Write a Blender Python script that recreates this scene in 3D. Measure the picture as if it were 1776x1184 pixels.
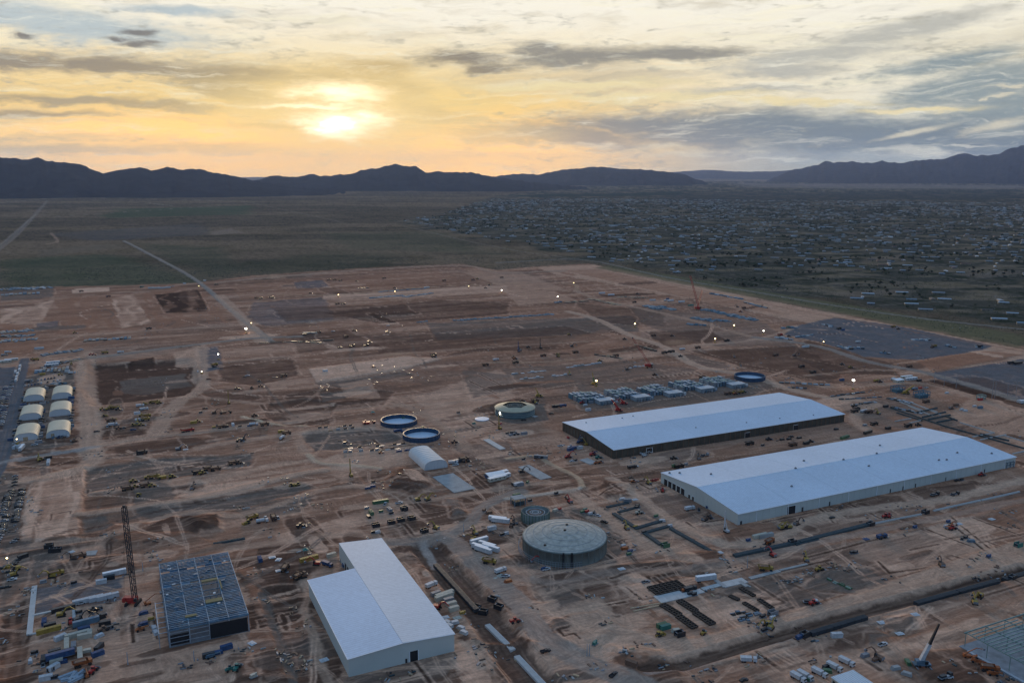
import bpy, math, random, time
import numpy as np
T0 = time.time()
random.seed(7); np.random.seed(7)
for _o in list(bpy.data.objects): bpy.data.objects.remove(_o)
SC = bpy.context.scene
COL = SC.collection
# ------------------------------------------------------------------ camera
H = 250.0; FP = 1500.0; HY = 298.0; CX, CY = 888.0, 592.0
PITCH = math.atan((CY - HY) / FP)
cam_d = bpy.data.cameras.new('camera'); cam = bpy.data.objects.new('camera', cam_d); COL.objects.link(cam)
cam.location = (0, 0, H); cam.rotation_euler = (math.pi/2 - PITCH, 0, 0)
cam_d.sensor_width = 36; cam_d.lens = 36 * FP / 1776; cam_d.clip_start = 1; cam_d.clip_end = 200000
SC.camera = cam

def ray(px, py):
    a = (px - CX) / FP; b = (CY - py) / FP
    return np.array([a, math.cos(PITCH) + b*math.sin(PITCH), -math.sin(PITCH) + b*math.cos(PITCH)])
def at(px, py, z=0.0):
    d = ray(px, py); t = (z - H) / d[2]
    return d[0]*t, d[1]*t
def azel(px, py):
    d = ray(px, py); return math.degrees(math.atan2(d[0], d[1])), math.degrees(math.asin(d[2]/np.linalg.norm(d)))
def topx(x, y, z=0.0):
    zc = z - H
    dep = y*math.cos(PITCH) - zc*math.sin(PITCH)
    return CX + FP*x/dep, CY - FP*(y*math.sin(PITCH) + zc*math.cos(PITCH))/dep

# ------------------------------------------------------------------ world: sunset sky behind streaked cloud
SUN_AZ, SUN_EL = azel(597, 213)
class E:
    nt = None
    def __init__(s, v): s.v = v
    @staticmethod
    def op(o, *a):
        n = E.nt.nodes.new('ShaderNodeMath'); n.operation = o
        for i, x in enumerate(a):
            if isinstance(x, E): E.nt.links.new(x.v, n.inputs[i])
            else: n.inputs[i].default_value = x
        return E(n.outputs[0])
    def __add__(s, o): return E.op('ADD', s, o)
    __radd__ = __add__
    def __sub__(s, o): return E.op('SUBTRACT', s, o)
    def __rsub__(s, o): return E.op('SUBTRACT', o, s)
    def __mul__(s, o): return E.op('MULTIPLY', s, o)
    __rmul__ = __mul__
    def __truediv__(s, o): return E.op('DIVIDE', s, o)
def emax(a, b): return E.op('MAXIMUM', a, b)
def emin(a, b): return E.op('MINIMUM', a, b)
def sstep(x, a, b, lo=0.0, hi=1.0):
    n = E.nt.nodes.new('ShaderNodeMapRange'); n.interpolation_type = 'SMOOTHSTEP'
    E.nt.links.new(x.v, n.inputs[0])
    for i, v in enumerate((a, b, lo, hi)): n.inputs[i+1].default_value = v
    return E(n.outputs[0])
def enoise(x, y, sx, sy, det=5, rough=.55, seed=0.0, dist=0.0):
    c = E.nt.nodes.new('ShaderNodeCombineXYZ')
    E.nt.links.new((x*sx).v, c.inputs[0]); E.nt.links.new((y*sy).v, c.inputs[1]); c.inputs[2].default_value = seed
    n = E.nt.nodes.new('ShaderNodeTexNoise'); n.inputs['Scale'].default_value = 1; n.inputs['Detail'].default_value = det
    n.inputs['Roughness'].default_value = rough; n.inputs['Distortion'].default_value = dist
    E.nt.links.new(c.outputs[0], n.inputs['Vector']); return E(n.outputs[0])
def cmix(c1, c2, f):
    n = E.nt.nodes.new('ShaderNodeMix'); n.data_type = 'RGBA'; n.blend_type = 'MIX'
    if isinstance(f, E): E.nt.links.new(f.v, n.inputs[0])
    else: n.inputs[0].default_value = f
    for c, s in ((c1, n.inputs[6]), (c2, n.inputs[7])):
        if isinstance(c, tuple): s.default_value = (*c, 1)
        else: E.nt.links.new(c, s)
    return n.outputs[2]
def srgb(r, g, b):
    f = lambda c: (c/255/12.92 if c <= 10 else ((c/255+.055)/1.055)**2.4)
    return (f(r), f(g), f(b))

world = bpy.data.worlds.new('World'); SC.world = world; world.use_nodes = True
nt = world.node_tree; E.nt = nt; nt.nodes.clear()
tc = nt.nodes.new('ShaderNodeTexCoord'); sep = nt.nodes.new('ShaderNodeSeparateXYZ')
nt.links.new(tc.outputs['Generated'], sep.inputs[0])
X, Y, Z = (E(sep.outputs[i]) for i in range(3))
AZ = E.op('ARCTAN2', X, Y) * 57.2958
EL = E.op('ARCSINE', Z) * 57.2958
w1 = enoise(AZ, EL, .10, .28, 4, .6, 3.1) - .5
w2 = enoise(AZ, EL, .35, 1.1, 6, .62, 8.7) - .5
w3 = enoise(AZ, EL, .9, 3.4, 6, .65, 4.4) - .5
AW = AZ + w1*7.0 + w2*3.0
EW = EL + w1*1.5 + w2*1.0
def blob(px, py, sx, sy, tilt=0.0, p=1.0):
    a0, e0 = azel(px, py); k = 57.3/FP
    da = AW - a0; de = EW - e0
    c, s = math.cos(math.radians(tilt)), math.sin(math.radians(tilt))
    u = (da*c + de*s) / (sx*k); v = (de*c - da*s) / (sy*k)
    r2 = u*u + v*v
    return E.op('EXPONENT', r2 * -1.0) * p
dsun_a = AZ - SUN_AZ; dsun_e = EL - SUN_EL
sky = nt.nodes.new('ShaderNodeTexSky'); sky.sky_type = 'NISHITA'; sky.sun_disc = False
sky.sun_elevation = math.radians(max(SUN_EL, 3.5)); sky.sun_rotation = math.radians(SUN_AZ); sky.altitude = 1300
sky.air_density = 1.0; sky.dust_density = 1.5; sky.ozone_density = 2.0
# base glow near the horizon: amber by the sun, dusty left, blue-grey right
ha = E.op('ABSOLUTE', dsun_a)
base = cmix((2.0, 1.06, .22), (1.2, .80, .32), sstep(ha, 5, 22))
base = cmix(base, srgb(182, 190, 184), sstep(dsun_a, 12, 30))
up = cmix(srgb(252, 216, 140), srgb(254, 236, 196), sstep(EL, 4.0, 8.0))
up = cmix(up, srgb(246, 238, 214), sstep(dsun_a, 10, 34))
c = cmix(base, up, sstep(EL + w1*2.5, 1.2, 4.6))
c = cmix(c, srgb(255, 250, 236), sstep(EL + w2*2, 6.5, 10)*.85)
# thin streaks everywhere
st = enoise(AW, EW, .055, .55, 7, .6, 1.3, .4)
st2 = enoise(AW, EW, .16, 1.5, 6, .6, 5.3, .3)
c = cmix(c, srgb(190, 180, 160), sstep(st, .48, .74)*.7)
c = cmix(c, srgb(198, 186, 158), sstep(st2, .52, .72)*.5)
c = cmix(c, srgb(255, 246, 214), sstep(st2, .50, .32)*.5)
warm = sstep(ha, 22, 6)
def cl(col, *bl):
    global c
    m = None
    for b in bl:
        bb = blob(*b); m = bb if m is None else emax(m, bb)
    m = sstep(m + w2*.75 + w3*.8, .05, .95)
    c = cmix(c, col, m*bl_op)
bl_op = .92
cl(srgb(186, 199, 203), (120, 45, 200, 26, -4), (10, 30, 90, 24, 0), (300, 20, 90, 9, 0))
bl_op = .88
cl(srgb(140, 130, 116), (60, 103, 150, 14, 0), (250, 112, 160, 15, -3), (430, 128, 140, 17, -3), (560, 136, 100, 13, 0))
cl(srgb(164, 150, 122), (140, 176, 190, 8, 0), (270, 182, 110, 9, -3), (40, 200, 100, 8, 0), (430, 160, 90, 20, -8))
cl(srgb(180, 158, 118), (690, 150, 70, 22, -20), (740, 185, 80, 12, -10), (470, 222, 70, 8, 0), (640, 120, 80, 14, 0))
cl(srgb(118, 113, 108), (800, 104, 75, 14, -4), (850, 118, 60, 9, 0), (232, 58, 20, 7, 0), (232, 78, 26, 5, 5), (35, 62, 22, 4, 0), (200, 69, 22, 3, 0))
cl(srgb(134, 132, 126), (1010, 98, 130, 16, 2), (1180, 92, 150, 13, 0), (930, 88, 60, 13, 0))
cl(srgb(186, 185, 176), (1400, 100, 160, 18, 6), (1290, 160, 130, 8, 0), (1560, 55, 150, 18, 10), (1350, 125, 90, 16, 0))
bl_op = .93
cl(srgb(138, 152, 156), (1690, 150, 130, 34, 8), (1776, 190, 160, 40, 0), (1640, 110, 120, 14, 8))
cl(srgb(116, 130, 140), (1120, 214, 200, 22, 0), (1300, 226, 290, 34, 0), (1500, 238, 290, 32, 0), (1000, 235, 140, 22, -6), (1776, 250, 160, 26, 0))
bl_op = .7
cl(srgb(176, 172, 152), (880, 236, 130, 18, 0), (340, 262, 180, 10, 0), (760, 205, 100, 7, -4), (120, 262, 170, 9, 0))
bl_op = .9
cl(srgb(246, 228, 176), (1590, 192, 95, 5, 0), (1370, 178, 140, 5, -2), (1130, 168, 190, 7, 0), (1000, 150, 170, 8, 0))
cl(srgb(222, 214, 190), (1715, 158, 40, 2.2, 0), (1712, 170, 14, 2, 0), (1600, 226, 60, 4, 12), (1750, 214, 40, 8, 12))
st3 = enoise(AW, EW, .22, 2.6, 7, .66, 9.3, .5)
c = cmix(c, srgb(150, 146, 136), sstep(st3, .54, .74)*.24)
c = cmix(c, srgb(255, 250, 230), sstep(st3, .48, .30)*.5)
# light breaking through round the sun
g1 = E.op('EXPONENT', (dsun_a*dsun_a/90 + dsun_e*dsun_e/9) * -1.0)
c = cmix(c, srgb(255, 222, 132), g1*.75)
g2 = E.op('EXPONENT', (dsun_a*dsun_a/220 + (dsun_e+2.2)*(dsun_e+2.2)/5) * -1.0)
c = cmix(c, (1.45, .82, .22), g2*.75)
gl = blob(597, 190, 210, 80, 0)
c = cmix(c, (1.06, .78, .34), sstep(gl + w3*.5 + w2*.3, .12, 1.0)*.72)
cc = emax(sstep(blob(598, 213, 80, 26, 0) + w2*.5 + w3*.7, .1, 1.15), sstep(blob(592, 161, 78, 18, -3) + w2*.5 + w3*.7, .15, 1.2)*.9)
cc = emax(cc, sstep(blob(550, 184, 110, 8, 0) + w2*.5 + w3*.7, .3, 1.2)*.8)
c = cmix(c, (1.8, 1.5, 1.0), cc)
c = cmix(c, (2.6, 2.3, 1.8), sstep(blob(597, 213, 34, 13, 0), .25, .95))
# overhead and behind the camera: the open dusk sky with the same thin cloud
zen = nt.nodes.new('ShaderNodeMix'); zen.data_type = 'RGBA'; zen.blend_type = 'MULTIPLY'; zen.inputs[0].default_value = 1
nt.links.new(sky.outputs[0], zen.inputs[6]); zen.inputs[7].default_value = (.30, .27, .26, 1)
hi_n = enoise(X/(Z + .25), Y/(Z + .25), 1.6, .9, 5, .6, 2.2)
hi = cmix(zen.outputs[2], (.17, .335, .60), .85)
hi = cmix(hi, (.30, .41, .56), sstep(hi_n, .42, .68)*.5)
k_up = sstep(EL, 12.5, 30)
back = sstep(E.op('ABSOLUTE', AZ), 45, 120)
c = cmix(c, (.15, .29, .50), back*.92)
c = cmix(c, hi, k_up)
c = cmix(c, (.12, .10, .09), sstep(EL, -.6, -2.5))
mul = nt.nodes.new('ShaderNodeVectorMath'); mul.operation = 'SCALE'; mul.inputs['Scale'].default_value = 10.0
nt.links.new(c, mul.inputs[0])
bg = nt.nodes.new('ShaderNodeBackground'); bg.inputs['Strength'].default_value = 0.1
nt.links.new(mul.outputs[0], bg.inputs['Color'])
wo = nt.nodes.new('ShaderNodeOutputWorld'); nt.links.new(bg.outputs[0], wo.inputs['Surface'])

sl = bpy.data.lights.new('sun', 'SUN'); sl.energy = 2.6; sl.angle = math.radians(12); sl.color = (1, .74, .47)
so = bpy.data.objects.new('sun', sl); COL.objects.link(so)
so.rotation_euler = (math.radians(90 - 4.6), 0, math.radians(180 - SUN_AZ))
SC.view_settings.view_transform = 'Standard'; SC.view_settings.look = 'None'
SC.view_settings.exposure = 0.0; SC.view_settings.gamma = 1.0
try: SC.view_settings.use_curve_mapping = False
except Exception: pass
SC.cycles.volume_bounces = 0; SC.cycles.max_bounces = 4; SC.cycles.diffuse_bounces = 2

# ------------------------------------------------------------------ numpy noise
def vn(x, y, seed=0):
    xi = np.floor(x).astype(np.int64); yi = np.floor(y).astype(np.int64)
    fx = x - xi; fy = y - yi
    fx = fx*fx*fx*(fx*(fx*6-15)+10); fy = fy*fy*fy*(fy*(fy*6-15)+10)
    def h(a, b):
        n = (a*374761393 + b*668265263 + seed*974711) & 0xffffffff
        n = ((n ^ (n >> 13)) * 1274126177) & 0xffffffff
        return ((n ^ (n >> 16)) & 0xffff) / 65535.0
    a = h(xi, yi); b = h(xi+1, yi); cc = h(xi, yi+1); d = h(xi+1, yi+1)
    return (a + (b-a)*fx) * (1-fy) + (cc + (d-cc)*fx) * fy
def fbm(x, y, o=4, seed=0, g=.5):
    s = 0; a = 1; t = 0
    for i in range(o):
        s = s + a*vn(x, y, seed+i*17); t += a; a *= g; x = x*2.03 + 11.3; y = y*2.03 + 5.7
    return s / t
def sm(x, a, b):
    t = np.clip((x-a)/(b-a), 0, 1); return t*t*(3-2*t)

GA = math.radians(25.0); UX, UY = math.cos(GA), math.sin(GA)     # site grid direction
def site(x, y): return x*UX + y*UY, -x*UY + y*UX
def unsite(u, v): return u*UX - v*UY, u*UY + v*UX

BASE = (.285, .163, .105); L = (.47, .31, .215); D = (.112, .066, .046); G = (.15, .12, .097)
R = (.285, .150, .092); B = (.12, .122, .128); T = (.39, .25, .17); DR = (.085, .05, .035); Cc = (.42, .41, .40)
# ---- painted earthworks: polygons  (px points, colour, strength, softness m, height m, edge noise m, streak)
PG = [
 # left field stripes
 ([(95,517),(355,500),(398,560),(240,572),(95,580),(58,560)], R, .45, 8, 0, 6, 'v'),
 ([(268,511),(343,503),(362,540),(288,543)], DR, .85, 5, .5, 3, 'v'),
 ([(192,516),(232,510),(262,560),(212,568)], L, .6, 10, 0, 8, 'v'),
 ([(60,525),(95,520),(70,562),(54,562)], L, .4, 5, 0, 3, 'v'),
 ([(0,535),(60,532),(55,560),(0,562)], L, .5, 5, 0, 3, 'v'),
 ([(65,560),(102,556),(98,568),(62,572)], B, .5, 4, 0, 4, ''),
 ([(0,560),(60,565),(60,618),(0,615)], R, .5, 12, 0, 10, ''),
 ([(0,498),(95,495),(90,515),(0,522)], G, .55, 8, 0, 6, ''),
 ([(125,502),(190,497),(190,505),(125,508)], L, .7, 3, 0, 2, ''),
 # square pit
 ([(160,632),(330,622),(346,662),(320,684),(165,702),(140,672)], D, .75, 4, -3.5, 4, ''),
 ([(205,656),(318,643),(330,664),(250,680),(212,678)], G, .9, 10, 0, 8, 'u'),
 ([(222,628),(265,620),(268,632),(225,640)], DR, .7, 4, .5, 3, ''),
 ([(300,612),(345,600),(352,634),(305,632)], T, .7, 5, 0, 4, ''),
 ([(345,605),(378,600),(388,640),(350,645)], B, .6, 6, 0, 4, ''),
 # left yards and parking
 ([(-60,640),(30,636),(-5,790),(-60,830)], B, .9, 2, 0, 1, ''),
 ([(48,655),(122,632),(130,650),(126,770),(16,790)], G, .75, 5, 0, 4, ''),
 ([(-60,822),(20,820),(45,838),(30,950),(-60,950)], G, .9, 3, 0, 2, ''),
 ([(0,938),(120,940),(128,975),(60,1010),(0,1010)], G, .7, 6, 0, 8, ''),
 ([(12,960),(45,965),(30,1020),(0,1060),(0,970)], G, .5, 8, 0, 6, ''),
 # tyre-marked ramp
 ([(60,828),(150,806),(142,880),(136,936),(40,938),(46,858)], L, .75, 5, 1.0, 5, 'v'),
 ([(75,840),(120,830),(112,900),(70,905)], R, .35, 6, 0, 5, 'v'),
 ([(150,812),(280,795),(440,786),(430,806),(310,826),(150,852)], G, .85, 5, -1.2, 6, 'u'),
 ([(146,858),(240,850),(350,838),(350,852),(148,885)], D, .55, 5, -.8, 6, 'u'),
 ([(142,900),(345,868),(520,838),(545,846),(420,880),(144,923)], G, .9, 5, -1.2, 5, 'u'),
 ([(400,885),(470,868),(540,862),(520,885),(430,900)], G, .7, 6, 0, 8, 'u'),
 ([(190,905),(260,910),(300,895),(360,905),(340,925),(270,950),(185,945)], D, .7, 7, 2.0, 8, ''),
 ([(320,900),(375,895),(382,918),(340,922)], DR, .65, 6, 3, 5, ''),
 ([(210,930),(330,925),(390,945),(300,975),(240,990),(190,975)], R, .45, 9, 0.8, 10, ''),
 ([(100,975),(230,960),(235,985),(110,1000)], D, .55, 6, 1, 6, 'u'),
 ([(40,785),(150,780),(150,800),(60,812),(30,805)], D, .6, 5, -1, 5, ''),
 ([(65,782),(140,780),(150,795),(75,808)], R, .3, 5, 0, 5, ''),
 # laydown bottom left
 ([(60,1020),(215,1000),(212,1040),(130,1052),(62,1068)], B, .6, 3, 0, 2, ''),
 ([(50,1068),(210,1040),(215,1184),(40,1200)], T, .55, 6, 0, 5, ''),
 ([(0,1060),(48,1040),(48,1200),(0,1200)], D, .7, 4, -1, 5, 'v'),
 ([(212,1005),(270,995),(290,1130),(250,1184),(210,1184)], T, .45, 6, 0, 5, ''),
 ([(230,1140),(400,1110),(440,1130),(400,1184),(240,1184)], T, .5, 8, 0, 8, ''),
 ([(400,1140),(470,1130),(520,1184),(410,1184)], D, .5, 6, 1.5, 6, ''),
 # ground between the frame and the L building
 ([(400,955),(560,930),(590,950),(520,1010),(540,1040),(600,1184),(470,1184),(440,1080)], D, .72, 8, 0, 12, ''),
 ([(415,990),(440,985),(470,1060),(450,1080)], R, .7, 8, .4, 8, ''),
 ([(455,1020),(510,1015),(520,1070),(545,1130),(500,1140),(470,1090)], DR, .5, 8, -1, 8, ''),
 ([(530,950),(600,935),(605,985),(545,1000)], R, .25, 6, 0, 5, ''),
 ([(640,930),(735,940),(740,1000),(800,1080),(760,1090)], R, .5, 8, 0, 8, ''),
 # middle dirt
 ([(560,800),(690,770),(700,800),(590,840)], T, .4, 8, 0, 10, ''),
 ([(520,752),(600,742),(690,748),(705,760),(620,775),(545,782)], G, .85, 5, -.8, 6, ''),
 ([(695,815),(735,820),(745,845),(715,862),(680,850),(680,828)], D, .85, 4, 5, 5, ''),
 ([(465,700),(530,690),(580,700),(570,735),(490,738),(462,722)], D, .55, 6, -1.2, 6, 'u'),
 ([(495,720),(570,708),(575,722),(500,734)], L, .4, 3, 0, 2, 'u'),
 ([(380,630),(500,618),(520,650),(440,668),(385,660)], D, .5, 8, -.6, 8, 'u'),
 ([(355,680),(420,672),(450,690),(370,705)], D, .45, 6, -.5, 8, 'u'),
 ([(500,685),(600,668),(680,680),(660,705),(560,715),(500,705)], D, .45, 6, -.6, 8, 'u'),
 ([(555,682),(640,670),(645,680),(560,695)], G, .6, 3, -1, 3, 'u'),
 ([(535,640),(700,618),(770,622),(700,640),(550,664)], L, .7, 4, 1.2, 2, 'u'),
 ([(550,666),(700,644),(720,650),(600,672)], G, .5, 4, -1, 3, 'u'),
 ([(590,665),(640,655),(660,690),(600,690)], T, .5, 6, 0, 6, ''),
 ([(720,690),(860,640),(900,660),(860,740),(800,770),(740,720)], L, .35, 14, 0, 14, ''),
 ([(740,560),(1100,548),(1110,575),(760,590)], G, .6, 6, -.6, 5, 'u'),
 ([(640,585),(980,565),(1060,585),(980,606),(660,612)], D, .45, 8, -.5, 8, 'u'),
 ([(440,525),(560,515),(580,555),(460,565),(430,548)], B, .35, 12, 1, 12, ''),
 ([(560,545),(760,520),(880,525),(880,545),(660,560)], D, .55, 8, -.4, 10, 'u'),
 ([(470,535),(700,528),(720,545),(500,560)], D, .4, 8, 1.5, 10, 'u'),
 ([(500,580),(600,572),(660,600),(520,612)], D, .4, 8, 0, 10, 'u'),
 ([(400,500),(520,482),(700,475),(860,472),(850,490),(600,505),(420,520)], R, .35, 8, 0, 10, 'u'),
 ([(510,490),(560,486),(570,498),(515,500)], B, .5, 6, 1, 6, ''),
 ([(560,512),(760,500),(880,495),(880,505),(700,515),(560,520)], L, .5, 5, 0, 4, 'u'),
 ([(800,472),(900,470),(990,505),(880,500)], T, .4, 8, 0, 8, ''),
 ([(870,500),(960,505),(1000,520),(900,530)], T, .4, 6, 0, 6, ''),
 ([(1000,525),(1150,540),(1150,565),(1040,560)], D, .4, 8, 0, 10, ''),
 ([(1090,530),(1330,560),(1380,600),(1240,600),(1120,565)], G, .35, 12, 0, 14, ''),
 ([(1120,575),(1230,572),(1260,590),(1150,600)], D, .5, 7, -.6, 8, ''),
 ([(1200,608),(1380,600),(1470,640),(1440,665),(1300,640)], D, .5, 8, -.5, 10, ''),
 ([(1400,590),(1550,630),(1560,650),(1440,648),(1380,620)], D, .45, 7, -.6, 8, ''),
 ([(1040,570),(1110,575),(1120,610),(1000,620),(960,600)], R, .3, 8, 0, 8, ''),
 ([(870,640),(1090,625),(1210,640),(1180,665),(900,672)], G, .4, 6, 0, 5, 'u'),
 ([(800,640),(880,650),(900,672),(820,690)], G, .45, 6, 0, 6, ''),
 ([(1130,655),(1270,640),(1280,660),(1140,670)], R, .3, 5, -.4, 5, 'u'),
 ([(1000,668),(1290,650),(1330,680),(1180,705),(1010,708)], G, .5, 5, 0, 5, ''),
 ([(1270,660),(1330,655),(1345,675),(1290,680)], G, .4, 5, 0, 5, ''),
 # right boundary strip
 ([(930,463),(1030,459),(1400,535),(1780,607),(1780,628),(1600,598),(1380,556),(1100,500),(960,475)], T, .8, 4, .6, 2, 's'),
 ([(980,470),(1040,468),(1300,525),(1360,545),(1250,530),(1050,486)], R, .45, 4, 0, 3, 's'),
 ([(1380,565),(1450,551),(1560,566),(1725,600),(1700,608),(1590,624),(1500,618),(1420,592),(1360,580)], B, .92, 4, 0, 4, ''),
 ([(1590,626),(1700,610),(1740,612),(1776,616),(1620,646)], R, .6, 5, .8, 3, 'u'),
 ([(1610,648),(1776,622),(1790,700),(1700,680),(1625,656)], B, .85, 4, 0, 2, ''),
 ([(1620,658),(1700,672),(1790,700),(1790,706),(1690,684),(1610,660)], DR, .8, 2, -.8, 1, ''),
 ([(1690,690),(1790,700),(1790,790),(1740,765),(1640,720)], T, .5, 8, 0, 10, ''),
 ([(1450,700),(1560,690),(1680,745),(1660,755),(1500,735)], G, .45, 6, 0, 6, ''),
 ([(1120,790),(1270,770),(1500,728),(1560,742),(1300,785),(1150,812)], R, .3, 6, 0, 6, 'u'),
 # around the tanks
 ([(890,900),(940,880),(1050,880),(1085,935),(1070,975),(980,992),(905,985),(880,950)], G, .8, 5, 0, 5, ''),
 ([(850,700),(945,700),(950,728),(905,735),(850,728)], G, .8, 4, 0, 4, ''),
 ([(790,775),(880,765),(905,800),(830,815)], G, .35, 6, 0, 6, ''),
 ([(705,870),(770,880),(812,890),(780,935),(710,935),(690,910)], D, .55, 6, .8, 8, ''),
 ([(775,866),(795,868),(805,893),(785,897)], G, .6, 4, 2, 4, ''),
 ([(1060,880),(1180,870),(1240,930),(1200,960),(1100,920)], T, .3, 8, 0, 8, ''),
 ([(1105,845),(1180,850),(1280,905),(1220,915),(1130,880)], G, .35, 6, 0, 6, ''),
 ([(1040,835),(1095,840),(1090,865),(1050,862)], D, .5, 6, 2, 6, ''),
 ([(1175,960),(1240,955),(1260,980),(1200,985)], D, .6, 6, 1.5, 6, ''),
 ([(1225,930),(1290,915),(1330,925),(1290,940),(1240,940)], D, .55, 5, 1.5, 6, ''),
 ([(920,1000),(1080,985),(1200,975),(1250,995),(1050,1020),(940,1040)], D, .6, 8, -.8, 8, 'u'),
 ([(1210,995),(1290,985),(1300,1008),(1230,1015)], G, .8, 4, 0, 4, ''),
 ([(1240,1020),(1340,1000),(1480,980),(1500,1010),(1440,1060),(1330,1070),(1240,1070)], G, .5, 8, 0, 8, ''),
 ([(1450,985),(1510,985),(1545,1015),(1480,1030),(1400,1020)], G, .8, 5, -.3, 5, ''),
 ([(1060,985),(1170,970),(1230,985),(1100,1010)], DR, .4, 8, 1, 8, ''),
 ([(1120,1050),(1250,1040),(1260,1090),(1140,1080)], T, .35, 6, 0, 6, ''),
 ([(960,1010),(1060,1010),(1080,1090),(1000,1120),(960,1080)], D, .35, 9, 0, 12, ''),
 ([(940,1020),(1000,1010),(1010,1040),(950,1060)], G, .5, 6, 0, 8, ''),
 ([(960,1075),(1040,1060),(1070,1100),(1010,1128),(970,1110)], G, .55, 8, 1.2, 8, ''),
 ([(1060,1120),(1150,1130),(1180,1184),(1070,1184)], D, .6, 8, 2, 8, ''),
 ([(900,1100),(935,1115),(930,1124),(880,1120),(800,1110),(880,1108)], D, .6, 3, 1.6, 3, ''),
 ([(1350,1105),(1500,1085),(1560,1070),(1590,1095),(1470,1130),(1370,1135)], D, .5, 8, -.5, 10, ''),
 ([(1535,1072),(1582,1070),(1585,1095),(1545,1098)], G, .8, 5, 1.2, 5, ''),
 ([(1505,1098),(1540,1096),(1535,1118),(1505,1116)], G, .7, 5, 1, 5, ''),
 ([(1600,1130),(1690,1125),(1710,1184),(1600,1184)], D, .55, 7, .5, 8, ''),
 ([(1400,850),(1560,860),(1600,880),(1480,900),(1390,890)], D, .45, 6, .5, 8, ''),
 ([(1580,850),(1690,835),(1700,850),(1600,870)], D, .5, 5, 1, 6, ''),
 ([(1380,940),(1560,905),(1776,862),(1776,880),(1560,925),(1400,955)], R, .75, 3, .6, 3, 's'),
 ([(1690,880),(1776,870),(1776,930),(1720,910)], R, .45, 5, 0, 5, ''),
 ([(1500,935),(1680,905),(1720,960),(1560,990),(1480,965)], L, .3, 9, 0, 10, ''),
 ([(620,1150),(800,1120),(940,1184),(620,1200)], D, .55, 8, 0, 12, ''),
 ([(620,1150),(700,1135),(900,1200),(700,1200)], R, .3, 8, 0, 12, ''),
]
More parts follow.
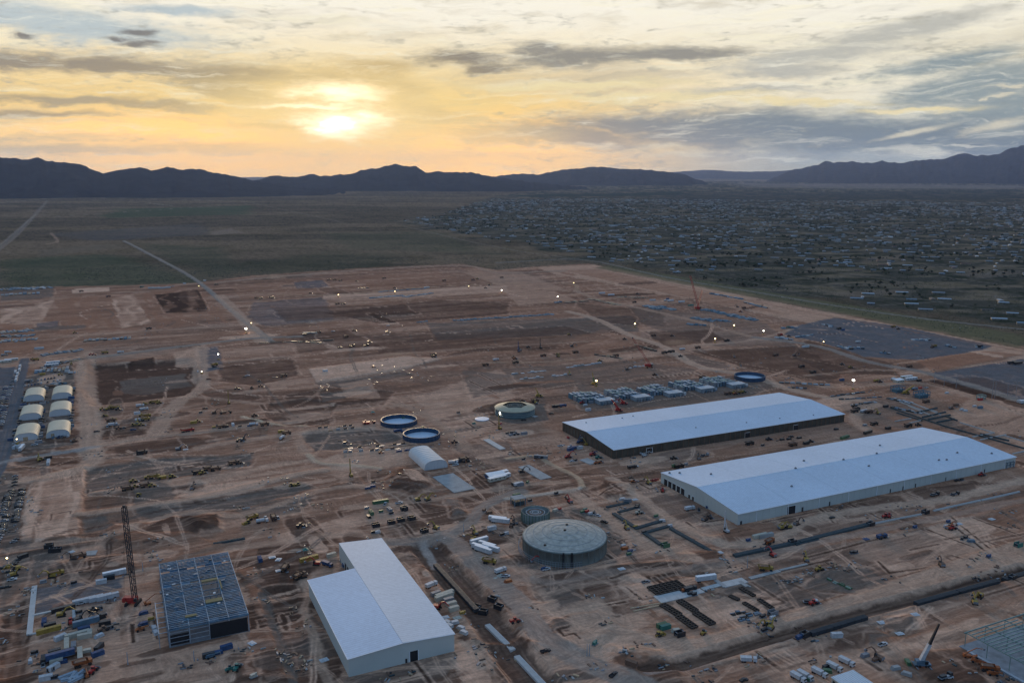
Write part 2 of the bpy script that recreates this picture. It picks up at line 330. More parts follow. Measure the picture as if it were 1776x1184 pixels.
# ---- roads and tracks: (px points, width m, colour, strength, edge soft m, height, name or '')
RD = [
 ([(-20,840),(6,790),(24,712),(43,622)], 12, B, .95, 1.2, .1, 'asphalt_road'),
 ([(215,418),(280,452),(340,486),(400,536),(470,592)], 12, (.25,.215,.18), .95, 2, .2, 'haul_road'),
 ([(380,512),(420,552),(455,592)], 22, L, .6, 4, 0, ''),
 ([(-10,438),(40,395),(82,348)], 22, (.22,.185,.155), .6, 5, 0, 'gravel_road'),
 ([(0,425),(62,372)], 10, (.30,.25,.2), .5, 4, 0, ''),
 ([(88,404),(100,418),(80,424)], 12, L, .4, 5, 0, ''),
 ([(150,612),(149,660),(156,720),(158,785)], 22, L, .8, 5, 0, 'haul_road'),
 ([(158,775),(250,758),(360,747),(440,736),(520,728)], 14, L, .6, 4, 0, 'haul_road'),
 ([(130,624),(240,610),(420,588),(520,583)], 13, (.30,.24,.19), .8, 3, .2, 'haul_road'),
 ([(350,602),(346,650),(352,670),(305,700),(270,752)], 18, L, .7, 5, 0, ''),
 ([(165,790),(150,808),(95,826),(50,832)], 20, L, .8, 5, 0, ''),
 ([(-10,805),(70,788),(120,782),(165,775)], 9, (.33,.30,.27), .7, 3, 0, ''),
 ([(150,703),(260,694),(345,688),(450,700)], 10, L, .45, 4, 0, ''),
 ([(345,776),(450,760),(540,748),(640,742)], 11, L, .6, 4, .1, ''),
 ([(350,836),(480,806),(560,800),(600,812),(700,800)], 13, L, .5, 5, 0, ''),
 ([(140,892),(230,880),(350,862),(500,826),(560,815)], 10, L, .75, 3, .6, ''),
 ([(60,945),(200,930),(250,905),(340,885),(420,893),(560,850),(640,842)], 9, L, .6, 4, .3, ''),
 ([(400,950),(500,938),(600,925),(690,935),(780,928)], 8, L, .4, 4, 0, ''),
 ([(600,880),(700,872),(790,860),(900,842),(980,836)], 9, L, .6, 3, 0, ''),
 ([(585,790),(560,800),(530,783),(520,765),(545,742),(640,738),(780,700)], 8, L, .5, 4, 0, ''),
 ([(535,788),(555,803),(610,806),(660,812)], 6, (.5,.38,.26), .7, 2, .3, ''),
 ([(420,722),(470,735),(530,738)], 4, (.6,.46,.3), .8, 1.5, .3, ''),
 ([(690,700),(730,715),(775,745),(805,775)], 12, T, .7, 5, 0, ''),
 ([(655,938),(720,940),(775,928),(815,905),(840,878),(880,860),(905,852)], 11, (.30,.225,.175), .9, 2, .1, 'haul_road'),
 ([(772,928),(800,950),(840,990),(880,1025),(905,1050),(925,1080),(950,1110),(1000,1140),(1060,1168),(1130,1200)], 15, (.33,.245,.19), .9, 2.5, .1, 'haul_road'),
 ([(905,985),(950,1050),(920,1060)], 10, L, .5, 4, 0, ''),
 ([(905,1040),(960,1060),(1010,1062),(1040,1040)], 7, L, .4, 3, 0, ''),
 ([(880,865),(990,850),(1010,845)], 5, (.50,.40,.31), .9, 1.5, .4, ''),
 ([(1010,845),(1000,828),(950,802),(930,790),(880,795)], 5, (.45,.31,.2), .9, 1.8, .6, ''),
 ([(990,850),(1040,890),(1090,925),(1140,952),(1180,958),(1200,972)], 12, L, .75, 4, 0, ''),
 ([(1060,830),(1110,862),(1160,900),(1215,928),(1260,945),(1320,940),(1370,922),(1385,908),(1440,894)], 10, L, .85, 3, 0, 'haul_road'),
 ([(1440,894),(1530,880),(1600,872),(1660,862),(1776,832)], 11, L, .8, 3, 0, 'haul_road'),
 ([(1175,905),(1215,920),(1240,930)], 6, L, .6, 3, 0, ''),
 ([(890,1000),(960,1008),(1060,990),(1160,988),(1260,975),(1450,935),(1776,868)], 8, (.34,.24,.18), .6, 3, 0, ''),
 ([(945,1028),(1020,1010),(1150,990),(1180,985)], 6, L, .5, 3, 0, ''),
 ([(1020,1062),(1050,1100),(1180,1130),(1290,1112),(1400,1078),(1560,1028),(1776,955)], 26, L, .75, 6, .4, 's'),
 ([(1030,1040),(1100,1095),(1240,1102),(1330,1075)], 8, L, .4, 4, 0, ''),
 ([(1120,1158),(1168,1153),(1250,1130),(1360,1097),(1450,1072),(1550,1046),(1650,1020),(1776,986)], 9, DR, .9, 1.5, -2.6, ''),
 ([(1120,1172),(1180,1163),(1290,1130),(1400,1098)], 3, (.26,.22,.19), .8, 1, 0, ''),
 ([(1350,1175),(1430,1150),(1500,1130),(1560,1128),(1640,1095),(1776,1040)], 16, L, .4, 6, 0, ''),
 ([(1530,1110),(1600,1095),(1660,1075),(1776,1035)], 6, R, .7, 2, 0, ''),
 ([(742,950),(830,1050),(880,1120),(935,1190)], 20, D, .85, 4, -3.0, ''),
 ([(735,940),(755,978)], 6, (.40,.33,.28), .85, 2, 0, ''),
 ([(790,1060),(830,1110),(850,1160),(870,1200)], 7, L, .5, 4, 0, ''),
 ([(522,1000),(535,1030),(528,1060),(548,1110),(555,1150),(580,1200)], 5, L, .65, 2, 0, ''),
 ([(455,1030),(480,1100),(510,1184)], 5, G, .8, 2, -.6, ''),
 ([(980,470),(860,472),(800,460),(600,470),(400,488),(380,490)], 14, T, .8, 4, .3, 'haul_road'),
 ([(440,508),(560,512),(700,500),(880,492),(990,492),(1000,505)], 9, (.42,.27,.17), .7, 3, 0, ''),
 ([(985,540),(1040,555),(1090,580),(1150,600),(1190,625),(1230,640),(1300,650),(1370,675),(1440,690)], 15, L, .85, 4, 0, 'haul_road'),
 ([(1000,505),(1040,520),(1090,530),(1200,555),(1290,580),(1330,590)], 13, T, .75, 4, 0, ''),
 ([(1180,600),(1290,592),(1360,575),(1380,565)], 9, L, .6, 4, 0, ''),
 ([(1310,585),(1420,600),(1500,625),(1600,645),(1700,672),(1800,705)], 15, (.25,.21,.175), .85, 4, 0, 'gravel_road'),
 ([(1060,470),(1300,522),(1500,560),(1776,610)], 7, R, .6, 2, .4, ''),
 ([(860,455),(1010,450),(1150,480),(1300,505),(1450,530),(1600,552),(1790,572)], 9, (.22,.20,.17), .8, 3, 0, 'gravel_road'),
 ([(700,392),(860,428),(1010,450)], 8, (.22,.19,.15), .6, 4, 0, ''),
 ([(1400,650),(1520,640),(1600,648)], 9, L, .4, 4, 0, ''),
 ([(1440,690),(1520,700),(1480,720),(1500,745)], 12, L, .7, 4, 0, ''),
 ([(1380,660),(1450,672),(1600,665),(1776,720)], 10, L, .4, 5, 0, ''),
 ([(590,622),(700,612),(900,598),(1050,590)], 9, T, .6, 4, 0, ''),
 ([(420,606),(560,595),(700,590)], 8, T, .5, 4, 0, ''),
 ([(850,628),(980,625),(1110,605)], 6, (.42,.27,.17), .5, 3, 0, ''),
 ([(500,720),(640,705),(760,700),(850,690)], 9, L, .45, 5, 0, ''),
 ([(940,745),(1040,762),(1110,780),(1130,800),(1100,812)], 10, T, .5, 5, 0, ''),
 ([(805,775),(860,800),(905,840)], 10, T, .5, 5, 0, ''),
 ([(380,490),(300,495),(200,500),(80,505),(-20,515)], 8, L, .5, 4, 0, ''),
 ([(-20,525),(80,518),(200,508),(370,498)], 8, T, .7, 4, .3, ''),
 ([(100,585),(260,574),(400,565)], 14, T, .5, 6, 0, ''),
 ([(130,600),(160,640),(165,662)], 8, R, .4, 4, 0, ''),
 # distant tracks and faint strips in the desert
 ([(0,352),(120,342),(300,345),(440,350)], 40, (.26,.21,.17), .6, 20, 0, ''),
 ([(90,376),(300,362),(440,352)], 14, (.22,.19,.15), .6, 8, 0, ''),
 ([(420,348),(560,378),(620,388),(780,385)], 22, (.2,.16,.12), .4, 10, 0, ''),
 ([(100,395),(340,384),(430,380)], 30, (.22,.155,.115), .5, 14, 0, ''),
 ([(260,352),(300,357)], 26, (.3,.25,.2), .6, 10, 0, ''),
 ([(620,345),(880,352),(1180,345)], 30, (.13,.12,.10), .5, 15, 0, ''),
]
FAR = [ # desert and town tint (px polygon, colour, strength, soft)
 ([(80,405),(340,388),(365,400),(355,408),(160,418)], (.13,.115,.11), .5, 30),
 ([(365,402),(400,396),(425,404),(368,409)], (.30,.21,.15), .8, 12),
 ([(60,434),(200,422),(206,430),(70,444)], (.22,.16,.11), .5, 20),
 ([(200,362),(440,356),(430,372),(180,378)], (.075,.10,.05), .7, 60),
 ([(420,455),(560,435),(700,440),(640,470),(440,485)], (.075,.078,.045), .45, 60),
 ([(230,420),(380,430),(420,470),(360,485),(300,455)], (.075,.085,.05), .5, 40),
 ([(0,450),(200,440),(300,470),(330,490),(0,500)], (.075,.095,.052), .6, 50),
 ([(560,405),(760,400),(860,440),(600,430)], (.10,.105,.06), .4, 50),
 ([(1140,336),(1776,330),(1776,345),(1160,350)], (.05,.055,.05), .6, 120),
 ([(1280,318),(1776,322),(1776,328),(1300,326)], (.28,.21,.17), .6, 200),
 ([(880,338),(1200,332),(1180,338),(940,342)], (.03,.045,.035), .9, 60),
 ([(1500,448),(1580,440),(1560,450),(1500,455)], (.24,.17,.12), .6, 15),
 ([(1650,475),(1776,468),(1776,476),(1700,482)], (.26,.19,.14), .6, 12),
 ([(1430,508),(1560,500),(1600,504),(1480,516)], (.25,.18,.13), .6, 10),
 ([(1030,465),(1060,460),(1776,580),(1776,606),(1500,552),(1200,496)], (.17,.145,.075), .8, 10),
 ([(700,380),(800,384),(860,400),(1000,430),(820,405)], (.10,.085,.06), .6, 30),
]
SITE_PX = [(-400,560),(-200,525),(0,505),(100,497),(330,492),(440,478),(620,465),(800,457),(862,468),(930,462),(1020,457),(1250,500),(1500,548),(1790,603),(2100,660),
           (2600,900),(3200,1600),(888,2400),(-1500,1700),(-900,800)]
SITE_PX = SITE_PX[:15] + [(2300,760),(2400,1184)] 
SITE = [at(*p) for p in SITE_PX] + [(1500, -1500), (-1500, -1500)] + [at(-700, 1184), at(-700, 640)]
TOWN = [at(*p) for p in [(690,384),(1010,445),(1320,505),(1776,566),(2600,700),(3000,400),(2200,316),(1050,316),(860,340),(760,372)]]

CUT = []; _r = random.Random(77)
for q in [[(1608,918),(1688,948)],[(1638,898),(1718,963)],[(1648,896),(1726,958)],[(1688,898),(1776,930)],[(1578,953),(1628,943)],[(1523,973),(1543,993),(1618,983)],[(1323,905),(1438,883)],[(1438,883),(1466,896)],
          [(1028,1053),(1048,1070),(1073,1068)],[(1028,1053),(1083,1043)],[(1353,990),(1440,970)],[(1400,966),(1520,935)],[(815,661),(862,683)],[(830,647),(868,667)],[(1130,655),(1210,645),(1240,662)],[(1225,905),(1300,893)],
          [(1560,1000),(1620,985),(1650,1000)],[(1700,940),(1776,925)],[(1660,965),(1700,985)],[(1060,1000),(1120,985)],[(1420,880),(1445,905)],[(1640,935),(1690,925)],[(720,1148),(752,1190)],[(1040,858),(1090,838)],[(1190,905),(1205,915)]]:
    CUT.append(([at(*p) for p in q], 1.5, DR, .95))
for i in range(120):
    px = _r.uniform(700, 1800) if i % 3 else _r.uniform(0, 900); py = 500 + 670*_r.random()**.9; u, v = site(*at(px, py)); sc = _r.uniform(6, 30); pts = [(u, v)]
    ax = _r.randint(0, 1)
    for j in range(_r.randint(1, 4)):
        st_ = sc*_r.choice([-1, 1])*_r.uniform(.5, 1.3)
        if ax: u += st_
        else: v += st_
        ax = 1-ax; pts.append((u, v))
    CUT.append(([(a*UX-b*UY, a*UY+b*UX) for a, b in pts], _r.uniform(.8, 2.4)*(1+max(0, (760-py)/300)), _r.choice([DR, DR, DR, D, L, R]), _r.uniform(.5, .95)))
def segd(x, y, pts):
    best = np.full(x.shape, 1e9); side = np.zeros(x.shape); 
    for (ax, ay), (bx, by) in zip(pts[:-1], pts[1:]):
        dx, dy = bx-ax, by-ay; l2 = dx*dx+dy*dy + 1e-9
        t = np.clip(((x-ax)*dx+(y-ay)*dy)/l2, 0, 1)
        qx = x-ax-t*dx; qy = y-ay-t*dy
        d = np.sqrt(qx*qx+qy*qy); m = d < best
        best = np.where(m, d, best); side = np.where(m, (dx*qy-dy*qx)/math.sqrt(l2), side)
    return best, side
def psd(x, y, pts):           # signed distance to polygon, + inside
    d, _ = segd(x, y, pts + [pts[0]])
    ins = np.zeros(x.shape, bool); n = len(pts)
    for i in range(n):
        ax, ay = pts[i]; bx, by = pts[(i+1) % n]
        if ay == by: continue
        c_ = ((ay > y) != (by > y)) & (x < (bx-ax)*(y-ay)/(by-ay)+ax)
        ins ^= c_
    return np.where(ins, d, -d)
def smooth_line(pts, k=4):
    P = [np.array(p) for p in pts]
    if len(P) < 3: return [tuple(p) for p in P]
    out = []
    P = [2*P[0]-P[1]] + P + [2*P[-1]-P[-2]]
    for i in range(1, len(P)-2):
        for j in range(k):
            t = j/k
            q = .5*((2*P[i]) + (-P[i-1]+P[i+1])*t + (2*P[i-1]-5*P[i]+4*P[i+1]-P[i+2])*t*t + (-P[i-1]+3*P[i]-3*P[i+1]+P[i+2])*t**3)
            out.append(tuple(q))
    out.append(tuple(P[-2])); return out
PGW = [([at(*p) for p in f[0]],) + tuple(f[1:]) for f in PG]
RDW = [(smooth_line([at(*p) for p in f[0]]),) + tuple(f[1:]) for f in RD]
FARW = [([at(*p) for p in f[0]],) + tuple(f[1:]) for f in FAR]
# flat building pads (filled later through pad()): centre u,v halfsizes
PADS = []
# random small earthwork marks inside the site: (x,y,len,wid,ang,colour,str,h)
MARKS = []
_r = random.Random(11)
for i in range(300):
    px = _r.uniform(-60, 1840); py = 470 + 730*_r.random()**.8
    x, y = at(px, py); sc = math.hypot(x, y)
    ln = _r.uniform(8, 46)*(sc/900)**.4; wd = ln*_r.uniform(.12, .5)
    ang = GA + _r.choice([0, 0, 0, math.pi/2, _r.uniform(-.5, .5)]) + _r.uniform(-.1, .1)
    kind = _r.random()
    if kind < .38: cc_, h = D, _r.uniform(0, .5)
    elif kind < .68: cc_, h = L, 0
    elif kind < .80: cc_, h = R, _r.uniform(0, .3)
    elif kind < .93: cc_, h = G, _r.uniform(-.3, .3)
    else: cc_, h = DR, _r.uniform(.4, 1.6)
    MARKS.append((x, y, ln, wd, ang, cc_, _r.uniform(.35, .85), h))
TRK = []
for i in range(300):
    px = _r.uniform(-40, 1800); py = 480 + 700*_r.random()**.8
    x, y = at(px, py); a = GA + _r.choice([0, math.pi/2, math.pi, -math.pi/2]) + _r.uniform(-.35, .35); pts = [(x, y)]
    k = _r.uniform(-.12, .12)
    for j in range(_r.randint(4, 9)):
        a += k + _r.uniform(-.22, .22); st_ = _r.uniform(14, 34)*(math.hypot(x, y)/900)**.5; x += math.cos(a)*st_; y += math.sin(a)*st_; pts.append((x, y))
    TRK.append((smooth_line(pts, 3), _r.uniform(1.6, 5), _r.choice([L, L, L, T, T, D, G]), _r.uniform(.5, .95)))

CM = np.array([.285, .163, .105])
def CON(c, p=1.25):
    g = (c/CM).mean(-1, keepdims=True)
    return np.clip(c*np.array([1.43, 1.27, 1.20])*g**(p-1), .02, .8)
def field(x, y, want='all'):
    """ground height and albedo at world x,y (arrays)"""
    x = np.asarray(x, float); y = np.asarray(y, float)
    z = np.zeros(x.shape); col = want != 'z'
    u, v = site(x, y); r = np.sqrt(x*x+y*y)
    ins = None
    sd = psd(x, y, SITE)
    if col: sd = sd + (vn(x/9, y/9, 3)-.5)*8
    sm_site = sm(sd, -3, 3)
    if col:
        n1 = fbm(x/260, y/260, 5, 1, .6); n2 = fbm(u/230, v/26, 6, 2, .58); n3 = fbm(x/34, y/34, 6, 3, .6); n4 = fbm(x/5, y/5, 4, 4, .6); n5 = fbm(u/60, v/4, 4, 9, .6)
        dz = np.stack([np.full(x.shape, a) for a in (.160, .112, .072)], -1)
        # desert
        t = fbm(x/700, y/260, 5, 21); t2 = fbm(x/90, y/90, 4, 23)
        dcol = dz + (sm(t, .46, .66)[..., None])*np.array([.085, .052, .030]) - (sm(t2, .5, .75)[..., None])*np.array([.045, .028, .022])
        dots = sm(vn(x/4.2, y/4.2, 31), .58, .8)*.5 + .5*sm(vn(x/9, y/9, 37), .55, .8)
        dcol = dcol*(1 - .42*dots[..., None])
        tw = sm(psd(x, y, TOWN) + (fbm(x/150, y/150, 3, 5)-.5)*260, -40, 60)
        n6 = fbm(x/110, y/60, 4, 41); n7 = fbm(x/30, y/22, 4, 43)
        tcol = np.array([.085, .075, .055]) + sm(n6, .48, .72)[..., None]*np.array([.13, .085, .052]) - sm(n7, .50, .66)[..., None]*np.array([.045, .032, .03])
        gx, gy = (x*.94+y*.34), (-x*.34+y*.94)
        rdm = np.maximum(sm(np.abs((gx/170) % 1-.5), .470, .492), sm(np.abs((gy/260) % 1-.5), .478, .494))
        tcol = tcol*(1-rdm[..., None]*.5) + rdm[..., None]*.5*np.array([.24, .19, .15])
        dcol = dcol*(1-tw[..., None]) + np.clip(tcol, .02, 1)*tw[..., None]
        c0 = np.array(BASE)*np.ones(x.shape+(3,))
        def mx(c_, colr, m):
            m = np.clip(m, 0, 1)[..., None]; return c_*(1-m) + np.array(colr)*m
        c0 = mx(c0, D, sm(n2, .48, .74)*.55)
        c0 = mx(c0, L, sm(n2, .50, .28)*.45)
        c0 = mx(c0, G, sm(n1, .52, .70)*.40)
        c0 = mx(c0, R, sm(n3, .52, .72)*.45)
        c0 = mx(c0, L, sm(n5, .56, .78)*.45)
        c0 = mx(c0, D, sm(n4, .55, .75)*.18)
    for pts, colr, stg, soft, h, en, strk in PGW:
        xs = [p[0] for p in pts]; ys = [p[1] for p in pts]; mg = soft*2+en+abs(h)*3
        m = (x > min(xs)-mg) & (x < max(xs)+mg) & (y > min(ys)-mg) & (y < max(ys)+mg)
        if not m.any() or (want == 'z' and h == 0): continue
        xx, yy = x[m], y[m]
        s = psd(xx, yy, pts) + (fbm(xx/(en*2.2+3), yy/(en*2.2+3), 6, 61, .55)-.5)*1.5*en
        soft = soft*.16+.35
        if h: z[m] += h*sm(s, -abs(h)*1.6-1, abs(h)*1.6+1)
        if col:
            k = sm(s, -soft, soft)*min(1.0, stg*1.35)
            k *= .62 + .75*fbm(xx/16, yy/16, 5, 67, .6)
            uu, vv = site(xx, yy)
            sc_ = max(1.0, float(np.mean(r[m]))/480)
            if strk == 'v': k *= .15 + .9*sm(vn(uu/(2.6*sc_)+vn(uu/40, vv/60, 70)*3, vv/(70*sc_), 71), .2, .8) + .45*vn(uu/(9*sc_), vv/160, 76)
            if strk in ('u', 's'): k *= .40 + 1.0*fbm(uu/(90*sc_), vv/(3.6*sc_), 3, 73)
            c0[m] = mx(c0[m], colr, k)
            if colr[0] < .2: c0[m] = mx(c0[m], L, sm(np.abs(s+soft+2.2), 1.8, .4)*.40*sm(vn(xx/25, yy/25, 68), .25, .6))
    for x0, y0, ln, wd, an, colr, stg, h in MARKS:
        m = (np.abs(x-x0) < ln*1.6) & (np.abs(y-y0) < ln*1.6)
        if not m.any() or (want == 'z' and h == 0): continue
        xx, yy = x[m]-x0, y[m]-y0
        a = xx*math.cos(an)+yy*math.sin(an); b = -xx*math.sin(an)+yy*math.cos(an)
        e = ((np.abs(a)/ln)**3.2+(np.abs(b)/wd)**3.2)**.3125 + (fbm(x[m]/9, y[m]/9, 5, 81, .6)-.5)*.5
        k = sm(e, 1.03, .93)
        z[m] += h*sm(e, 1.2, .3)
        if col:
            c0[m] = mx(c0[m], colr, k*stg)
            if colr[0] < .2: c0[m] = mx(c0[m], L, sm(np.abs(e-1.16), .11, .03)*.35)
    if col:
        for pts, wd, colr, stg in TRK:
            xs = [p[0] for p in pts]; ys = [p[1] for p in pts]
            m = (x > min(xs)-9) & (x < max(xs)+9) & (y > min(ys)-9) & (y < max(ys)+9)
            if not m.any(): continue
            d, sd_ = segd(x[m], y[m], pts)
            d = d + (vn(x[m]/4, y[m]/4, 82)-.5)*2
            c0[m] = mx(c0[m], colr, sm(d, wd*.5+.5, wd*.5-.5)*stg*(.35+.65*sm(np.abs(np.abs(sd_)-wd*.28), wd*.2, wd*.06)))
        for pts, wd, colr, stg in CUT:
            xs = [p[0] for p in pts]; ys = [p[1] for p in pts]
            m = (x > min(xs)-7) & (x < max(xs)+7) & (y > min(ys)-7) & (y < max(ys)+7)
            if not m.any(): continue
            d, sd_ = segd(x[m], y[m], pts); d = d + (vn(x[m]/3, y[m]/3, 84)-.5)*.6
            c0[m] = mx(c0[m], colr, sm(d, wd*.5+.35, wd*.5-.35)*stg)
            if colr[0] < .2: c0[m] = mx(c0[m], L, sm(np.abs(d-wd*.5-1.2), .9, .3)*stg*.55)
        nf = sm(r, 1300, 700); c0 = mx(c0, L, sm(vn(u/38, v/1.9, 97), .62, .9)*.22*nf); c0 = mx(c0, D, sm(vn(u/30, v/1.6, 98), .62, .9)*.22*nf)
        c0 = CON(c0)
        c0 = dcol*(1-sm_site[..., None]) + c0*sm_site[..., None]
        for pts, colr, stg, soft in FARW:
            xs = [p[0] for p in pts]; ys = [p[1] for p in pts]; mg = soft*2
            m = (x > min(xs)-mg) & (x < max(xs)+mg) & (y > min(ys)-mg) & (y < max(ys)+mg)
            if not m.any(): continue
            s = psd(x[m], y[m], pts) + (fbm(x[m]/(soft*3), y[m]/(soft*3), 3, 91)-.5)*soft*2
            c0[m] = mx(c0[m], colr, sm(s, -soft, soft)*stg*(1-.8*sm_site[m]*(colr[0] < .1))*(.75+.4*t2[m]))
    for pts, wd, colr, stg, soft, h, nm in RDW:
        xs = [p[0] for p in pts]; ys = [p[1] for p in pts]; mg = wd+soft*2+8
        m = (x > min(xs)-mg) & (x < max(xs)+mg) & (y > min(ys)-mg) & (y < max(ys)+mg)
        if not m.any() or (want == 'z' and h == 0): continue
        d, sd_ = segd(x[m], y[m], pts)
        if h < 0: z[m] += h*sm(d, wd*.5+abs(h)*1.0, wd*.5-abs(h)*.6)
        elif h > 0: z[m] += h*sm(d, wd*.5+2.5, wd*.5-1)
        if col:
            d2 = d + (fbm(x[m]/8, y[m]/8, 5, 83, .6)-.5)*soft*1.8
            k = sm(d2, wd*.5+soft*.4+.3, wd*.5-soft*.4-.3)*stg
            rut = vn(sd_/1.3+40, x[m]/60+y[m]/60, 85)
            k *= .80 + .4*rut
            c0[m] = mx(c0[m], (colr[0]*1.32, colr[1]*1.22, colr[2]*1.17), k)
    # gentle relief
    rel = (fbm(x/420, y/420, 3, 101)-.5)*4*sm(r, 900, 2600) + (fbm(x/3000, y/3000, 4, 107)-.5)*70*sm(r, 5500, 14000)
    loc = (fbm(x/22, y/22, 3, 103)-.5)*.2 + (fbm(u/70, v/11, 3, 109)-.5)*.25
    pm = np.zeros(x.shape)
    for (pu, pv, hu, hv) in PADS:
        dd = np.maximum(np.abs(u-pu)-hu, np.abs(v-pv)-hv)
        pm = np.maximum(pm, sm(dd, 7, 1))
    z = (z + loc*sm(r, 4000, 1500))*(1-pm) + rel
    if want == 'z': return z
    return z, np.clip(c0, .012, .8)
def gz(x, y): return float(field(np.array([x]), np.array([y]), 'z')[0])

# ------------------------------------------------------------------ materials
MAT = {}
def mat(name, col, rough=.6, metal=0.0, var=.18, scale=.6, spec=.4, emit=0.0):
    if name in MAT: return MAT[name]
    m = bpy.data.materials.new(name); m.use_nodes = True; n = m.node_tree; b = n.nodes['Principled BSDF']
    b.inputs['Roughness'].default_value = rough; b.inputs['Metallic'].default_value = metal
    b.inputs['Specular IOR Level'].default_value = spec
    if emit:
        b.inputs['Base Color'].default_value = (*col, 1); b.inputs['Emission Color'].default_value = (*col, 1); b.inputs['Emission Strength'].default_value = emit
    else:
        t = n.nodes.new('ShaderNodeTexCoord'); no = n.nodes.new('ShaderNodeTexNoise'); no.inputs['Scale'].default_value = scale; no.inputs['Detail'].default_value = 5
        n.links.new(t.outputs['Object'], no.inputs['Vector'])
        r = n.nodes.new('ShaderNodeMapRange'); r.inputs[1].default_value = .3; r.inputs[2].default_value = .7; r.inputs[3].default_value = 1-var; r.inputs[4].default_value = 1+var*.6
        n.links.new(no.outputs[0], r.inputs[0])
        s = n.nodes.new('ShaderNodeVectorMath'); s.operation = 'SCALE'; s.inputs[0].default_value = col
        n.links.new(r.outputs[0], s.inputs['Scale']); n.links.new(s.outputs[0], b.inputs['Base Color'])
    MAT[name] = m; return m
def ground_mat():
    m = bpy.data.materials.new('bare_earth'); m.use_nodes = True; n = m.node_tree; b = n.nodes['Principled BSDF']
    b.inputs['Roughness'].default_value = 1.0; b.inputs['Specular IOR Level'].default_value = 0
    a = n.nodes.new('ShaderNodeVertexColor'); a.layer_name = 'col'
    g = n.nodes.new('ShaderNodeNewGeometry')
    def noise(sc, det, ro=.6):
        mp = n.nodes.new('ShaderNodeVectorMath'); mp.operation = 'SCALE'; mp.inputs['Scale'].default_value = sc
        n.links.new(g.outputs['Position'], mp.inputs[0])
        o = n.nodes.new('ShaderNodeTexNoise'); o.inputs['Scale'].default_value = 1; o.inputs['Detail'].default_value = det; o.inputs['Roughness'].default_value = ro
        n.links.new(mp.outputs[0], o.inputs['Vector']); return o.outputs[0]
    n1 = noise(.55, 6, .7); n2 = noise(.06, 4)
    def aniso(sx, sy, seed):
        rt = n.nodes.new('ShaderNodeVectorRotate'); rt.rotation_type = 'Z_AXIS'; rt.inputs['Angle'].default_value = -GA; n.links.new(WP.outputs[0], rt.inputs['Vector'])
        ml = n.nodes.new('ShaderNodeVectorMath'); ml.operation = 'MULTIPLY'; ml.inputs[1].default_value = (sx, sy, .3); n.links.new(rt.outputs[0], ml.inputs[0])
        o = n.nodes.new('ShaderNodeTexNoise'); o.inputs['Scale'].default_value = 1; o.inputs['Detail'].default_value = 7; o.inputs['Roughness'].default_value = .7; o.inputs['Distortion'].default_value = seed
        n.links.new(ml.outputs[0], o.inputs['Vector'])
        q = n.nodes.new('ShaderNodeMapRange'); q.inputs[1].default_value = .38; q.inputs[2].default_value = .62; q.inputs[3].default_value = .80; q.inputs[4].default_value = 1.18; n.links.new(o.outputs[0], q.inputs[0]); return q.outputs[0]
    wv = n.nodes.new('ShaderNodeVectorMath'); wv.operation = 'SCALE'; wv.inputs['Scale'].default_value = .03; n.links.new(g.outputs['Position'], wv.inputs[0])
    wn = n.nodes.new('ShaderNodeTexNoise'); wn.inputs['Scale'].default_value = 1; wn.inputs['Detail'].default_value = 3; n.links.new(wv.outputs[0], wn.inputs['Vector'])
    ws = n.nodes.new('ShaderNodeVectorMath'); ws.operation = 'SCALE'; ws.inputs['Scale'].default_value = 22; n.links.new(wn.outputs['Color'], ws.inputs[0])
    WP = n.nodes.new('ShaderNodeVectorMath'); WP.operation = 'ADD'; n.links.new(g.outputs['Position'], WP.inputs[0]); n.links.new(ws.outputs[0], WP.inputs[1])
    a1 = aniso(.05, .6, .3); a2 = aniso(.55, .06, .3); a3 = noise(.018, 3)
    m3_ = n.nodes.new('ShaderNodeMapRange'); m3_.inputs[1].default_value = .50; m3_.inputs[2].default_value = .60; n.links.new(a3, m3_.inputs[0])
    wmix = n.nodes.new('ShaderNodeMix'); n.links.new(m3_.outputs[0], wmix.inputs[0]); n.links.new(a1, wmix.inputs[2]); n.links.new(a2, wmix.inputs[3])
    r = n.nodes.new('ShaderNodeMapRange'); r.inputs[1].default_value = .32; r.inputs[2].default_value = .68; r.inputs[3].default_value = .82; r.inputs[4].default_value = 1.15
    n.links.new(n1, r.inputs[0])
    r2 = n.nodes.new('ShaderNodeMapRange'); r2.inputs[1].default_value = .3; r2.inputs[2].default_value = .7; r2.inputs[3].default_value = .88; r2.inputs[4].default_value = 1.1
    n.links.new(n2, r2.inputs[0])
    mm = n.nodes.new('ShaderNodeMath'); mm.operation = 'MULTIPLY'; n.links.new(r.outputs[0], mm.inputs[0]); n.links.new(r2.outputs[0], mm.inputs[1])
    m2 = n.nodes.new('ShaderNodeMath'); m2.operation = 'ADD'; n.links.new(wmix.outputs[0], m2.inputs[0]); m2.inputs[1].default_value = 0
    m3 = n.nodes.new('ShaderNodeMath'); m3.operation = 'MULTIPLY'; n.links.new(mm.outputs[0], m3.inputs[0]); n.links.new(m2.outputs[0], m3.inputs[1]); mm = m3
    s = n.nodes.new('ShaderNodeVectorMath'); s.operation = 'SCALE'; n.links.new(a.outputs[0], s.inputs[0]); n.links.new(mm.outputs[0], s.inputs['Scale'])
    n.links.new(s.outputs[0], b.inputs['Base Color'])
    bu = n.nodes.new('ShaderNodeBump'); bu.inputs['Strength'].default_value = .4; bu.inputs['Distance'].default_value = .6
    n.links.new(n1, bu.inputs['Height']); n.links.new(bu.outputs[0], b.inputs['Normal'])
    return m
M_GROUND = ground_mat()

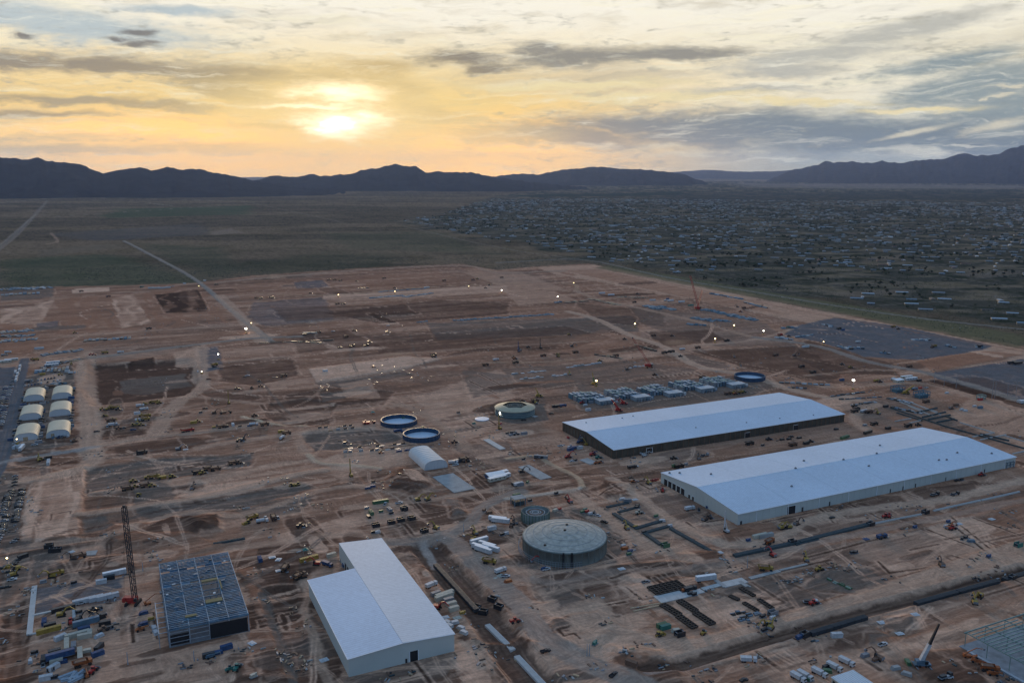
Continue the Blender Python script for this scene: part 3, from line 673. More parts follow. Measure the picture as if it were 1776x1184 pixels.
# ------------------------------------------------------------------ mesh builder
class MB:
    def __init__(s): s.v = []; s.f = []; s.m = []; s.mats = []
    def _mi(s, mt):
        if mt not in s.mats: s.mats.append(mt)
        return s.mats.index(mt)
    def add(s, vs, fs, mt):
        k = len(s.v); s.v += [tuple(map(float, p)) for p in vs]; i = s._mi(mt)
        for f in fs: s.f.append(tuple(k+j for j in f)); s.m.append(i)
        return s
    def box(s, c, d, mt, rz=0, top=1.0, tx=0.0):
        cx, cy, cz = c; dx, dy, dz = d[0]/2, d[1]/2, d[2]/2; q = []
        for sz, k in ((-1, 1), (1, top)):
            for sx, sy in ((-1, -1), (1, -1), (1, 1), (-1, 1)):
                X_, Y_ = sx*dx*k + (tx if sz > 0 else 0), sy*dy*(k if top != 1 else 1)
                q.append((cx+X_*math.cos(rz)-Y_*math.sin(rz), cy+X_*math.sin(rz)+Y_*math.cos(rz), cz+sz*dz))
        return s.add(q, [(3, 2, 1, 0), (4, 5, 6, 7), (0, 1, 5, 4), (1, 2, 6, 5), (2, 3, 7, 6), (3, 0, 4, 7)], mt)
    def beam(s, p, q, w, mt, w2=None, h=None):
        p = np.array(p, float); q = np.array(q, float); d = q-p; d /= np.linalg.norm(d)+1e-9
        a = np.cross(d, (0, 0, 1.0)); 
        if np.linalg.norm(a) < .05: a = np.cross(d, (0, 1.0, 0))
        a /= np.linalg.norm(a); b = np.cross(a, d); w2 = w if w2 is None else w2; h = w if h is None else h
        vs = []
        for o, k, kh in ((p, w/2, h/2), (q, w2/2, h/2*(w2/w))):
            for sa, sb in ((-1, -1), (1, -1), (1, 1), (-1, 1)): vs.append(o+a*k*sa+b*kh*sb)
        return s.add(vs, [(0, 1, 2, 3), (7, 6, 5, 4), (0, 4, 5, 1), (1, 5, 6, 2), (2, 6, 7, 3), (3, 7, 4, 0)], mt)
    def cyl(s, c, r, h, mt, n=12, axis='z', r2=None, cap=True):
        r2 = r if r2 is None else r2; vs = []
        for t, rr in ((0, r), (h, r2)):
            for i in range(n):
                a = 2*math.pi*i/n; p = (rr*math.cos(a), rr*math.sin(a), t)
                if axis == 'x': p = (t, p[0], p[1])
                if axis == 'y': p = (p[0], t, p[1])
                vs.append((c[0]+p[0], c[1]+p[1], c[2]+p[2]))
        fs = [(i, (i+1) % n, n+(i+1) % n, n+i) for i in range(n)]
        if cap: fs += [tuple(range(n))[::-1], tuple(range(n, 2*n))]
        return s.add(vs, fs, mt)
    def rev(s, prof, mt, n=48, a0=0, a1=2*math.pi, c=(0, 0)):
        full = abs(a1-a0-2*math.pi) < 1e-6; k = n if full else n+1; vs = []
        for i in range(k):
            a = a0+(a1-a0)*i/n
            for r, z in prof: vs.append((c[0]+r*math.cos(a), c[1]+r*math.sin(a), z))
        P = len(prof); fs = []
        for i in range(n):
            j = (i+1) % k
            for t in range(P-1): fs.append((i*P+t, j*P+t, j*P+t+1, i*P+t+1))
        return s.add(vs, fs, mt)
    def prism(s, pts, z0, z1, mt):
        n = len(pts); vs = [(p[0], p[1], z0) for p in pts]+[(p[0], p[1], z1) for p in pts]
        return s.add(vs, [tuple(range(n))[::-1], tuple(range(n, 2*n))]+[(i, (i+1) % n, n+(i+1) % n, n+i) for i in range(n)], mt)
    def merge(s, o):
        k = len(s.v); s.v += o.v
        idx = [s._mi(m) for m in o.mats]
        for f, m in zip(o.f, o.m): s.f.append(tuple(k+j for j in f)); s.m.append(idx[m])
        return s
    def mesh(s, name, smooth=False):
        me = bpy.data.meshes.new(name); me.from_pydata(s.v, [], s.f)
        for m in s.mats: me.materials.append(m)
        me.polygons.foreach_set('material_index', s.m)
        if smooth: me.polygons.foreach_set('use_smooth', [True]*len(s.f))
        me.update(); return me
def link(name, data, parent=None, loc=None, rz=0):
    o = bpy.data.objects.new(name, data); COL.objects.link(o)
    if parent is not None: o.parent = parent
    if loc is not None: o.location = loc
    if rz: o.rotation_euler = (0, 0, rz)
    return o
def thing(name, label, cat, loc, rz=0, group=None, data=None):
    o = link(name, data, None, loc, rz); o['label'] = label; o['category'] = cat
    if group: o['group'] = group
    return o
def struct(name, data, kind='structure'):
    o = link(name, data); o['kind'] = kind; return o
def place_thing(name, label, cat, px, py, rz=0, group=None, data=None, z=None):
    x, y = at(px, py); return thing(name, label, cat, (x, y, gz(x, y) if z is None else z), rz, group, data)
# ------------------------------------------------------------------ layout in site coordinates
def corner(px, py, h): return site(*at(px, py, h))
wa = corner(1064, 780, 8.5); wb = corner(1280, 891, 8.5); wc = corner(604, 1142, 10); ws_ = corner(293, 1094, 9.5); wg = corner(1672, 1097, 8)
wsh = corner(1441, 1172, 4.5)
RECT = {'A': (wa[0], wa[1], 274, 95), 'B': (wb[0], wb[1], 301, 96), 'C': (wc[0], wc[1], 57, 134), 'S': (ws_[0], ws_[1], 41, 88), 'G': (wg[0], wg[1]-52, 80, 52),
        'H': (wsh[0], wsh[1]-30, 15, 30)}
for k, (u0, v0, lu, lv) in RECT.items(): PADS.append((u0+lu/2, v0+lv/2, lu/2, lv/2))
def padpx(px, py, hu, hv):
    u, v = site(*at(px, py)); PADS.append((u, v, hu, hv))
TANKS = {'dome': (979, 951), 'dark': (928.5, 901), 'cream': (893, 717), 'b1': (692, 734), 'b2': (731, 758.5), 'b3': (1300, 656.5)}
for k, r in (('dome', 31), ('dark', 12), ('cream', 23), ('b1', 21), ('b2', 20), ('b3', 22)): padpx(*TANKS[k], r, r)
SHEL = [(40.5, 697), (89.5, 693), (33, 730), (85, 723), (24, 766), (80, 760)]
for p in SHEL:
    u, v = site(*at(*p)); PADS.append((u+10.5, v+19, 11, 20))
u, v = site(*at(736.5, 816)); PADS.append((u+10.5, v+21, 11, 22))
MODS = [(1045, 699), (1107, 693), (1164, 686), (1219, 678), (1273, 671)]
for p in MODS: padpx(p[0]-12, p[1]-8, 30, 30)

for _a in ((1157, 1022, 14, 9), (1192, 1066, 22, 16), (1310, 1042, 16, 14)): padpx(*_a)
# ------------------------------------------------------------------ ground sheet (fan of cells about the point below the camera, finer where it is seen)
def build_ground():
    azs = []
    amax = math.atan(1.22*CX/FP)*1.06
    n = 1090
    azs = list(np.linspace(-amax, amax, n)); rest = list(np.linspace(amax, 2*math.pi-amax, 46)[1:-1])
    azs = np.array(azs+rest)
    rs = [1.0, 120, 220, 290]
    y = 1262.0
    while y > 308:
        dep = PITCH + math.atan((y-CY)/FP)
        if dep < .003: break
        rs.append(H/math.tan(dep)); y -= 1.28 if y > 470 else (1.0 if y > 360 else .9)
    while rs[-1] < 36000: rs.append(rs[-1]*1.15)
    rs.append(45000)
    rs = np.array(rs); nr, na = len(rs), len(azs)
    Rr, Aa = np.meshgrid(rs, azs, indexing='ij')
    Xx = (Rr*np.sin(Aa)).ravel(); Yy = (Rr*np.cos(Aa)).ravel()
    z = np.empty(Xx.shape); c = np.empty(Xx.shape+(3,)); CH = 60000
    for i in range(0, len(Xx), CH):
        z[i:i+CH], c[i:i+CH] = field(Xx[i:i+CH], Yy[i:i+CH])
    me = bpy.data.meshes.new('ground'); nv = nr*na; me.vertices.add(nv)
    me.vertices.foreach_set('co', np.stack([Xx, Yy, z], -1).ravel())
    I, J = np.meshgrid(np.arange(nr-1), np.arange(na), indexing='ij'); J2 = (J+1) % na
    q = np.stack([I*na+J, I*na+J2, (I+1)*na+J2, (I+1)*na+J], -1).reshape(-1, 4)[:, ::-1]
    nf = len(q); me.loops.add(nf*4); me.loops.foreach_set('vertex_index', q.ravel().astype(np.int32))
    me.polygons.add(nf); me.polygons.foreach_set('loop_start', np.arange(nf, dtype=np.int32)*4)
    me.polygons.foreach_set('use_smooth', np.ones(nf, bool))
    a = me.color_attributes.new('col', 'FLOAT_COLOR', 'POINT'); a.data.foreach_set('color', np.concatenate([c, np.ones((nv, 1))], 1).ravel().astype(np.float32))
    me.materials.append(M_GROUND); me.update(); me.validate(); struct('ground', me)
    print('ground verts', nv, 'time', time.time()-T0)
build_ground()
def build_roads():
    for k, (pts, wd, colr, stg, soft, h, nm) in enumerate(RDW):
        if nm not in ('asphalt_road', 'haul_road', 'gravel_road') : continue
        # resample
        P = np.array(pts); d = np.r_[0, np.cumsum(np.hypot(*(P[1:]-P[:-1]).T))]
        step = 3.0 if d[-1] < 900 else 9.0
        t = np.arange(0, d[-1], step); x = np.interp(t, d, P[:, 0]); y = np.interp(t, d, P[:, 1])
        keep = np.hypot(x, y) < 5200; x, y, t = x[keep], y[keep], t[keep]
        if len(x) < 3: continue
        tx = np.gradient(x); ty = np.gradient(y); l = np.hypot(tx, ty); tx /= l; ty /= l
        offs = np.linspace(-1, 1, 9); Xx = x[:, None]-ty[:, None]*offs*wd*.5; Yy = y[:, None]+tx[:, None]*offs*wd*.5
        z, c = field(Xx.ravel(), Yy.ravel())
        far = np.clip(np.hypot(Xx, Yy)/900, 1, 4)
        lift = (.34*(1-np.abs(offs)**3)[None, :]*far - .06 - .30*vn(Xx/5, Yy/5, 55)*(np.abs(offs)[None, :] > .7)).ravel()
        n, m = Xx.shape; me = bpy.data.meshes.new(nm)
        q = []
        for i in range(n-1):
            for j in range(m-1): q.append((i*m+j, (i+1)*m+j, (i+1)*m+j+1, i*m+j+1))
        me.from_pydata(np.stack([Xx.ravel(), Yy.ravel(), z+lift], -1).tolist(), [], q)
        a = me.color_attributes.new('col', 'FLOAT_COLOR', 'POINT'); a.data.foreach_set('color', np.concatenate([c, np.ones((n*m, 1))], 1).ravel().astype(np.float32))
        me.polygons.foreach_set('use_smooth', [True]*len(q)); me.materials.append(M_GROUND); me.update(); struct(nm, me)
build_roads()

# ------------------------------------------------------------------ mountains
def mountain(name, sil, dist, depth, seed, extra=0):
    """sil: silhouette (px,py); ridge at `dist`, spurs run down toward the plain"""
    mt = mat('mountain_scrub', (.032, .032, .037), 1.0, 0, .3, .004, 0)
    sx = np.array([s[0] for s in sil]); sy = np.array([s[1] for s in sil])
    px = np.arange(sx[0], sx[-1], 2.2); py = np.interp(px, sx, sy)
    az = []; hh = []
    for a, b in zip(px, py):
        d = ray(a, b); az.append(math.atan2(d[0], d[1])); hh.append(H + dist*d[2]/math.hypot(d[0], d[1]))
    az = np.array(az); hh = np.maximum(np.array(hh), 4)
    T = np.concatenate([np.linspace(-1, 0, 26), np.linspace(.06, 1, 8)])
    Rg = dist + T*depth; A_, R_ = np.meshgrid(az, Rg); HH = np.tile(hh, (len(T), 1)); TT = np.tile(T[:, None], (1, len(az)))
    Xx = R_*np.sin(A_); Yy = R_*np.cos(A_)
    rg = 1-np.abs(2*fbm(A_*dist/(500), TT*1.8+seed, 4, seed)-1)*1.0
    rg2 = 1-np.abs(2*fbm(Xx/260, Yy/420, 4, seed+5)-1)
    prof = np.clip(1-np.abs(TT), 0, 1)
    fan = prof**2.1*.8 + .2*prof**.9
    spur = (rg-.55)*.75*prof*(1-prof)*2.2 + (rg2-.6)*.25*(1-prof)*prof*2
    edge = sm(np.arange(len(az)), -1, 10)*sm(len(az)-np.arange(len(az)), 0, 10)
    zz = HH*(fan + np.clip(spur, -.22, .30))
    zz = np.minimum(zz, HH*(.35+.65*prof**.5)) ; zz = np.where(TT == 0, HH, np.minimum(zz, HH*(1-.02*np.abs(TT)*20*(np.abs(TT) < .05))))
    zz = zz*(edge[None, :]*.9+.1) if extra else zz
    zz = zz - 30*(1-prof) 
    n, m = Xx.shape
    I, J = np.meshgrid(np.arange(n-1), np.arange(m-1), indexing='ij')
    q = np.stack([I*m+J, I*m+J+1, (I+1)*m+J+1, (I+1)*m+J], -1).reshape(-1, 4)
    me = bpy.data.meshes.new(name); me.from_pydata(np.stack([Xx, Yy, zz], -1).reshape(-1, 3).tolist(), [], q.tolist())
    me.polygons.foreach_set('use_smooth', [True]*len(q)); me.materials.append(mt); me.update(); struct(name, me)
def jag(sil, amp, seed):
    r_ = random.Random(seed); out = []
    for (a, b), (c_, d) in zip(sil[:-1], sil[1:]):
        n = max(1, int((c_-a)/5))
        for i in range(n):
            t = i/n; out.append((a+(c_-a)*t, b+(d-b)*t+(r_.uniform(-amp, amp) if i else 0)))
    out.append(sil[-1]); return out
mountain('mountain_range', jag([(-420, 285), (-300, 268), (-180, 276), (-80, 270), (0, 273), (22, 274), (48, 277), (66, 273), (85, 280), (112, 281), (140, 285), (160, 294), (178, 301), (196, 297), (225, 292), (247, 291), (262, 296), (290, 289), (318, 295), (345, 293), (370, 300), (405, 305), (440, 314), (520, 324), (600, 330)], 1.3, 1), 11600, 2100, 11)
mountain('mountain_range', jag([(360, 326), (410, 318), (445, 312), (470, 305), (502, 307), (520, 306), (540, 302), (556, 306), (585, 303), (612, 301), (625, 295), (640, 293), (662, 290), (685, 284), (700, 288), (722, 288), (737, 299), (760, 297), (785, 299), (820, 299), (856, 307), (900, 313), (960, 320), (1020, 325)], 1.3, 2), 13800, 2500, 23)
mountain('mountain_range', jag([(800, 316), (840, 309), (870, 304), (905, 301), (935, 303), (975, 294), (1015, 291), (1042, 289), (1075, 293), (1110, 293), (1150, 297), (1180, 301), (1195, 306), (1212, 312), (1230, 318)], 1.0, 3), 18500, 3200, 31)
mountain('mountain_range', jag([(1330, 314), (1348, 307), (1360, 301), (1372, 296), (1400, 289), (1420, 286), (1432, 279), (1446, 283), (1462, 281), (1478, 279), (1492, 282), (1512, 283), (1530, 278), (1547, 282), (1562, 283), (1600, 277), (1640, 275), (1660, 268), (1672, 266), (1690, 270), (1712, 270), (1734, 267), (1745, 260), (1758, 256), (1776, 252), (1830, 240), (1900, 248), (2000, 236), (2150, 262), (2300, 285)], 1.5, 4), 26000, 6000, 47)
mountain('mountain_range', jag([(1150, 299), (1190, 297), (1215, 295), (1240, 295), (1262, 297), (1300, 298), (1345, 297), (1375, 295), (1420, 295), (1470, 297)], .4, 5), 36000, 5000, 59)

# ------------------------------------------------------------------ materials
def roofmat(name, col, sc, rough=.6):
    m = mat(name, col, rough, 0, .06, .02, .12); n = m.node_tree; b = n.nodes['Principled BSDF']
    g = n.nodes.new('ShaderNodeTexCoord'); w = n.nodes.new('ShaderNodeTexWave'); w.bands_direction = sc; w.inputs['Scale'].default_value = .16
    n.links.new(g.outputs['Object'], w.inputs['Vector'])
    old = b.inputs['Base Color'].links[0].from_socket; m1 = n.nodes.new('ShaderNodeMapRange'); m1.inputs[1].default_value = 0; m1.inputs[2].default_value = .25; m1.inputs[3].default_value = .86; m1.inputs[4].default_value = 1.0
    n.links.new(w.outputs[1], m1.inputs[0]); st = n.nodes.new('ShaderNodeTexNoise'); st.inputs['Scale'].default_value = .35; st.inputs['Detail'].default_value = 8; st.inputs['Roughness'].default_value = .75; n.links.new(g.outputs['Object'], st.inputs['Vector'])
    m4 = n.nodes.new('ShaderNodeMapRange'); m4.inputs[1].default_value = .3; m4.inputs[2].default_value = .7; m4.inputs[3].default_value = .88; m4.inputs[4].default_value = 1.08; n.links.new(st.outputs[0], m4.inputs[0])
    m5 = n.nodes.new('ShaderNodeMath'); m5.operation = 'MULTIPLY'; n.links.new(m1.outputs[0], m5.inputs[0]); n.links.new(m4.outputs[0], m5.inputs[1])
    s5 = n.nodes.new('ShaderNodeVectorMath'); s5.operation = 'SCALE'; n.links.new(old, s5.inputs[0]); n.links.new(m5.outputs[0], s5.inputs['Scale']); n.links.new(s5.outputs[0], b.inputs['Base Color'])
    bu = n.nodes.new('ShaderNodeBump'); bu.inputs['Strength'].default_value = .10; bu.inputs['Distance'].default_value = .12
    n.links.new(w.outputs[1], bu.inputs['Height']); n.links.new(bu.outputs[0], b.inputs['Normal']); return m
ROOF = roofmat('white_roof_metal', (.64, .71, .80), 'X'); ROOFG = roofmat('pale_roof_metal', (.70, .70, .72), 'X')
WALL = mat('pale_wall_panel', (.50, .53, .50), .6, 0, .07, .05); WALLD = mat('dark_frame_wall', (.075, .062, .045), .8, 0, .35, .15)
TRIM = mat('white_trim', (.78, .8, .82), .5, 0, .05); DARK = mat('dark_void', (.015, .015, .018), .8); BLK = mat('black_rubber', (.02, .02, .022), .8)
STEEL = mat('galvanised_steel', (.36, .42, .48), .45, .35, .2, .5); BSTEEL = mat('blue_grey_steel', (.12, .20, .27), .5, .2, .3, .3); GSTEEL = mat('green_grey_steel', (.24, .33, .30), .5, .2, .2, .3)
CONC = mat('concrete', (.36, .36, .35), .85, 0, .2, .15, .3); CONCD = mat('shotcrete_grey_green', (.17, .195, .185), .85, 0, .3, .12, .3)
YEL = mat('machine_yellow', (.36, .23, .04), .6, var=.4); ORG = mat('machine_orange', (.40, .11, .03), .6, var=.4); RED = mat('crane_red', (.42, .03, .025), .45); WHT = mat('white_paint', (.52, .53, .54), .6, 0, .25)
GLS = mat('cab_glass', (.02, .025, .03), .15, 0, .1, 1, .6); BLU = mat('strong_blue', (.025, .07, .17), .6, var=.4); TEAL = mat('teal_green', (.03, .17, .14), .5); CRM = mat('cream_fabric', (.84, .66, .45), .7, 0, .08, .1)
CRMW = mat('end_fabric_white', (.58, .59, .60), .7, 0, .06, .2); FABW = mat('white_fabric', (.70, .66, .62), .7, 0, .06, .1); WOOD = mat('sawn_timber', (.45, .32, .20), .8, 0, .25, .8); CONT = mat('beige_container', (.46, .43, .35), .6, 0, .15, .5)
GRYV = mat('grey_paint', (.22, .23, .25), .4); BLKV = mat('black_paint', (.025, .027, .032), .35); SILV = mat('silver_paint', (.42, .43, .45), .35, .3); BRN = mat('weathered_brown', (.16, .09, .06), .7)
DCUL = mat('black_conduit', (.022, .032, .042), .55, 0, .35, .4); GRN = mat('green_paint', (.06, .14, .07), .5); LINER = mat('basin_liner_white', (.60, .66, .74), .5, 0, .08, .1)
BWALL = mat('basin_blue_wall', (.018, .06, .12), .5, 0, .3, .3); CREAMR = mat('cream_roof_panel', (.50, .42, .28), .7, 0, .1, .3)
LAMP = mat('lamp_glow', (1.0, .93, .78), emit=17.0); LAMPW = mat('warm_lamp_glow', (1.0, .74, .34), emit=9.0)
PAINT = dict(y=YEL, o=ORG, r=RED, w=WHT, k=BLKV, g=GRYV, s=SILV, b=BLU, t=TEAL, n=BRN, c=CONT, e=GRN, l=STEEL, d=BSTEEL, z=CONC)
CNAME = dict(y='yellow', o='orange', r='red', w='white', k='black', g='grey', s='silver', b='blue', t='teal', n='brown', c='beige', e='green', l='steel-grey', d='blue-grey', z='concrete grey')

def sroot(name, label, cat, u, v, z=None, group=None):
    x, y = unsite(u, v); return thing(name, label, cat, (x, y, gz(x, y) if z is None else z), GA, group)
def part(root, name, mb, smooth=False, loc=None): 
    o = link(name, mb.mesh(name, smooth), root, loc); return o

# ------------------------------------------------------------------ big sheds
def quad_panel(mb, pts, th, mt):
    """thin slab whose top is pts (4 points ccw)"""
    top = [np.array(p, float) for p in pts]; bot = [p-np.array((0, 0, th)) for p in top]
    mb.add(top+bot, [(0, 1, 2, 3), (7, 6, 5, 4), (0, 4, 5, 1), (1, 5, 6, 2), (2, 6, 7, 3), (3, 7, 4, 0)], mt)
def gable(name, label, key, he, rise, wallm, roofA, nseg, front_doors=(), left_doors=(), cut=None, ov=.5):
    u0, v0, lu, lv = RECT[key]; root = sroot(name, label, 'warehouse' if key != 'C' else 'building', u0, v0)
    axis = 'u' if lu > lv else 'v'
    if axis == 'u':
        w = MB(); w.box((lu/2, .15, he/2), (lu, .3, he), wallm); part(root, 'wall', w)
        w = MB(); w.box((lu/2, lv-.15, he/2), (lu, .3, he), wallm); part(root, 'wall', w)
        for uu in (0, lu-.3):
            w = MB(); w.prism([(0, 0), (1, 0), (1, 1), (0, 1)], 0, 1, wallm); w.v = []; w.f = []; w.m = []
            P = [(0, .3, 0), (0, lv-.3, 0), (0, lv-.3, he), (0, lv/2, he+rise-.1), (0, .3, he)]
            w.add([(uu+a, b, c_) for a, b, c_ in P]+[(uu+.3, b, c_) for a, b, c_ in P], [(0, 4, 3, 2, 1), (5, 6, 7, 8, 9), (0, 1, 6, 5), (1, 2, 7, 6), (2, 3, 8, 7), (3, 4, 9, 8), (4, 0, 5, 9)], wallm)
            part(root, 'wall', w)
        for s in range(nseg):
            a = -ov+(lu+2*ov)*s/nseg+(.09 if s else 0); b = -ov+(lu+2*ov)*(s+1)/nseg-(.09 if s < nseg-1 else 0)
            w = MB(); quad_panel(w, [(a, -ov, he+.2), (b, -ov, he+.2), (b, lv/2-.12, he+rise+.2), (a, lv/2-.12, he+rise+.2)], .18, roofA); part(root, 'roof_panel', w)
            w = MB(); quad_panel(w, [(a, lv/2+.12, he+rise+.2), (b, lv/2+.12, he+rise+.2), (b, lv+ov, he+.2), (a, lv+ov, he+.2)], .18, roofA); part(root, 'roof_panel', w)
        w = MB(); w.box((lu/2, lv/2, he+rise+.22), (lu+1, .5, .14), TRIM); part(root, 'ridge_cap', w)
        w = MB(); w.box((lu/2, -ov-.12, he+.0), (lu+1, .22, .45), TRIM); part(root, 'gutter', w)
    for (t, w_, h_, m_) in front_doors:
        d = MB(); d.box((t, -.02, h_/2), (w_, .12, h_), m_)
        if w_ > 2.4:
            d.box((t-w_/2-.15, -.05, h_/2), (.3, .2, h_), TRIM); d.box((t+w_/2+.15, -.05, h_/2), (.3, .2, h_), TRIM); d.box((t, -.05, h_+.15), (w_+.6, .2, .3), TRIM)
        part(root, 'door', d)
    for (t, w_, h_, m_) in left_doors:
        d = MB(); d.box((-.04, t, h_/2), (.12, w_, h_), m_); d.box((-.06, t, h_+.15), (.18, w_+.5, .3), TRIM); part(root, 'door', d)
    return root, u0, v0, lu, lv
rb, *_ = gable('long_warehouse', 'long white-roofed warehouse with pale grey walls, nearer of the two long sheds', 'B', 8.5, 4.0, WALL, ROOF, 6,
    front_doors=[(3.2, 1.6, 2.6, DARK), (50, 8, 6.2, DARK), (61, 1.8, 3.4, BLKV), (88, 1.2, 3.2, BLKV), (152, 1.2, 3.2, BLKV), (166, 1.2, 3.2, BLKV), (180, 1.2, 3.2, BLKV), (215, 1.2, 3.2, BLKV), (262, 1.2, 3.2, BLKV)],
    left_doors=[(96*f_, 4.2, 5.2, DARK) for f_ in (.93, .87, .81, .75, .69)] + [(96*f_, 2.0, 3.2, BLKV) for f_ in (.60, .55)])
_m = MB(); _m.box((0, 0, 4.2), (.22, .12, 8.4), WALL); _m = _m.mesh('wall_rib')
for i in range(49):
    if not any(abs(i*6+5-t) < 5.5 for t in (3, 50)): link('wall_rib', _m, rb, (i*6+5, -.05, 0))
for i in range(11): link('wall_rib', _m, rb, (-.05, 3+i*4.6, 0)).rotation_euler = (0, 0, math.pi/2)
_m = MB(); _m.box((0, 0, 4.1), (.4, .3, 8.3), TRIM); _m = _m.mesh('downpipe')
for i in range(10): link('downpipe', _m, rb, (i*30+17, -.15, 0))
for i, (a, b) in enumerate([(120, 62), (150, 47.8), (98, 48.1), (188, 47.7), (212, 66), (258, 24), (235, 16), (228, 18), (286, 12), (30, 70), (4, 90), (11, 86), (160, 30), (70, 22)]):
    w = MB(); z_ = 8.9 + 4.0*(1-abs(b-48)/48); w.box((0, 0, .4), (1.7, 1.1, .9), GRYV); w.cyl((0, 0, .85), .35, .3, DARK, 8); part(rb, 'roof_vent', w, loc=(a, b, z_))
ra, *_ = gable('long_warehouse', 'long white-roofed warehouse with dark unclad frame walls, farther of the two long sheds', 'A', 8.5, 3.5, WALLD, ROOF, 3,
    front_doors=[(38, 6, 5, DARK), (150, 6, 5, DARK), (210, 6, 5, DARK)])
_m = MB(); _m.box((0, 0, 4.1), (.35, .35, 8.2), BRN); _m = _m.mesh('wall_column')
for i in range(46): link('wall_column', _m, ra, (3+i*6-.0, -.12, 0))
for i in range(16): link('wall_column', _m, ra, (-.12, 3+i*6, 0))
for i, (a, b) in enumerate([(18, 80), (58, 78), (72, 80), (104, 20), (160, 14), (240, 8), (200, 12)]):
    w = MB(); w.box((0, 0, .3), (1.2, .8, .7), GRYV); part(ra, 'roof_vent', w, loc=(a, b, 8.8+3.5*(1-abs(b-47.5)/47.5)))
# L-shaped building
def lbuild():
    u0, v0, lu, lv = RECT['C']; he, rise, cutv = 10, 1.8, 94.0
    root = sroot('white_roofed_building', 'L-shaped white-roofed metal building with pale green walls beside the trench', 'building', u0, v0)
    hm = lu/2
    def wl(pts, n_in=(0, 0)):
        w = MB(); (x0, y0), (x1, y1), z0, z1 = pts
        dx, dy = x1-x0, y1-y0; l = math.hypot(dx, dy); nx, ny = -dy/l*.25, dx/l*.25
        w.add([(x0, y0, 0), (x1, y1, 0), (x1, y1, z1), (x0, y0, z0), (x0+nx, y0+ny, 0), (x1+nx, y1+ny, 0), (x1+nx, y1+ny, z1), (x0+nx, y0+ny, z0)], [(0, 1, 2, 3), (7, 6, 5, 4), (0, 4, 5, 1), (1, 5, 6, 2), (2, 6, 7, 3), (3, 7, 4, 0)], WALL)
        part(root, 'wall', w)
    wl(((0, 0), (hm, 0), he, he+rise)); wl(((hm, 0), (lu, 0), he+rise, he)); wl(((lu, .26), (lu, lv-.01), he, he)); wl(((lu-.26, lv), (hm, lv), he, he+rise))
    wl(((hm, lv-.26), (hm, cutv), he+rise, he+rise)); wl(((hm-.01, cutv), (.01, cutv), he+rise-.1, he)); wl(((0, cutv-.26), (0, .26), he, he))
    n = 4
    for i in range(n):
        a = -.4+(cutv+.8)*i/n; b = -.4+(cutv+.8)*(i+1)/n-.03
        w = MB(); quad_panel(w, [(-.4, a, he+.2), (hm-.08, a, he+rise+.2), (hm-.08, b, he+rise+.2), (-.4, b, he+.2)], .16, RY); part(root, 'roof_panel', w)
    for i in range(5):
        a = -.4+(lv+.8)*i/5; b = -.4+(lv+.8)*(i+1)/5-.03
        w = MB(); quad_panel(w, [(hm+.02, a, he+rise+.24), (lu+.4, a, he+.24), (lu+.4, b, he+.24), (hm+.02, b, he+rise+.24)], .18, RYG); part(root, 'roof_panel', w)
    w = MB(); w.box((hm, -.5, he+rise/2), (.01, .01, .01), TRIM)
    w.beam((-.4, -.5, he+.06), (hm, -.5, he+rise+.06), .3, TRIM); w.beam((hm, -.5, he+rise+.06), (lu+.4, -.5, he+.06), .3, TRIM); part(root, 'roof_trim', w)
    w = MB(); w.beam((-.5, -.4, he+.05), (-.5, cutv+.4, he+.05), .3, TRIM); part(root, 'gutter', w)
    d = MB(); d.box((34.5, -.03, 2.9), (4.2, .16, 5.8), DARK); d.box((32.1, -.05, 2.95), (.35, .22, 5.9), TRIM); d.box((36.9, -.05, 2.95), (.35, .22, 5.9), TRIM); part(root, 'roller_door', d)
    d = MB(); d.box((30.3, -.03, 1.2), (1.1, .12, 2.4), BLKV); part(root, 'door', d)
    for b in (118, 112, 106):
        d = MB(); d.box((hm-.06, b, 2.4), (.14, 3.6, 4.6), DARK); part(root, 'door', d)
    for i in range(9):
        w = MB(); w.box((lu+.18, 6+i*15, 4.9), (.18, .25, 9.7), TRIM); part(root, 'downpipe', w)
RY = roofmat('white_roof_metal_long', (.62, .70, .80), 'Y'); RYG = roofmat('pale_roof_metal_long', (.66, .69, .73), 'Y')
lbuild()
# small white ribbed roof shed
def shed():
    u0, v0, lu, lv = RECT['H']; root = sroot('ribbed_roof_shed', 'small shed with white ribbed metal roof at the bottom edge by parked trucks', 'shed', u0, v0)
    w = MB(); w.box((lu/2, lv/2, 2), (lu-.6, lv-.6, 4), CONT); part(root, 'wall', w)
    w = MB(); quad_panel(w, [(0, 0, 4.2), (lu, 0, 4.2), (lu, lv, 4.2), (0, lv, 4.2)], .2, TRIM); part(root, 'roof', w)
    for i in range(11):
        w = MB(); w.box((.7+i*1.36, lv/2, 4.28), (.25, lv, .16), WHT); part(root, 'roof_rib', w)
    for i in range(4):
        w = MB(); w.box((.28, lv-2-i*3.2, 2.2), (.08, 1.6, 1.4), DARK); part(root, 'window', w)
shed()

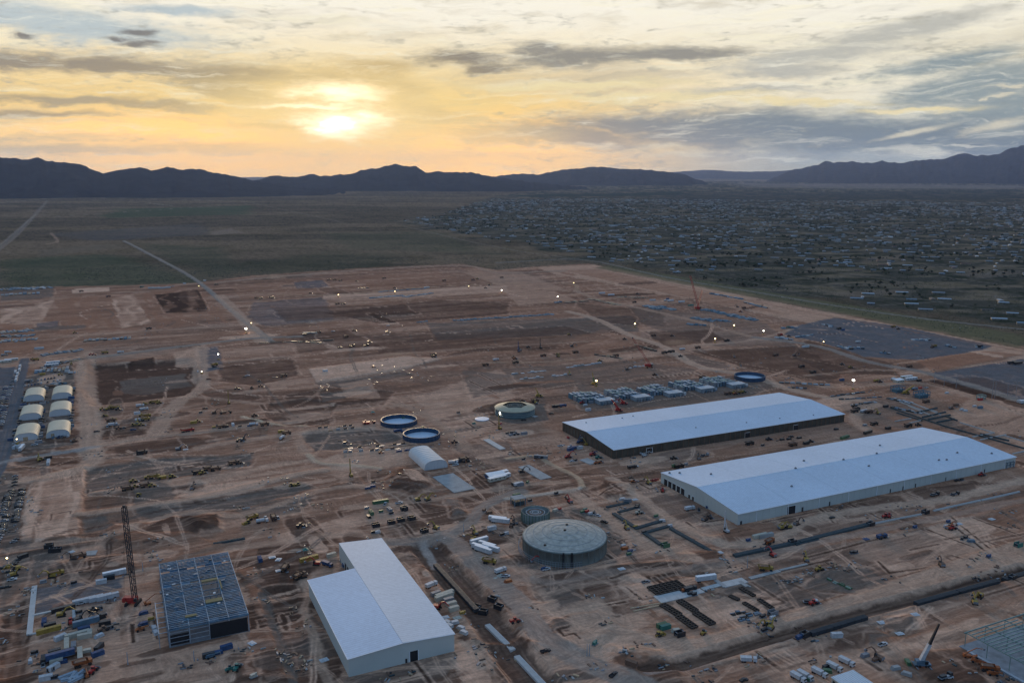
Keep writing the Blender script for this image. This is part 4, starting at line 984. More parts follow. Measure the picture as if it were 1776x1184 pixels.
# ------------------------------------------------------------------ steel frames under construction
def lattice(mb, p, q, w, mt, bays, cw=None):
    p = np.array(p, float); q = np.array(q, float); d = (q-p)/np.linalg.norm(q-p)
    a = np.cross(d, (0, 1.0, 0)); a /= np.linalg.norm(a)+1e-9
    b = np.cross(a, d); cw = cw or w*.135; C = [(s*w/2, t*w/2) for s, t in ((-1, -1), (1, -1), (1, 1), (-1, 1))]
    for s, t in C: mb.beam(p+a*s+b*t, q+a*s+b*t, cw, mt)
    for i in range(bays):
        f0, f1 = i/bays, (i+1)/bays; A0 = p+(q-p)*f0; A1 = p+(q-p)*f1
        for k in range(4):
            s0, t0 = C[k]; s1, t1 = C[(k+1) % 4]
            if i % 2: s0, t0, s1, t1 = s1, t1, s0, t0
            mb.beam(A0+a*s0+b*t0, A1+a*s1+b*t1, cw*.7, mt)
def steel_frame():
    u0, v0, lu, lv = RECT['S']; h = 9.5; MSTEEL = mat('mid_blue_steel', (.20, .30, .38), .6, .1, .4, .4)
    root = sroot('steel_frame_building', 'unfinished building of blue-grey roof joists on open steel columns', 'steel frame', u0, v0)
    nx, ny = 4, 11
    for i in range(nx+1):
        for j in range(ny+1):
            if 0 < i < nx and 0 < j < ny and (i+j) % 2: continue
            w = MB(); w.box((0, 0, h/2), (.45, .45, h), STEEL); part(root, 'column', w, loc=(lu*i/nx, lv*j/ny, 0))
    for i in range(nx+1):
        w = MB(); w.box((lu*i/nx, lv/2, h+.45), (.42, lv, .9), MSTEEL); part(root, 'girder', w)
    for j in range(ny+1):
        w = MB(); w.box((lu/2, lv*j/ny, h+.05), (lu, .4, .55), BSTEEL); part(root, 'crossbeam', w)
    r_ = random.Random(3)
    for j in range(44):
        vv = (j+.5)*lv/44
        if 26 < vv < 52:      # opening in the middle
            segs = [(0, lu*.52), (lu*.76, lu)]
        else: segs = [(0, lu)]
        if r_.random() < .12: continue
        for a, b in segs:
            w = MB(); w.box(((a+b)/2, vv, h+.75), (b-a, .34, .42), r_.choice([BSTEEL, MSTEEL, BSTEEL, MSTEEL]));
            for k in range(int((b-a)/2)): w.beam((a+k*2, vv, h+.5), (a+k*2+1.6, vv, h+.1), .16, BSTEEL)
            part(root, 'joist', w)
    decks = [mat('bare_metal_deck', (.07, .15, .23), .6, .1, .5, .25), mat('dark_deck', (.035, .08, .13), .6, .1, .5, .25), mat('light_deck', (.19, .27, .34), .6, .1, .4, .25)]
    for i in range(8):
        for j in range(22):
            a, b = lu*i/8, lv*j/22
            if (26 < b+2 < 52 and lu*.5 < a+2.5 < lu*.77) or r_.random() < .42: continue
            w = MB(); w.box((a+lu/16, b+lv/44, h+.38), (lu/8-.35, lv/22-.3, .12), r_.choices(decks, (5, 4, 3))[0]); part(root, 'deck_sheet', w)
    for k in range(26):
        w = MB(); w.box((r_.uniform(1, lu-2), r_.uniform(1, lv-2), h+1.2), (r_.uniform(.6, 2.4), r_.uniform(.4, 1.2), .5), r_.choice([STEEL, BLKV, TRIM, BSTEEL])); part(root, 'loose_bundle', w)
    for (a, b, c_, d) in [(21.5, 49, 9, 2.6), (9, 9, 6, 2.2), (21, 21, 9, 4), (31, 36, .8, 12)]:
        w = MB(); w.box((a+c_/2, b+d/2, h+1.25), (c_, d, .6), mat('old_timber', (.20, .17, .08), .8)); part(root, 'timber_stack', w)
    for i in range(3):
        for j in range(4):
            w = MB(); w.box((22+i*3.2, 29+j*5, 3), (.35, .35, 6), STEEL); w.box((23.5+i*2.4, 29+j*5, 5.8), (3, .3, .3), STEEL); part(root, 'inner_post', w)
    w = MB(); w.box((lu*.75-.2, -.18, h*.46), (lu*.5-.6, .2, h*.86), DARK); part(root, 'black_cladding', w)
    w = MB(); w.box((lu*.125, .1, h*.4), (lu*.23, .2, h*.62), DARK); part(root, 'black_cladding', w)
    w = MB(); w.box((lu/2, lv/2, .12), (lu+1, lv+1, .24), mat('slab_blue_grey', (.12, .15, .18), .8)); part(root, 'floor_slab', w)
    for i in range(3):
        w = MB(); w.box((lu*.25, -.25, 2.5+2.8*i), (lu*.5, .25, .25), STEEL); part(root, 'girt', w)
    # outer lean-to line of columns on the left
    for j in range(7):
        w = MB(); w.box((-5, 1+j*6, 4.4), (.35, .35, 8.8), STEEL); w.box((-2.4, 1+j*6, 8.7), (5.2, .3, .3), STEEL); part(root, 'outer_post', w)
    w = MB(); w.box((-5, 19, 8.9), (.35, 38, .35), STEEL); part(root, 'outer_beam', w)
steel_frame()
def green_frame():
    u0, v0, lu, lv = RECT['G']; h = 8.0
    root = sroot('steel_frame_building', 'open green-grey steel roof frame over a pale slab at the right edge', 'steel frame', u0, v0)
    w = MB(); w.box((lu/2, lv/2, .15), (lu+3, lv+2, .3), mat('pale_slab', (.24, .27, .30), .85, 0, .3, .2)); part(root, 'floor_slab', w)
    for i in range(6):
        for j in range(5):
            w = MB(); w.box((0, 0, h/2), (.3, .3, h), GSTEEL); part(root, 'column', w, loc=(1+(lu-2)*i/5, (lv-1)*j/4+.5, 0))
    for i in range(6):
        w = MB(); w.box((1+(lu-2)*i/5, lv/2, h+.1), (.35, lv, .6), GSTEEL); part(root, 'girder', w)
    for k in range(2):
        w = MB(); w.box((lu/2, k*(lv-.4)+.2, h+.1), (lu, .4, .7), GSTEEL); part(root, 'edge_beam', w)
    for j in range(22):
        for a, b in ((1.2, 38), (42, 78)):
            if j % 11 == 10: continue
            w = MB(); w.box(((a+b)/2, 1.2+j*2.35, h+.75), (b-a, .42, .5), GSTEEL); part(root, 'joist', w)
    w = MB(); w.box((-2.4, lv/2-2, .5), (1.6, lv-6, .9), STEEL); part(root, 'stacked_beams', w)
green_frame()

# ------------------------------------------------------------------ tanks
def tank(name, label, key, r, h, build):
    x, y = at(*TANKS[key]); root = thing(name, label, 'tank', (x, y, gz(x, y)), 0); build(root, r, h); return root
def dome_tank(root, r, h):
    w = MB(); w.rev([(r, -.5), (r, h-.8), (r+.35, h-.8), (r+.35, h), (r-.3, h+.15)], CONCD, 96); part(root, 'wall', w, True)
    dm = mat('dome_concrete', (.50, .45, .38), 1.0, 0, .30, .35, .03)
    n = 10; w = MB(); R_ = r-.2; dh = 4.3
    w.rev([(R_*(1-t/n), h+.1+dh*(1-(1-t/n)**2)) for t in range(n)]+[(.05, h+.1+dh)], dm, 96)
    part(root, 'domed_roof', w, True)
    for rr in (r-2, r-7, r-13, r-19):
        zz = h+.1+dh*(1-(rr/R_)**2); w = MB(); w.rev([(rr+.25, zz-.1), (rr+.2, zz+.16), (rr-.2, zz+.18), (rr-.25, zz)], CONC, 96); part(root, 'roof_ring', w)
    for a in (-95, -84):
        w = MB(); w.box((0, 0, h/2), (1.6, 1.2, h+.6), DARK); o = part(root, 'pilaster', w, loc=((r+.5)*math.cos(math.radians(a)), (r+.5)*math.sin(math.radians(a)), 0)); o.rotation_euler.z = math.radians(a)
    for k in range(36):
        a = 2*math.pi*k/36; w = MB(); w.box((0, 0, h/2), (.25, .35, h-.6), CONCD); o = part(root, 'wall_rib', w, loc=((r+.12)*math.cos(a), (r+.12)*math.sin(a), 0)); o.rotation_euler.z = a
    for (a, q) in ((2, 8), (0, -2), (-14, -19)):
        w = MB(); w.cyl((0, 0, 0), .9, .7, DARK, 10); part(root, 'roof_hatch', w, loc=(a, q, h+.1+dh*(1-(a*a+q*q)/R_/R_)))
    # scaffold round the foot
    w = MB()
    for k in range(40):
        a = math.radians(160+k*3.2); w.beam(((r+3)*math.cos(a), (r+3)*math.sin(a), 0), ((r+3)*math.cos(a), (r+3)*math.sin(a), 4.5), .12, STEEL)
        a2 = a+math.radians(3.2)
        for z_ in (1.5, 3, 4.5): w.beam(((r+3)*math.cos(a), (r+3)*math.sin(a), z_), ((r+3)*math.cos(a2), (r+3)*math.sin(a2), z_), .1, STEEL)
    part(root, 'scaffold', w)
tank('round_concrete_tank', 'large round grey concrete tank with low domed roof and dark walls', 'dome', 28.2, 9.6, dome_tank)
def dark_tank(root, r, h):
    w = MB(); w.rev([(r, -.5), (r, h), (r-.5, h), (r-.5, h-2.0), (.1, h-1.4)], CONCD, 56); part(root, 'wall', w, True)
    for k, rr in enumerate((7.0, 5.6, 4.2, 2.6)):
        w = MB(); w.rev([(rr, h-1.3), (rr, h-.7), (rr-.35, h-.7), (rr-.35, h-1.3)], STEEL if k != 1 else BRN, 40); part(root, 'formwork_ring', w)
    for k in range(28):
        a = 2*math.pi*k/28; w = MB(); w.box((0, 0, h/2+.3), (.2, .3, h), GRN); o = part(root, 'wall_brace', w, loc=((r+.15)*math.cos(a), (r+.15)*math.sin(a), 0)); o.rotation_euler.z = a
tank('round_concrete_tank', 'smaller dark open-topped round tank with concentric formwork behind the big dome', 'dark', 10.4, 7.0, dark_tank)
def cream_tank(root, r, h):
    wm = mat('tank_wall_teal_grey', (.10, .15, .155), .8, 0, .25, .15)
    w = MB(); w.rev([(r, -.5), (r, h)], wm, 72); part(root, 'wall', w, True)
    for z_ in (2, 4, 6):
        w = MB(); w.rev([(r+.02, z_), (r+.12, z_+.1), (r+.02, z_+.2)], STEEL, 72); part(root, 'wall_band', w)
    # annular roof with a hexagonal opening
    w = MB(); N = 72; R1, R0 = r+.5, r*.62
    vs = []
    for i in range(N):
        a = 2*math.pi*i/N; rh = R0*math.cos(math.pi/6)/math.cos((a % (math.pi/3))-math.pi/6)
        for t in range(5):
            rr = R1+(rh-R1)*t/4; vs.append((rr*math.cos(a), rr*math.sin(a), h+.2+3.2*(1-(rr/R1)**2)))
    fs = [(i*5+t, ((i+1) % N)*5+t, ((i+1) % N)*5+t+1, i*5+t+1) for i in range(N) for t in range(4)]
    w.add(vs, fs, CREAMR); w.rev([(R1, h-.35), (R1, h+.22)], CREAMR, N); part(root, 'annular_roof', w, True)
    w = MB(); w.rev([(R0*1.0, h+.9), (.1, h+1.3)], mat('bare_deck_brown', (.12, .095, .06), .8), 36); part(root, 'inner_deck', w)
    for rr in (8, 6, 4):
        w = MB(); w.rev([(rr, h+1.2), (rr, h+2.2), (rr-.4, h+2.2), (rr-.4, h+1.2)], CONCD, 32); part(root, 'formwork_ring', w)
    w = MB(); w.box((-15.6, -r*.69, 4.6), (.9, .5, 2.6), LAMP); part(root, 'work_lamp', w)
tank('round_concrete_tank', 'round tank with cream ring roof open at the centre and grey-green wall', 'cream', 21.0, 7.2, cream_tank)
def basin(root, r, h):
    w = MB(); w.rev([(r, -.3), (r, h), (r-.7, h), (r-.7, .6)], BWALL, 72); part(root, 'ring_wall', w)
    w = MB(); w.rev([(r-.7, .55), (.05, .55)], LINER, 48); part(root, 'floor', w)
    w = MB(); w.rev([(r+.1, h-.3), (r+.1, h), (r-.8, h+.08), (r-.8, h-.3)], mat('basin_rim_dark', (.02, .05, .09), .5), 72); part(root, 'rim', w)
    for k in range(30):
        a = 2*math.pi*k/30; w = MB(); w.box((0, 0, h/2), (.3, .4, h-.2), BLU); o = part(root, 'wall_rib', w, loc=((r+.15)*math.cos(a), (r+.15)*math.sin(a), 0)); o.rotation_euler.z = a
tank('ring_basin', 'blue-walled round basin with white floor, left and farther of the near pair', 'b1', 18.2, 4.6, basin)
tank('ring_basin', 'blue-walled round basin with pale floor beside the white arched shelter', 'b2', 17.6, 4.8, basin)
tank('ring_basin', 'blue-walled round basin at the right end of the module row', 'b3', 18.6, 4.6, basin)
x, y = at(836, 727); o = thing('round_liner', 'flat white round liner lying left of the cream-roofed tank', 'liner', (x, y, gz(x, y)+.15)); w = MB(); w.rev([(7.4, .0), (7.4, .5), (7, .62), (.05, .7)], LINER, 32); o.data if 0 else part(o, 'disc', w)

# ------------------------------------------------------------------ arched shelters
def shelter(label, px, py, W_, L_, h, roofm, door=None, group=None, nb=8):
    x, y = at(px, py); z = gz(x, y); root = thing('arched_shelter', label, 'shelter', (x, y, z), GA, group)
    def arc(t):    # 0..1 across
        a = math.pi*t; return (W_/2-W_/2*math.copysign(abs(math.cos(a))**.8, math.cos(a)), h*abs(math.sin(a))**.62)
    N = 16; pr = [arc(i/N) for i in range(N+1)]
    for b in range(nb):
        y0, y1 = L_*b/nb+.04, L_*(b+1)/nb-.04; w = MB(); vs = [(p[0], y0, p[1]) for p in pr]+[(p[0], y1, p[1]) for p in pr]
        w.add(vs, [(i, i+1, N+1+i+1, N+1+i) for i in range(N)], roofm); part(root, 'roof_panel', w, True)
    for yy in (.25, L_-.25):
        w = MB(); w.add([(p[0], yy, p[1]-.03) for p in pr], [tuple(range(N+1))], CRMW); part(root, 'end_wall', w)
    for i in range(nb+1):
        w = MB(); yy = L_*i/nb
        for k in range(N): w.beam((pr[k][0], yy, pr[k][1]+.05), (pr[k+1][0], yy, pr[k+1][1]+.05), .22, roofm)
        part(root, 'arch_rib', w)
    for k in range(6):
        xx = W_*(k+1)/7; w = MB(); w.box((xx, .1, arc(math.acos(1-2*xx/W_)/math.pi)[1]*.46), (.14, .12, arc(math.acos(1-2*xx/W_)/math.pi)[1]*.9), WHT); part(root, 'end_post', w)
    if door:
        w = MB(); w.box((W_*door[0], .02, door[2]/2), (door[1], .12, door[2]), door[3]); part(root, 'door', w)
    return root
lab = ['far-left of the six cream arched shelters, beside the asphalt road', 'far-right of the six cream arched shelters', 'middle-left of the six cream arched shelters', 'middle-right of the six cream arched shelters',
       'near-left of the six cream arched shelters, with a brown front door', 'near-right of the six cream arched shelters, dark clutter at its front']
for i, p in enumerate(SHEL):
    shelter('cream fabric arched shelter, '+lab[i].replace(' of the six cream arched shelters', ' of the six'), p[0], p[1], 20.5, 37, 7.4, CRM, (.48, 4, 3.4, WOOD) if i == 4 else ((.28, 3, 4, WOOD) if i == 5 else None), 'cream arched shelters')
shelter('large white fabric arched shelter standing alone near the blue basins', 736.5, 816, 21, 43, 8.0, FABW, nb=9)
# ------------------------------------------------------------------ flat things: slabs, conduits, pipes
LANDM = [('the big domed tank', 978, 935), ('the dark open tank', 925, 893), ('the cream-roofed tank', 893, 712), ('the near pair of blue basins', 712, 746), ('the white arched shelter', 742, 796),
 ('the L-shaped building', 660, 1050), ('the blue-grey steel frame', 350, 1035), ('the dark-walled warehouse', 1215, 735), ('the pale-walled warehouse', 1450, 830), ('the cream arched shelters', 78, 715),
 ('the tall red-based crane', 233, 1000), ('the steel module row', 1160, 680), ('the distant red twin-mast crane', 1208, 530), ('the grey gravel yard', 1560, 585), ('the green-grey steel frame', 1730, 1100),
 ('the white telescopic crane', 1605, 1130), ('the square brown pit', 245, 660), ('the dusty grey pile', 363, 622), ('the reinforcing grids', 1180, 1050), ('the ribbed-roof shed', 1475, 1172),
 ('the far right blue basin', 1300, 655), ('the diagonal haul road', 425, 560), ('the pipe trenches', 1640, 735), ('the striped brown field', 220, 535), ('the bottom-left laydown yard', 125, 1110),
 ('the parked car rows', 25, 890), ('the far white conduit', 1690, 870), ('the square grey slab', 785, 838), ('the raised pale earth pad', 610, 645)]
REG = []
def reg(o, base, px, py): REG.append((o, base, px, py))
ORD = ['nearest', 'second nearest', 'third nearest', 'fourth nearest', 'fifth nearest', 'sixth nearest', 'seventh nearest', 'eighth nearest', 'ninth nearest', 'tenth nearest', 'eleventh nearest', 'twelfth nearest',
       '13th nearest', '14th nearest', '15th nearest', '16th nearest', '17th nearest', '18th nearest', '19th nearest', '20th nearest']
def OR(i): return ORD[i] if i < 20 else '%dth nearest' % (i+1) if (i+1) % 10 not in (1, 2, 3) else '%d%s nearest' % (i+1, {1: 'st', 2: 'nd', 3: 'rd'}[(i+1) % 10])
def autolabel():
    groups = {}
    for o, base, px, py in REG:
        nm, lx, ly = min(LANDM, key=lambda l: ((l[1]-px)**2+((l[2]-py)*1.7)**2))
        dx, dy = px-lx, (py-ly)*1.7
        rel = ('right of' if dx > 0 else 'left of') if abs(dx) > abs(dy) else ('in front of' if dy > 0 else 'behind')
        groups.setdefault((base, rel, nm), []).append((math.hypot(dx, dy), o))
    for (base, rel, nm), L_ in groups.items():
        L_.sort(key=lambda t: t[0]); n = len(L_)
        for i, (d, o) in enumerate(L_):
            t = base+' '+rel+' '+nm
            if n > 1: t += (', farthest from it' if i == n-1 else ', '+OR(i)+' to it')
            o['label'] = t
def slab(px0, py0, px1, py1, wid, name='concrete_slab', label='grey concrete slab', cat='slab', mt=None, h=.5, lift=0.25, pieces=0):
    x0, y0 = at(px0, py0); x1, y1 = at(px1, py1); a = math.atan2(y1-y0, x1-x0); l = math.hypot(x1-x0, y1-y0)
    o = thing(name, label, cat, (x0, y0, gz((x0+x1)/2, (y0+y1)/2)+lift), a); mt = mt or CONC
    n = pieces or max(1, int(l/6))
    for i in range(n):
        w = MB(); w.box(((i+.5)*l/n, 0, 0), (l/n-.12, wid, h), mt); part(o, 'slab_piece', w)
    reg(o, label, (px0+px1)/2, (py0+py1)/2); return o
def conduit(px0, py0, px1, py1, wid, h, mt, label, lift=-1.2, seg=5.0, drop=0.0):
    x0, y0 = at(px0, py0); x1, y1 = at(px1, py1); a = math.atan2(y1-y0, x1-x0); l = math.hypot(x1-x0, y1-y0)
    zz = min(gz(x0, y0), gz(x1, y1), gz((x0+x1)/2, (y0+y1)/2))
    o = thing('conduit_bank', label, 'conduit', (x0, y0, zz+drop), a); n = max(2, int(l/seg))
    big = MB(); big.box((l/n/2-.06, 0, h/2), (l/n-.16, wid, h), mt)
    for k in range(3): big.box((l/n/2, (k-1)*wid*.3, h+.06), (l/n-.3, wid*.08, .14), mt)
    me = big.mesh('conduit_section')
    for i in range(n): link('conduit_section', me, o, (i*l/n, 0, 0))
    reg(o, label, (px0+px1)/2, (py0+py1)/2); return o
CW = mat('pale_conduit_concrete', (.50, .49, .47), .8, 0, .12, .3); DT = mat('dark_teal_form', (.035, .06, .07), .6, 0, .4, .3)
for q in [(755, 977, 827, 1056, 3.0, 2.2), (1273, 965, 1385, 941, 3.4, 1.6), (1386, 941, 1512, 909, 3.4, 1.6), (1163, 917, 1237, 959, 3.0, 1.2), (1064, 891, 1106, 918, 3.0, 1.2), (1106, 916, 1150, 903, 3.0, 1.2), (1118, 925, 1146, 945, 3.0, 1.2),
          (1120, 924, 1163, 912, 2.8, 1.2), (1052, 880, 1090, 872, 2.6, 1.0), (1072, 889, 1108, 879, 2.4, 1.0), (370, 944, 425, 934, 2.6, 1.2), (1380, 945, 1420, 936, 2, 1)]:
    conduit(*q, DCUL if q[0] == 755 else DT, 'dark teal-black duct bank strip', drop=.9 if q[0] == 755 else 0)
for q in [(1588, 1048, 1660, 1028, 3.4, 2.2), (1661, 1028, 1731, 1009, 3.4, 2.2), (1405, 1102, 1502, 1073, 3.2, 2.2), (1742, 1004, 1790, 990, 3.4, 2.2)]:
    conduit(*q, DCUL, 'black duct bank strip', drop=.2)
for q in [(845, 1077, 890, 1121, 3.2, 1.4), (896, 1131, 948, 1186, 3.4, 1.4), (1619, 886, 1700, 868, 1.5, .9), (1702, 868, 1768, 853, 1.5, .9), (1512, 909, 1598, 892, 1.3, .9)]:
    conduit(*q, CW, 'pale concrete-capped duct bank strip', lift=0)
for q in [(1300, 1003, 1352, 990, 3.0), (1352, 989, 1400, 978, 1.8)]: slab(*q, label='pale concrete walkway strip')
slab(1140, 1040, 1185, 1030, 9, label='widest concrete walkway slab', mt=CW); slab(1185, 1033, 1218, 1024, 5, label='pale concrete walkway slab', mt=CW); slab(1218, 1022, 1255, 1012, 3.4, label='pale concrete walkway slab', mt=CW)
slab(1252, 1015, 1292, 1006, 6.5, label='spurred concrete walkway slab', mt=CW); slab(1241, 1006, 1258, 1018, 3, label='short concrete spur slab'); slab(1282, 1008, 1296, 1017, 3, label='short concrete spur slab')
slab(768, 824, 806, 851, 19, label='square grey concrete slab', pieces=4); slab(908, 808, 947, 830, 11, label='long grey concrete slab', pieces=4); slab(843, 762, 872, 779, 6, label='narrow pale concrete slab', pieces=4, mt=CW)
slab(1012, 796, 1030, 804, 9, label='concrete pad', pieces=2); slab(920, 720, 930, 723, 5, label='concrete pad'); slab(148, 960, 168, 958, 7, label='pale blue concrete slab', pieces=2)
slab(60, 1016, 51, 1100, 3, label='long raised concrete strip', mt=CW, h=.8); slab(57, 1067, 95, 1059, 1.6, label='concrete strip', h=.7, mt=CW); slab(128, 1058, 129, 1092, 1.6, label='concrete strip', h=.7, mt=CW)
slab(51, 1100, 75, 1097, 1.4, label='concrete strip', h=.7, mt=CW)
slab(820, 552, 960, 545, 0.1, label='x') if 0 else None
def material_strip(px0, py0, px1, py1, wid, label, mts, n, h=1.3, name='stacked_material', cat='material stack'):
    x0, y0 = at(px0, py0); x1, y1 = at(px1, py1); a = math.atan2(y1-y0, x1-x0); l = math.hypot(x1-x0, y1-y0); r_ = random.Random(int(px0*7+py0))
    o = thing(name, label, cat, (x0, y0, gz((x0+x1)/2, (y0+y1)/2)), a)
    for i in range(n):
        w = MB(); hh = h*r_.uniform(.5, 1.2); ww = wid*r_.uniform(.6, 1)
        for k in range(3): w.box((0, (k-1)*ww*.33, hh*(.35+.1*k)), (l/n*r_.uniform(.6, .95), ww*.28, hh*r_.uniform(.6, 1)), r_.choice(mts))
        part(o, 'bundle', w, loc=((i+.5)*l/n, r_.uniform(-.2, .2)*wid, 0))
    reg(o, label, (px0+px1)/2, (py0+py1)/2); return o
PB = [mat('pipe_pale_blue', (.20, .28, .34), .8, spec=.1), mat('pipe_teal', (.09, .17, .22), .8, spec=.1), mat('pipe_grey', (.16, .2, .23), .8, spec=.1)]
for q in [(785, 556, 870, 551, 12, 14), (870, 551, 960, 545, 12, 14), (640, 517, 700, 512, 16, 9), (700, 515, 750, 508, 16, 8), (655, 506, 740, 500, 8, 9), (722, 559, 742, 557, 6, 4)]: material_strip(*q[:5], 'pale blue pipe rows', PB, q[5], 1.6, 'pipe_rows')
for q in [(1118, 530, 1145, 537, 20, 6), (1140, 532, 1172, 538, 18, 6), (1200, 551, 1240, 557, 16, 8), (1238, 555, 1268, 558, 10, 6), (1222, 537, 1262, 546, 18, 9), (1262, 546, 1312, 556, 22, 10), (1190, 562, 1225, 565, 10, 5)]: material_strip(*q[:5], 'steel-blue frame stacks', PB+[BSTEEL], q[5], 2.4, 'pipe_rows')
DKS = [BLKV, BSTEEL, GRYV, PB[1]]
for q in [(0, 578, 58, 572, 26, 10), (0, 592, 66, 588, 22, 10), (0, 584, 60, 582, 16, 8), (145, 591, 228, 586, 18, 12), (70, 616, 145, 606, 16, 10), (70, 638, 140, 622, 10, 10), (55, 678, 110, 664, 14, 9), (60, 645, 120, 640, 26, 9)]: material_strip(*q[:5], 'dark stockpiled materials', DKS, q[5], 2.0)
for q in [(0, 503, 40, 500, 40, 8), (40, 502, 88, 498, 40, 8), (0, 512, 70, 508, 30, 9), (960, 525, 975, 524, 8, 3), (1230, 510, 1290, 520, 8, 7), (1290, 525, 1330, 535, 8, 5)]: material_strip(*q[:5], 'scattered pale materials', PB+[WHT, BLKV], q[5], 2.2)
for q in [(978, 525, 1020, 522, 12, 7), (1020, 518, 1075, 530, 14, 9), (1070, 515, 1125, 517, 14, 9), (100, 632, 145, 622, 8, 8), (1100, 598, 1140, 610, 5, 5), (505, 592, 560, 595, 4, 5), (445, 595, 580, 590, 3, 6), (1030, 615, 1080, 622, 5, 7), (620, 500, 640, 499, 5, 3)]: material_strip(*q[:5], 'low brown heaps', [BRN, BLKV, WOOD], q[5], 1.6)
for q in [(1450, 600, 1480, 606, 8, 5), (1470, 603, 1500, 605, 6, 4), (1380, 586, 1410, 580, 5, 4), (1345, 585, 1375, 590, 7, 4), (1580, 590, 1615, 590, 12, 5), (1640, 600, 1660, 604, 7, 3), (1690, 602, 1706, 603, 8, 3), (1525, 612, 1545, 614, 7, 3), (1355, 570, 1385, 568, 6, 4), (1425, 563, 1445, 567, 6, 3)]: material_strip(*q[:5], 'yard material stack', [WHT, BSTEEL, BLKV, PB[0]], q[5], 2.4)
for q in [(1440, 688, 1500, 680, 3, 7), (1455, 693, 1530, 688, 3, 8), (1475, 703, 1520, 697, 4, 6), (1540, 690, 1580, 700, 8, 7), (1545, 706, 1600, 718, 4, 8), (1350, 663, 1440, 668, 6, 9), (1365, 672, 1400, 674, 5, 5)]: material_strip(*q[:5], 'dark ground pipework', [BLKV, DCUL, BSTEEL, STEEL], q[5], 1.5)
# pipe trenches behind the pale warehouse
for q in [(1545, 708, 1640, 740, 1.6), (1640, 740, 1720, 762, 1.6), (1720, 762, 1790, 782, 1.8), (1555, 716, 1600, 730, 1.4)]: conduit(*q, 1.0, DT, 'dark duct strip', seg=8)
for q in [(1560, 697, 1600, 712, .9), (1566, 694, 1626, 715, .9), (1585, 700, 1632, 720, .9), (1575, 704, 1618, 722, .9), (1665, 733, 1725, 751, 1.0), (1740, 755, 1790, 770, 1.0), (1552, 731, 1580, 726, .8), (1573, 735, 1598, 729, .8), (1686, 758, 1722, 751, .9), (1700, 763, 1745, 754, .9), (1756, 787, 1790, 780, 1.2)]: conduit(*q, .8, CW, 'thin white pipe strip', seg=8)
for q in [(1600, 724, 1640, 715), (1590, 716, 1625, 708), (1625, 733, 1655, 727), (1610, 728, 1648, 720), (1640, 722, 1660, 730), (1700, 753, 1750, 765)]: conduit(*q, 1.8, 1.2, DT, 'short dark cross form', seg=6)

# reinforcing grids
RB = mat('rusty_rebar', (.035, .03, .027), .9, 0, .5, .6)
def rebar(px0, py0, px1, py1, wid, nx, ny, label):
    x0, y0 = at(px0, py0); x1, y1 = at(px1, py1); a = math.atan2(y1-y0, x1-x0); l = math.hypot(x1-x0, y1-y0)
    o = thing('reinforcing_grid', label, 'rebar grid', (x0, y0, gz((x0+x1)/2, (y0+y1)/2)+.1), a)
    w = MB(); w.box((l/2, 0, .1), (l, wid, .12), mat('bedding_dark', (.10, .085, .07), .9)); part(o, 'bedding', w)
    for i in range(nx+1):
        w = MB(); w.box((l*i/nx, 0, .55), (.7, wid, .8), RB); part(o, 'cross_cage', w)
    for j in range(ny+1):
        w = MB(); w.box((l/2, -wid/2+wid*j/ny, .6), (l, .6, .8), RB); part(o, 'long_cage', w)
    reg(o, label, (px0+px1)/2, (py0+py1)/2)
rebar(1131, 1026, 1183, 1014, 11, 7, 5, 'wide black reinforcing grid on brown ground')
for q in [(1149, 1049, 1178, 1067), (1177, 1069, 1205, 1089), (1178, 1042, 1206, 1060), (1206, 1063, 1236, 1083)]: rebar(*q, 4.4, 7, 2, 'narrow black reinforcing grid strip')
for q in [(1284, 1020, 1308, 1034), (1290, 1046, 1314, 1060), (1316, 1040, 1340, 1056), (1266, 1034, 1281, 1041)]: rebar(*q, 2.4, 6, 1, 'small dark reinforcing strip')
for q in [(1267, 1066, 1294, 1061), (1282, 1072, 1318, 1063), (1280, 1076, 1300, 1074)]: material_strip(*q, 3.2, 'bundle of dark grey bars', [GRYV, RB, BSTEEL], 3, 1.2)
for q in [(1093, 1055, 1150, 1045), (1098, 1060, 1152, 1048)]: slab(*q, 1.0, 'timber_strip', 'long tan timber strip on soil', 'timber', WOOD, .4)
material_strip(1434, 1002, 1476, 1022, 3, 'dark green steel bundles', [BLKV, GRN, GSTEEL], 4, 1.2)

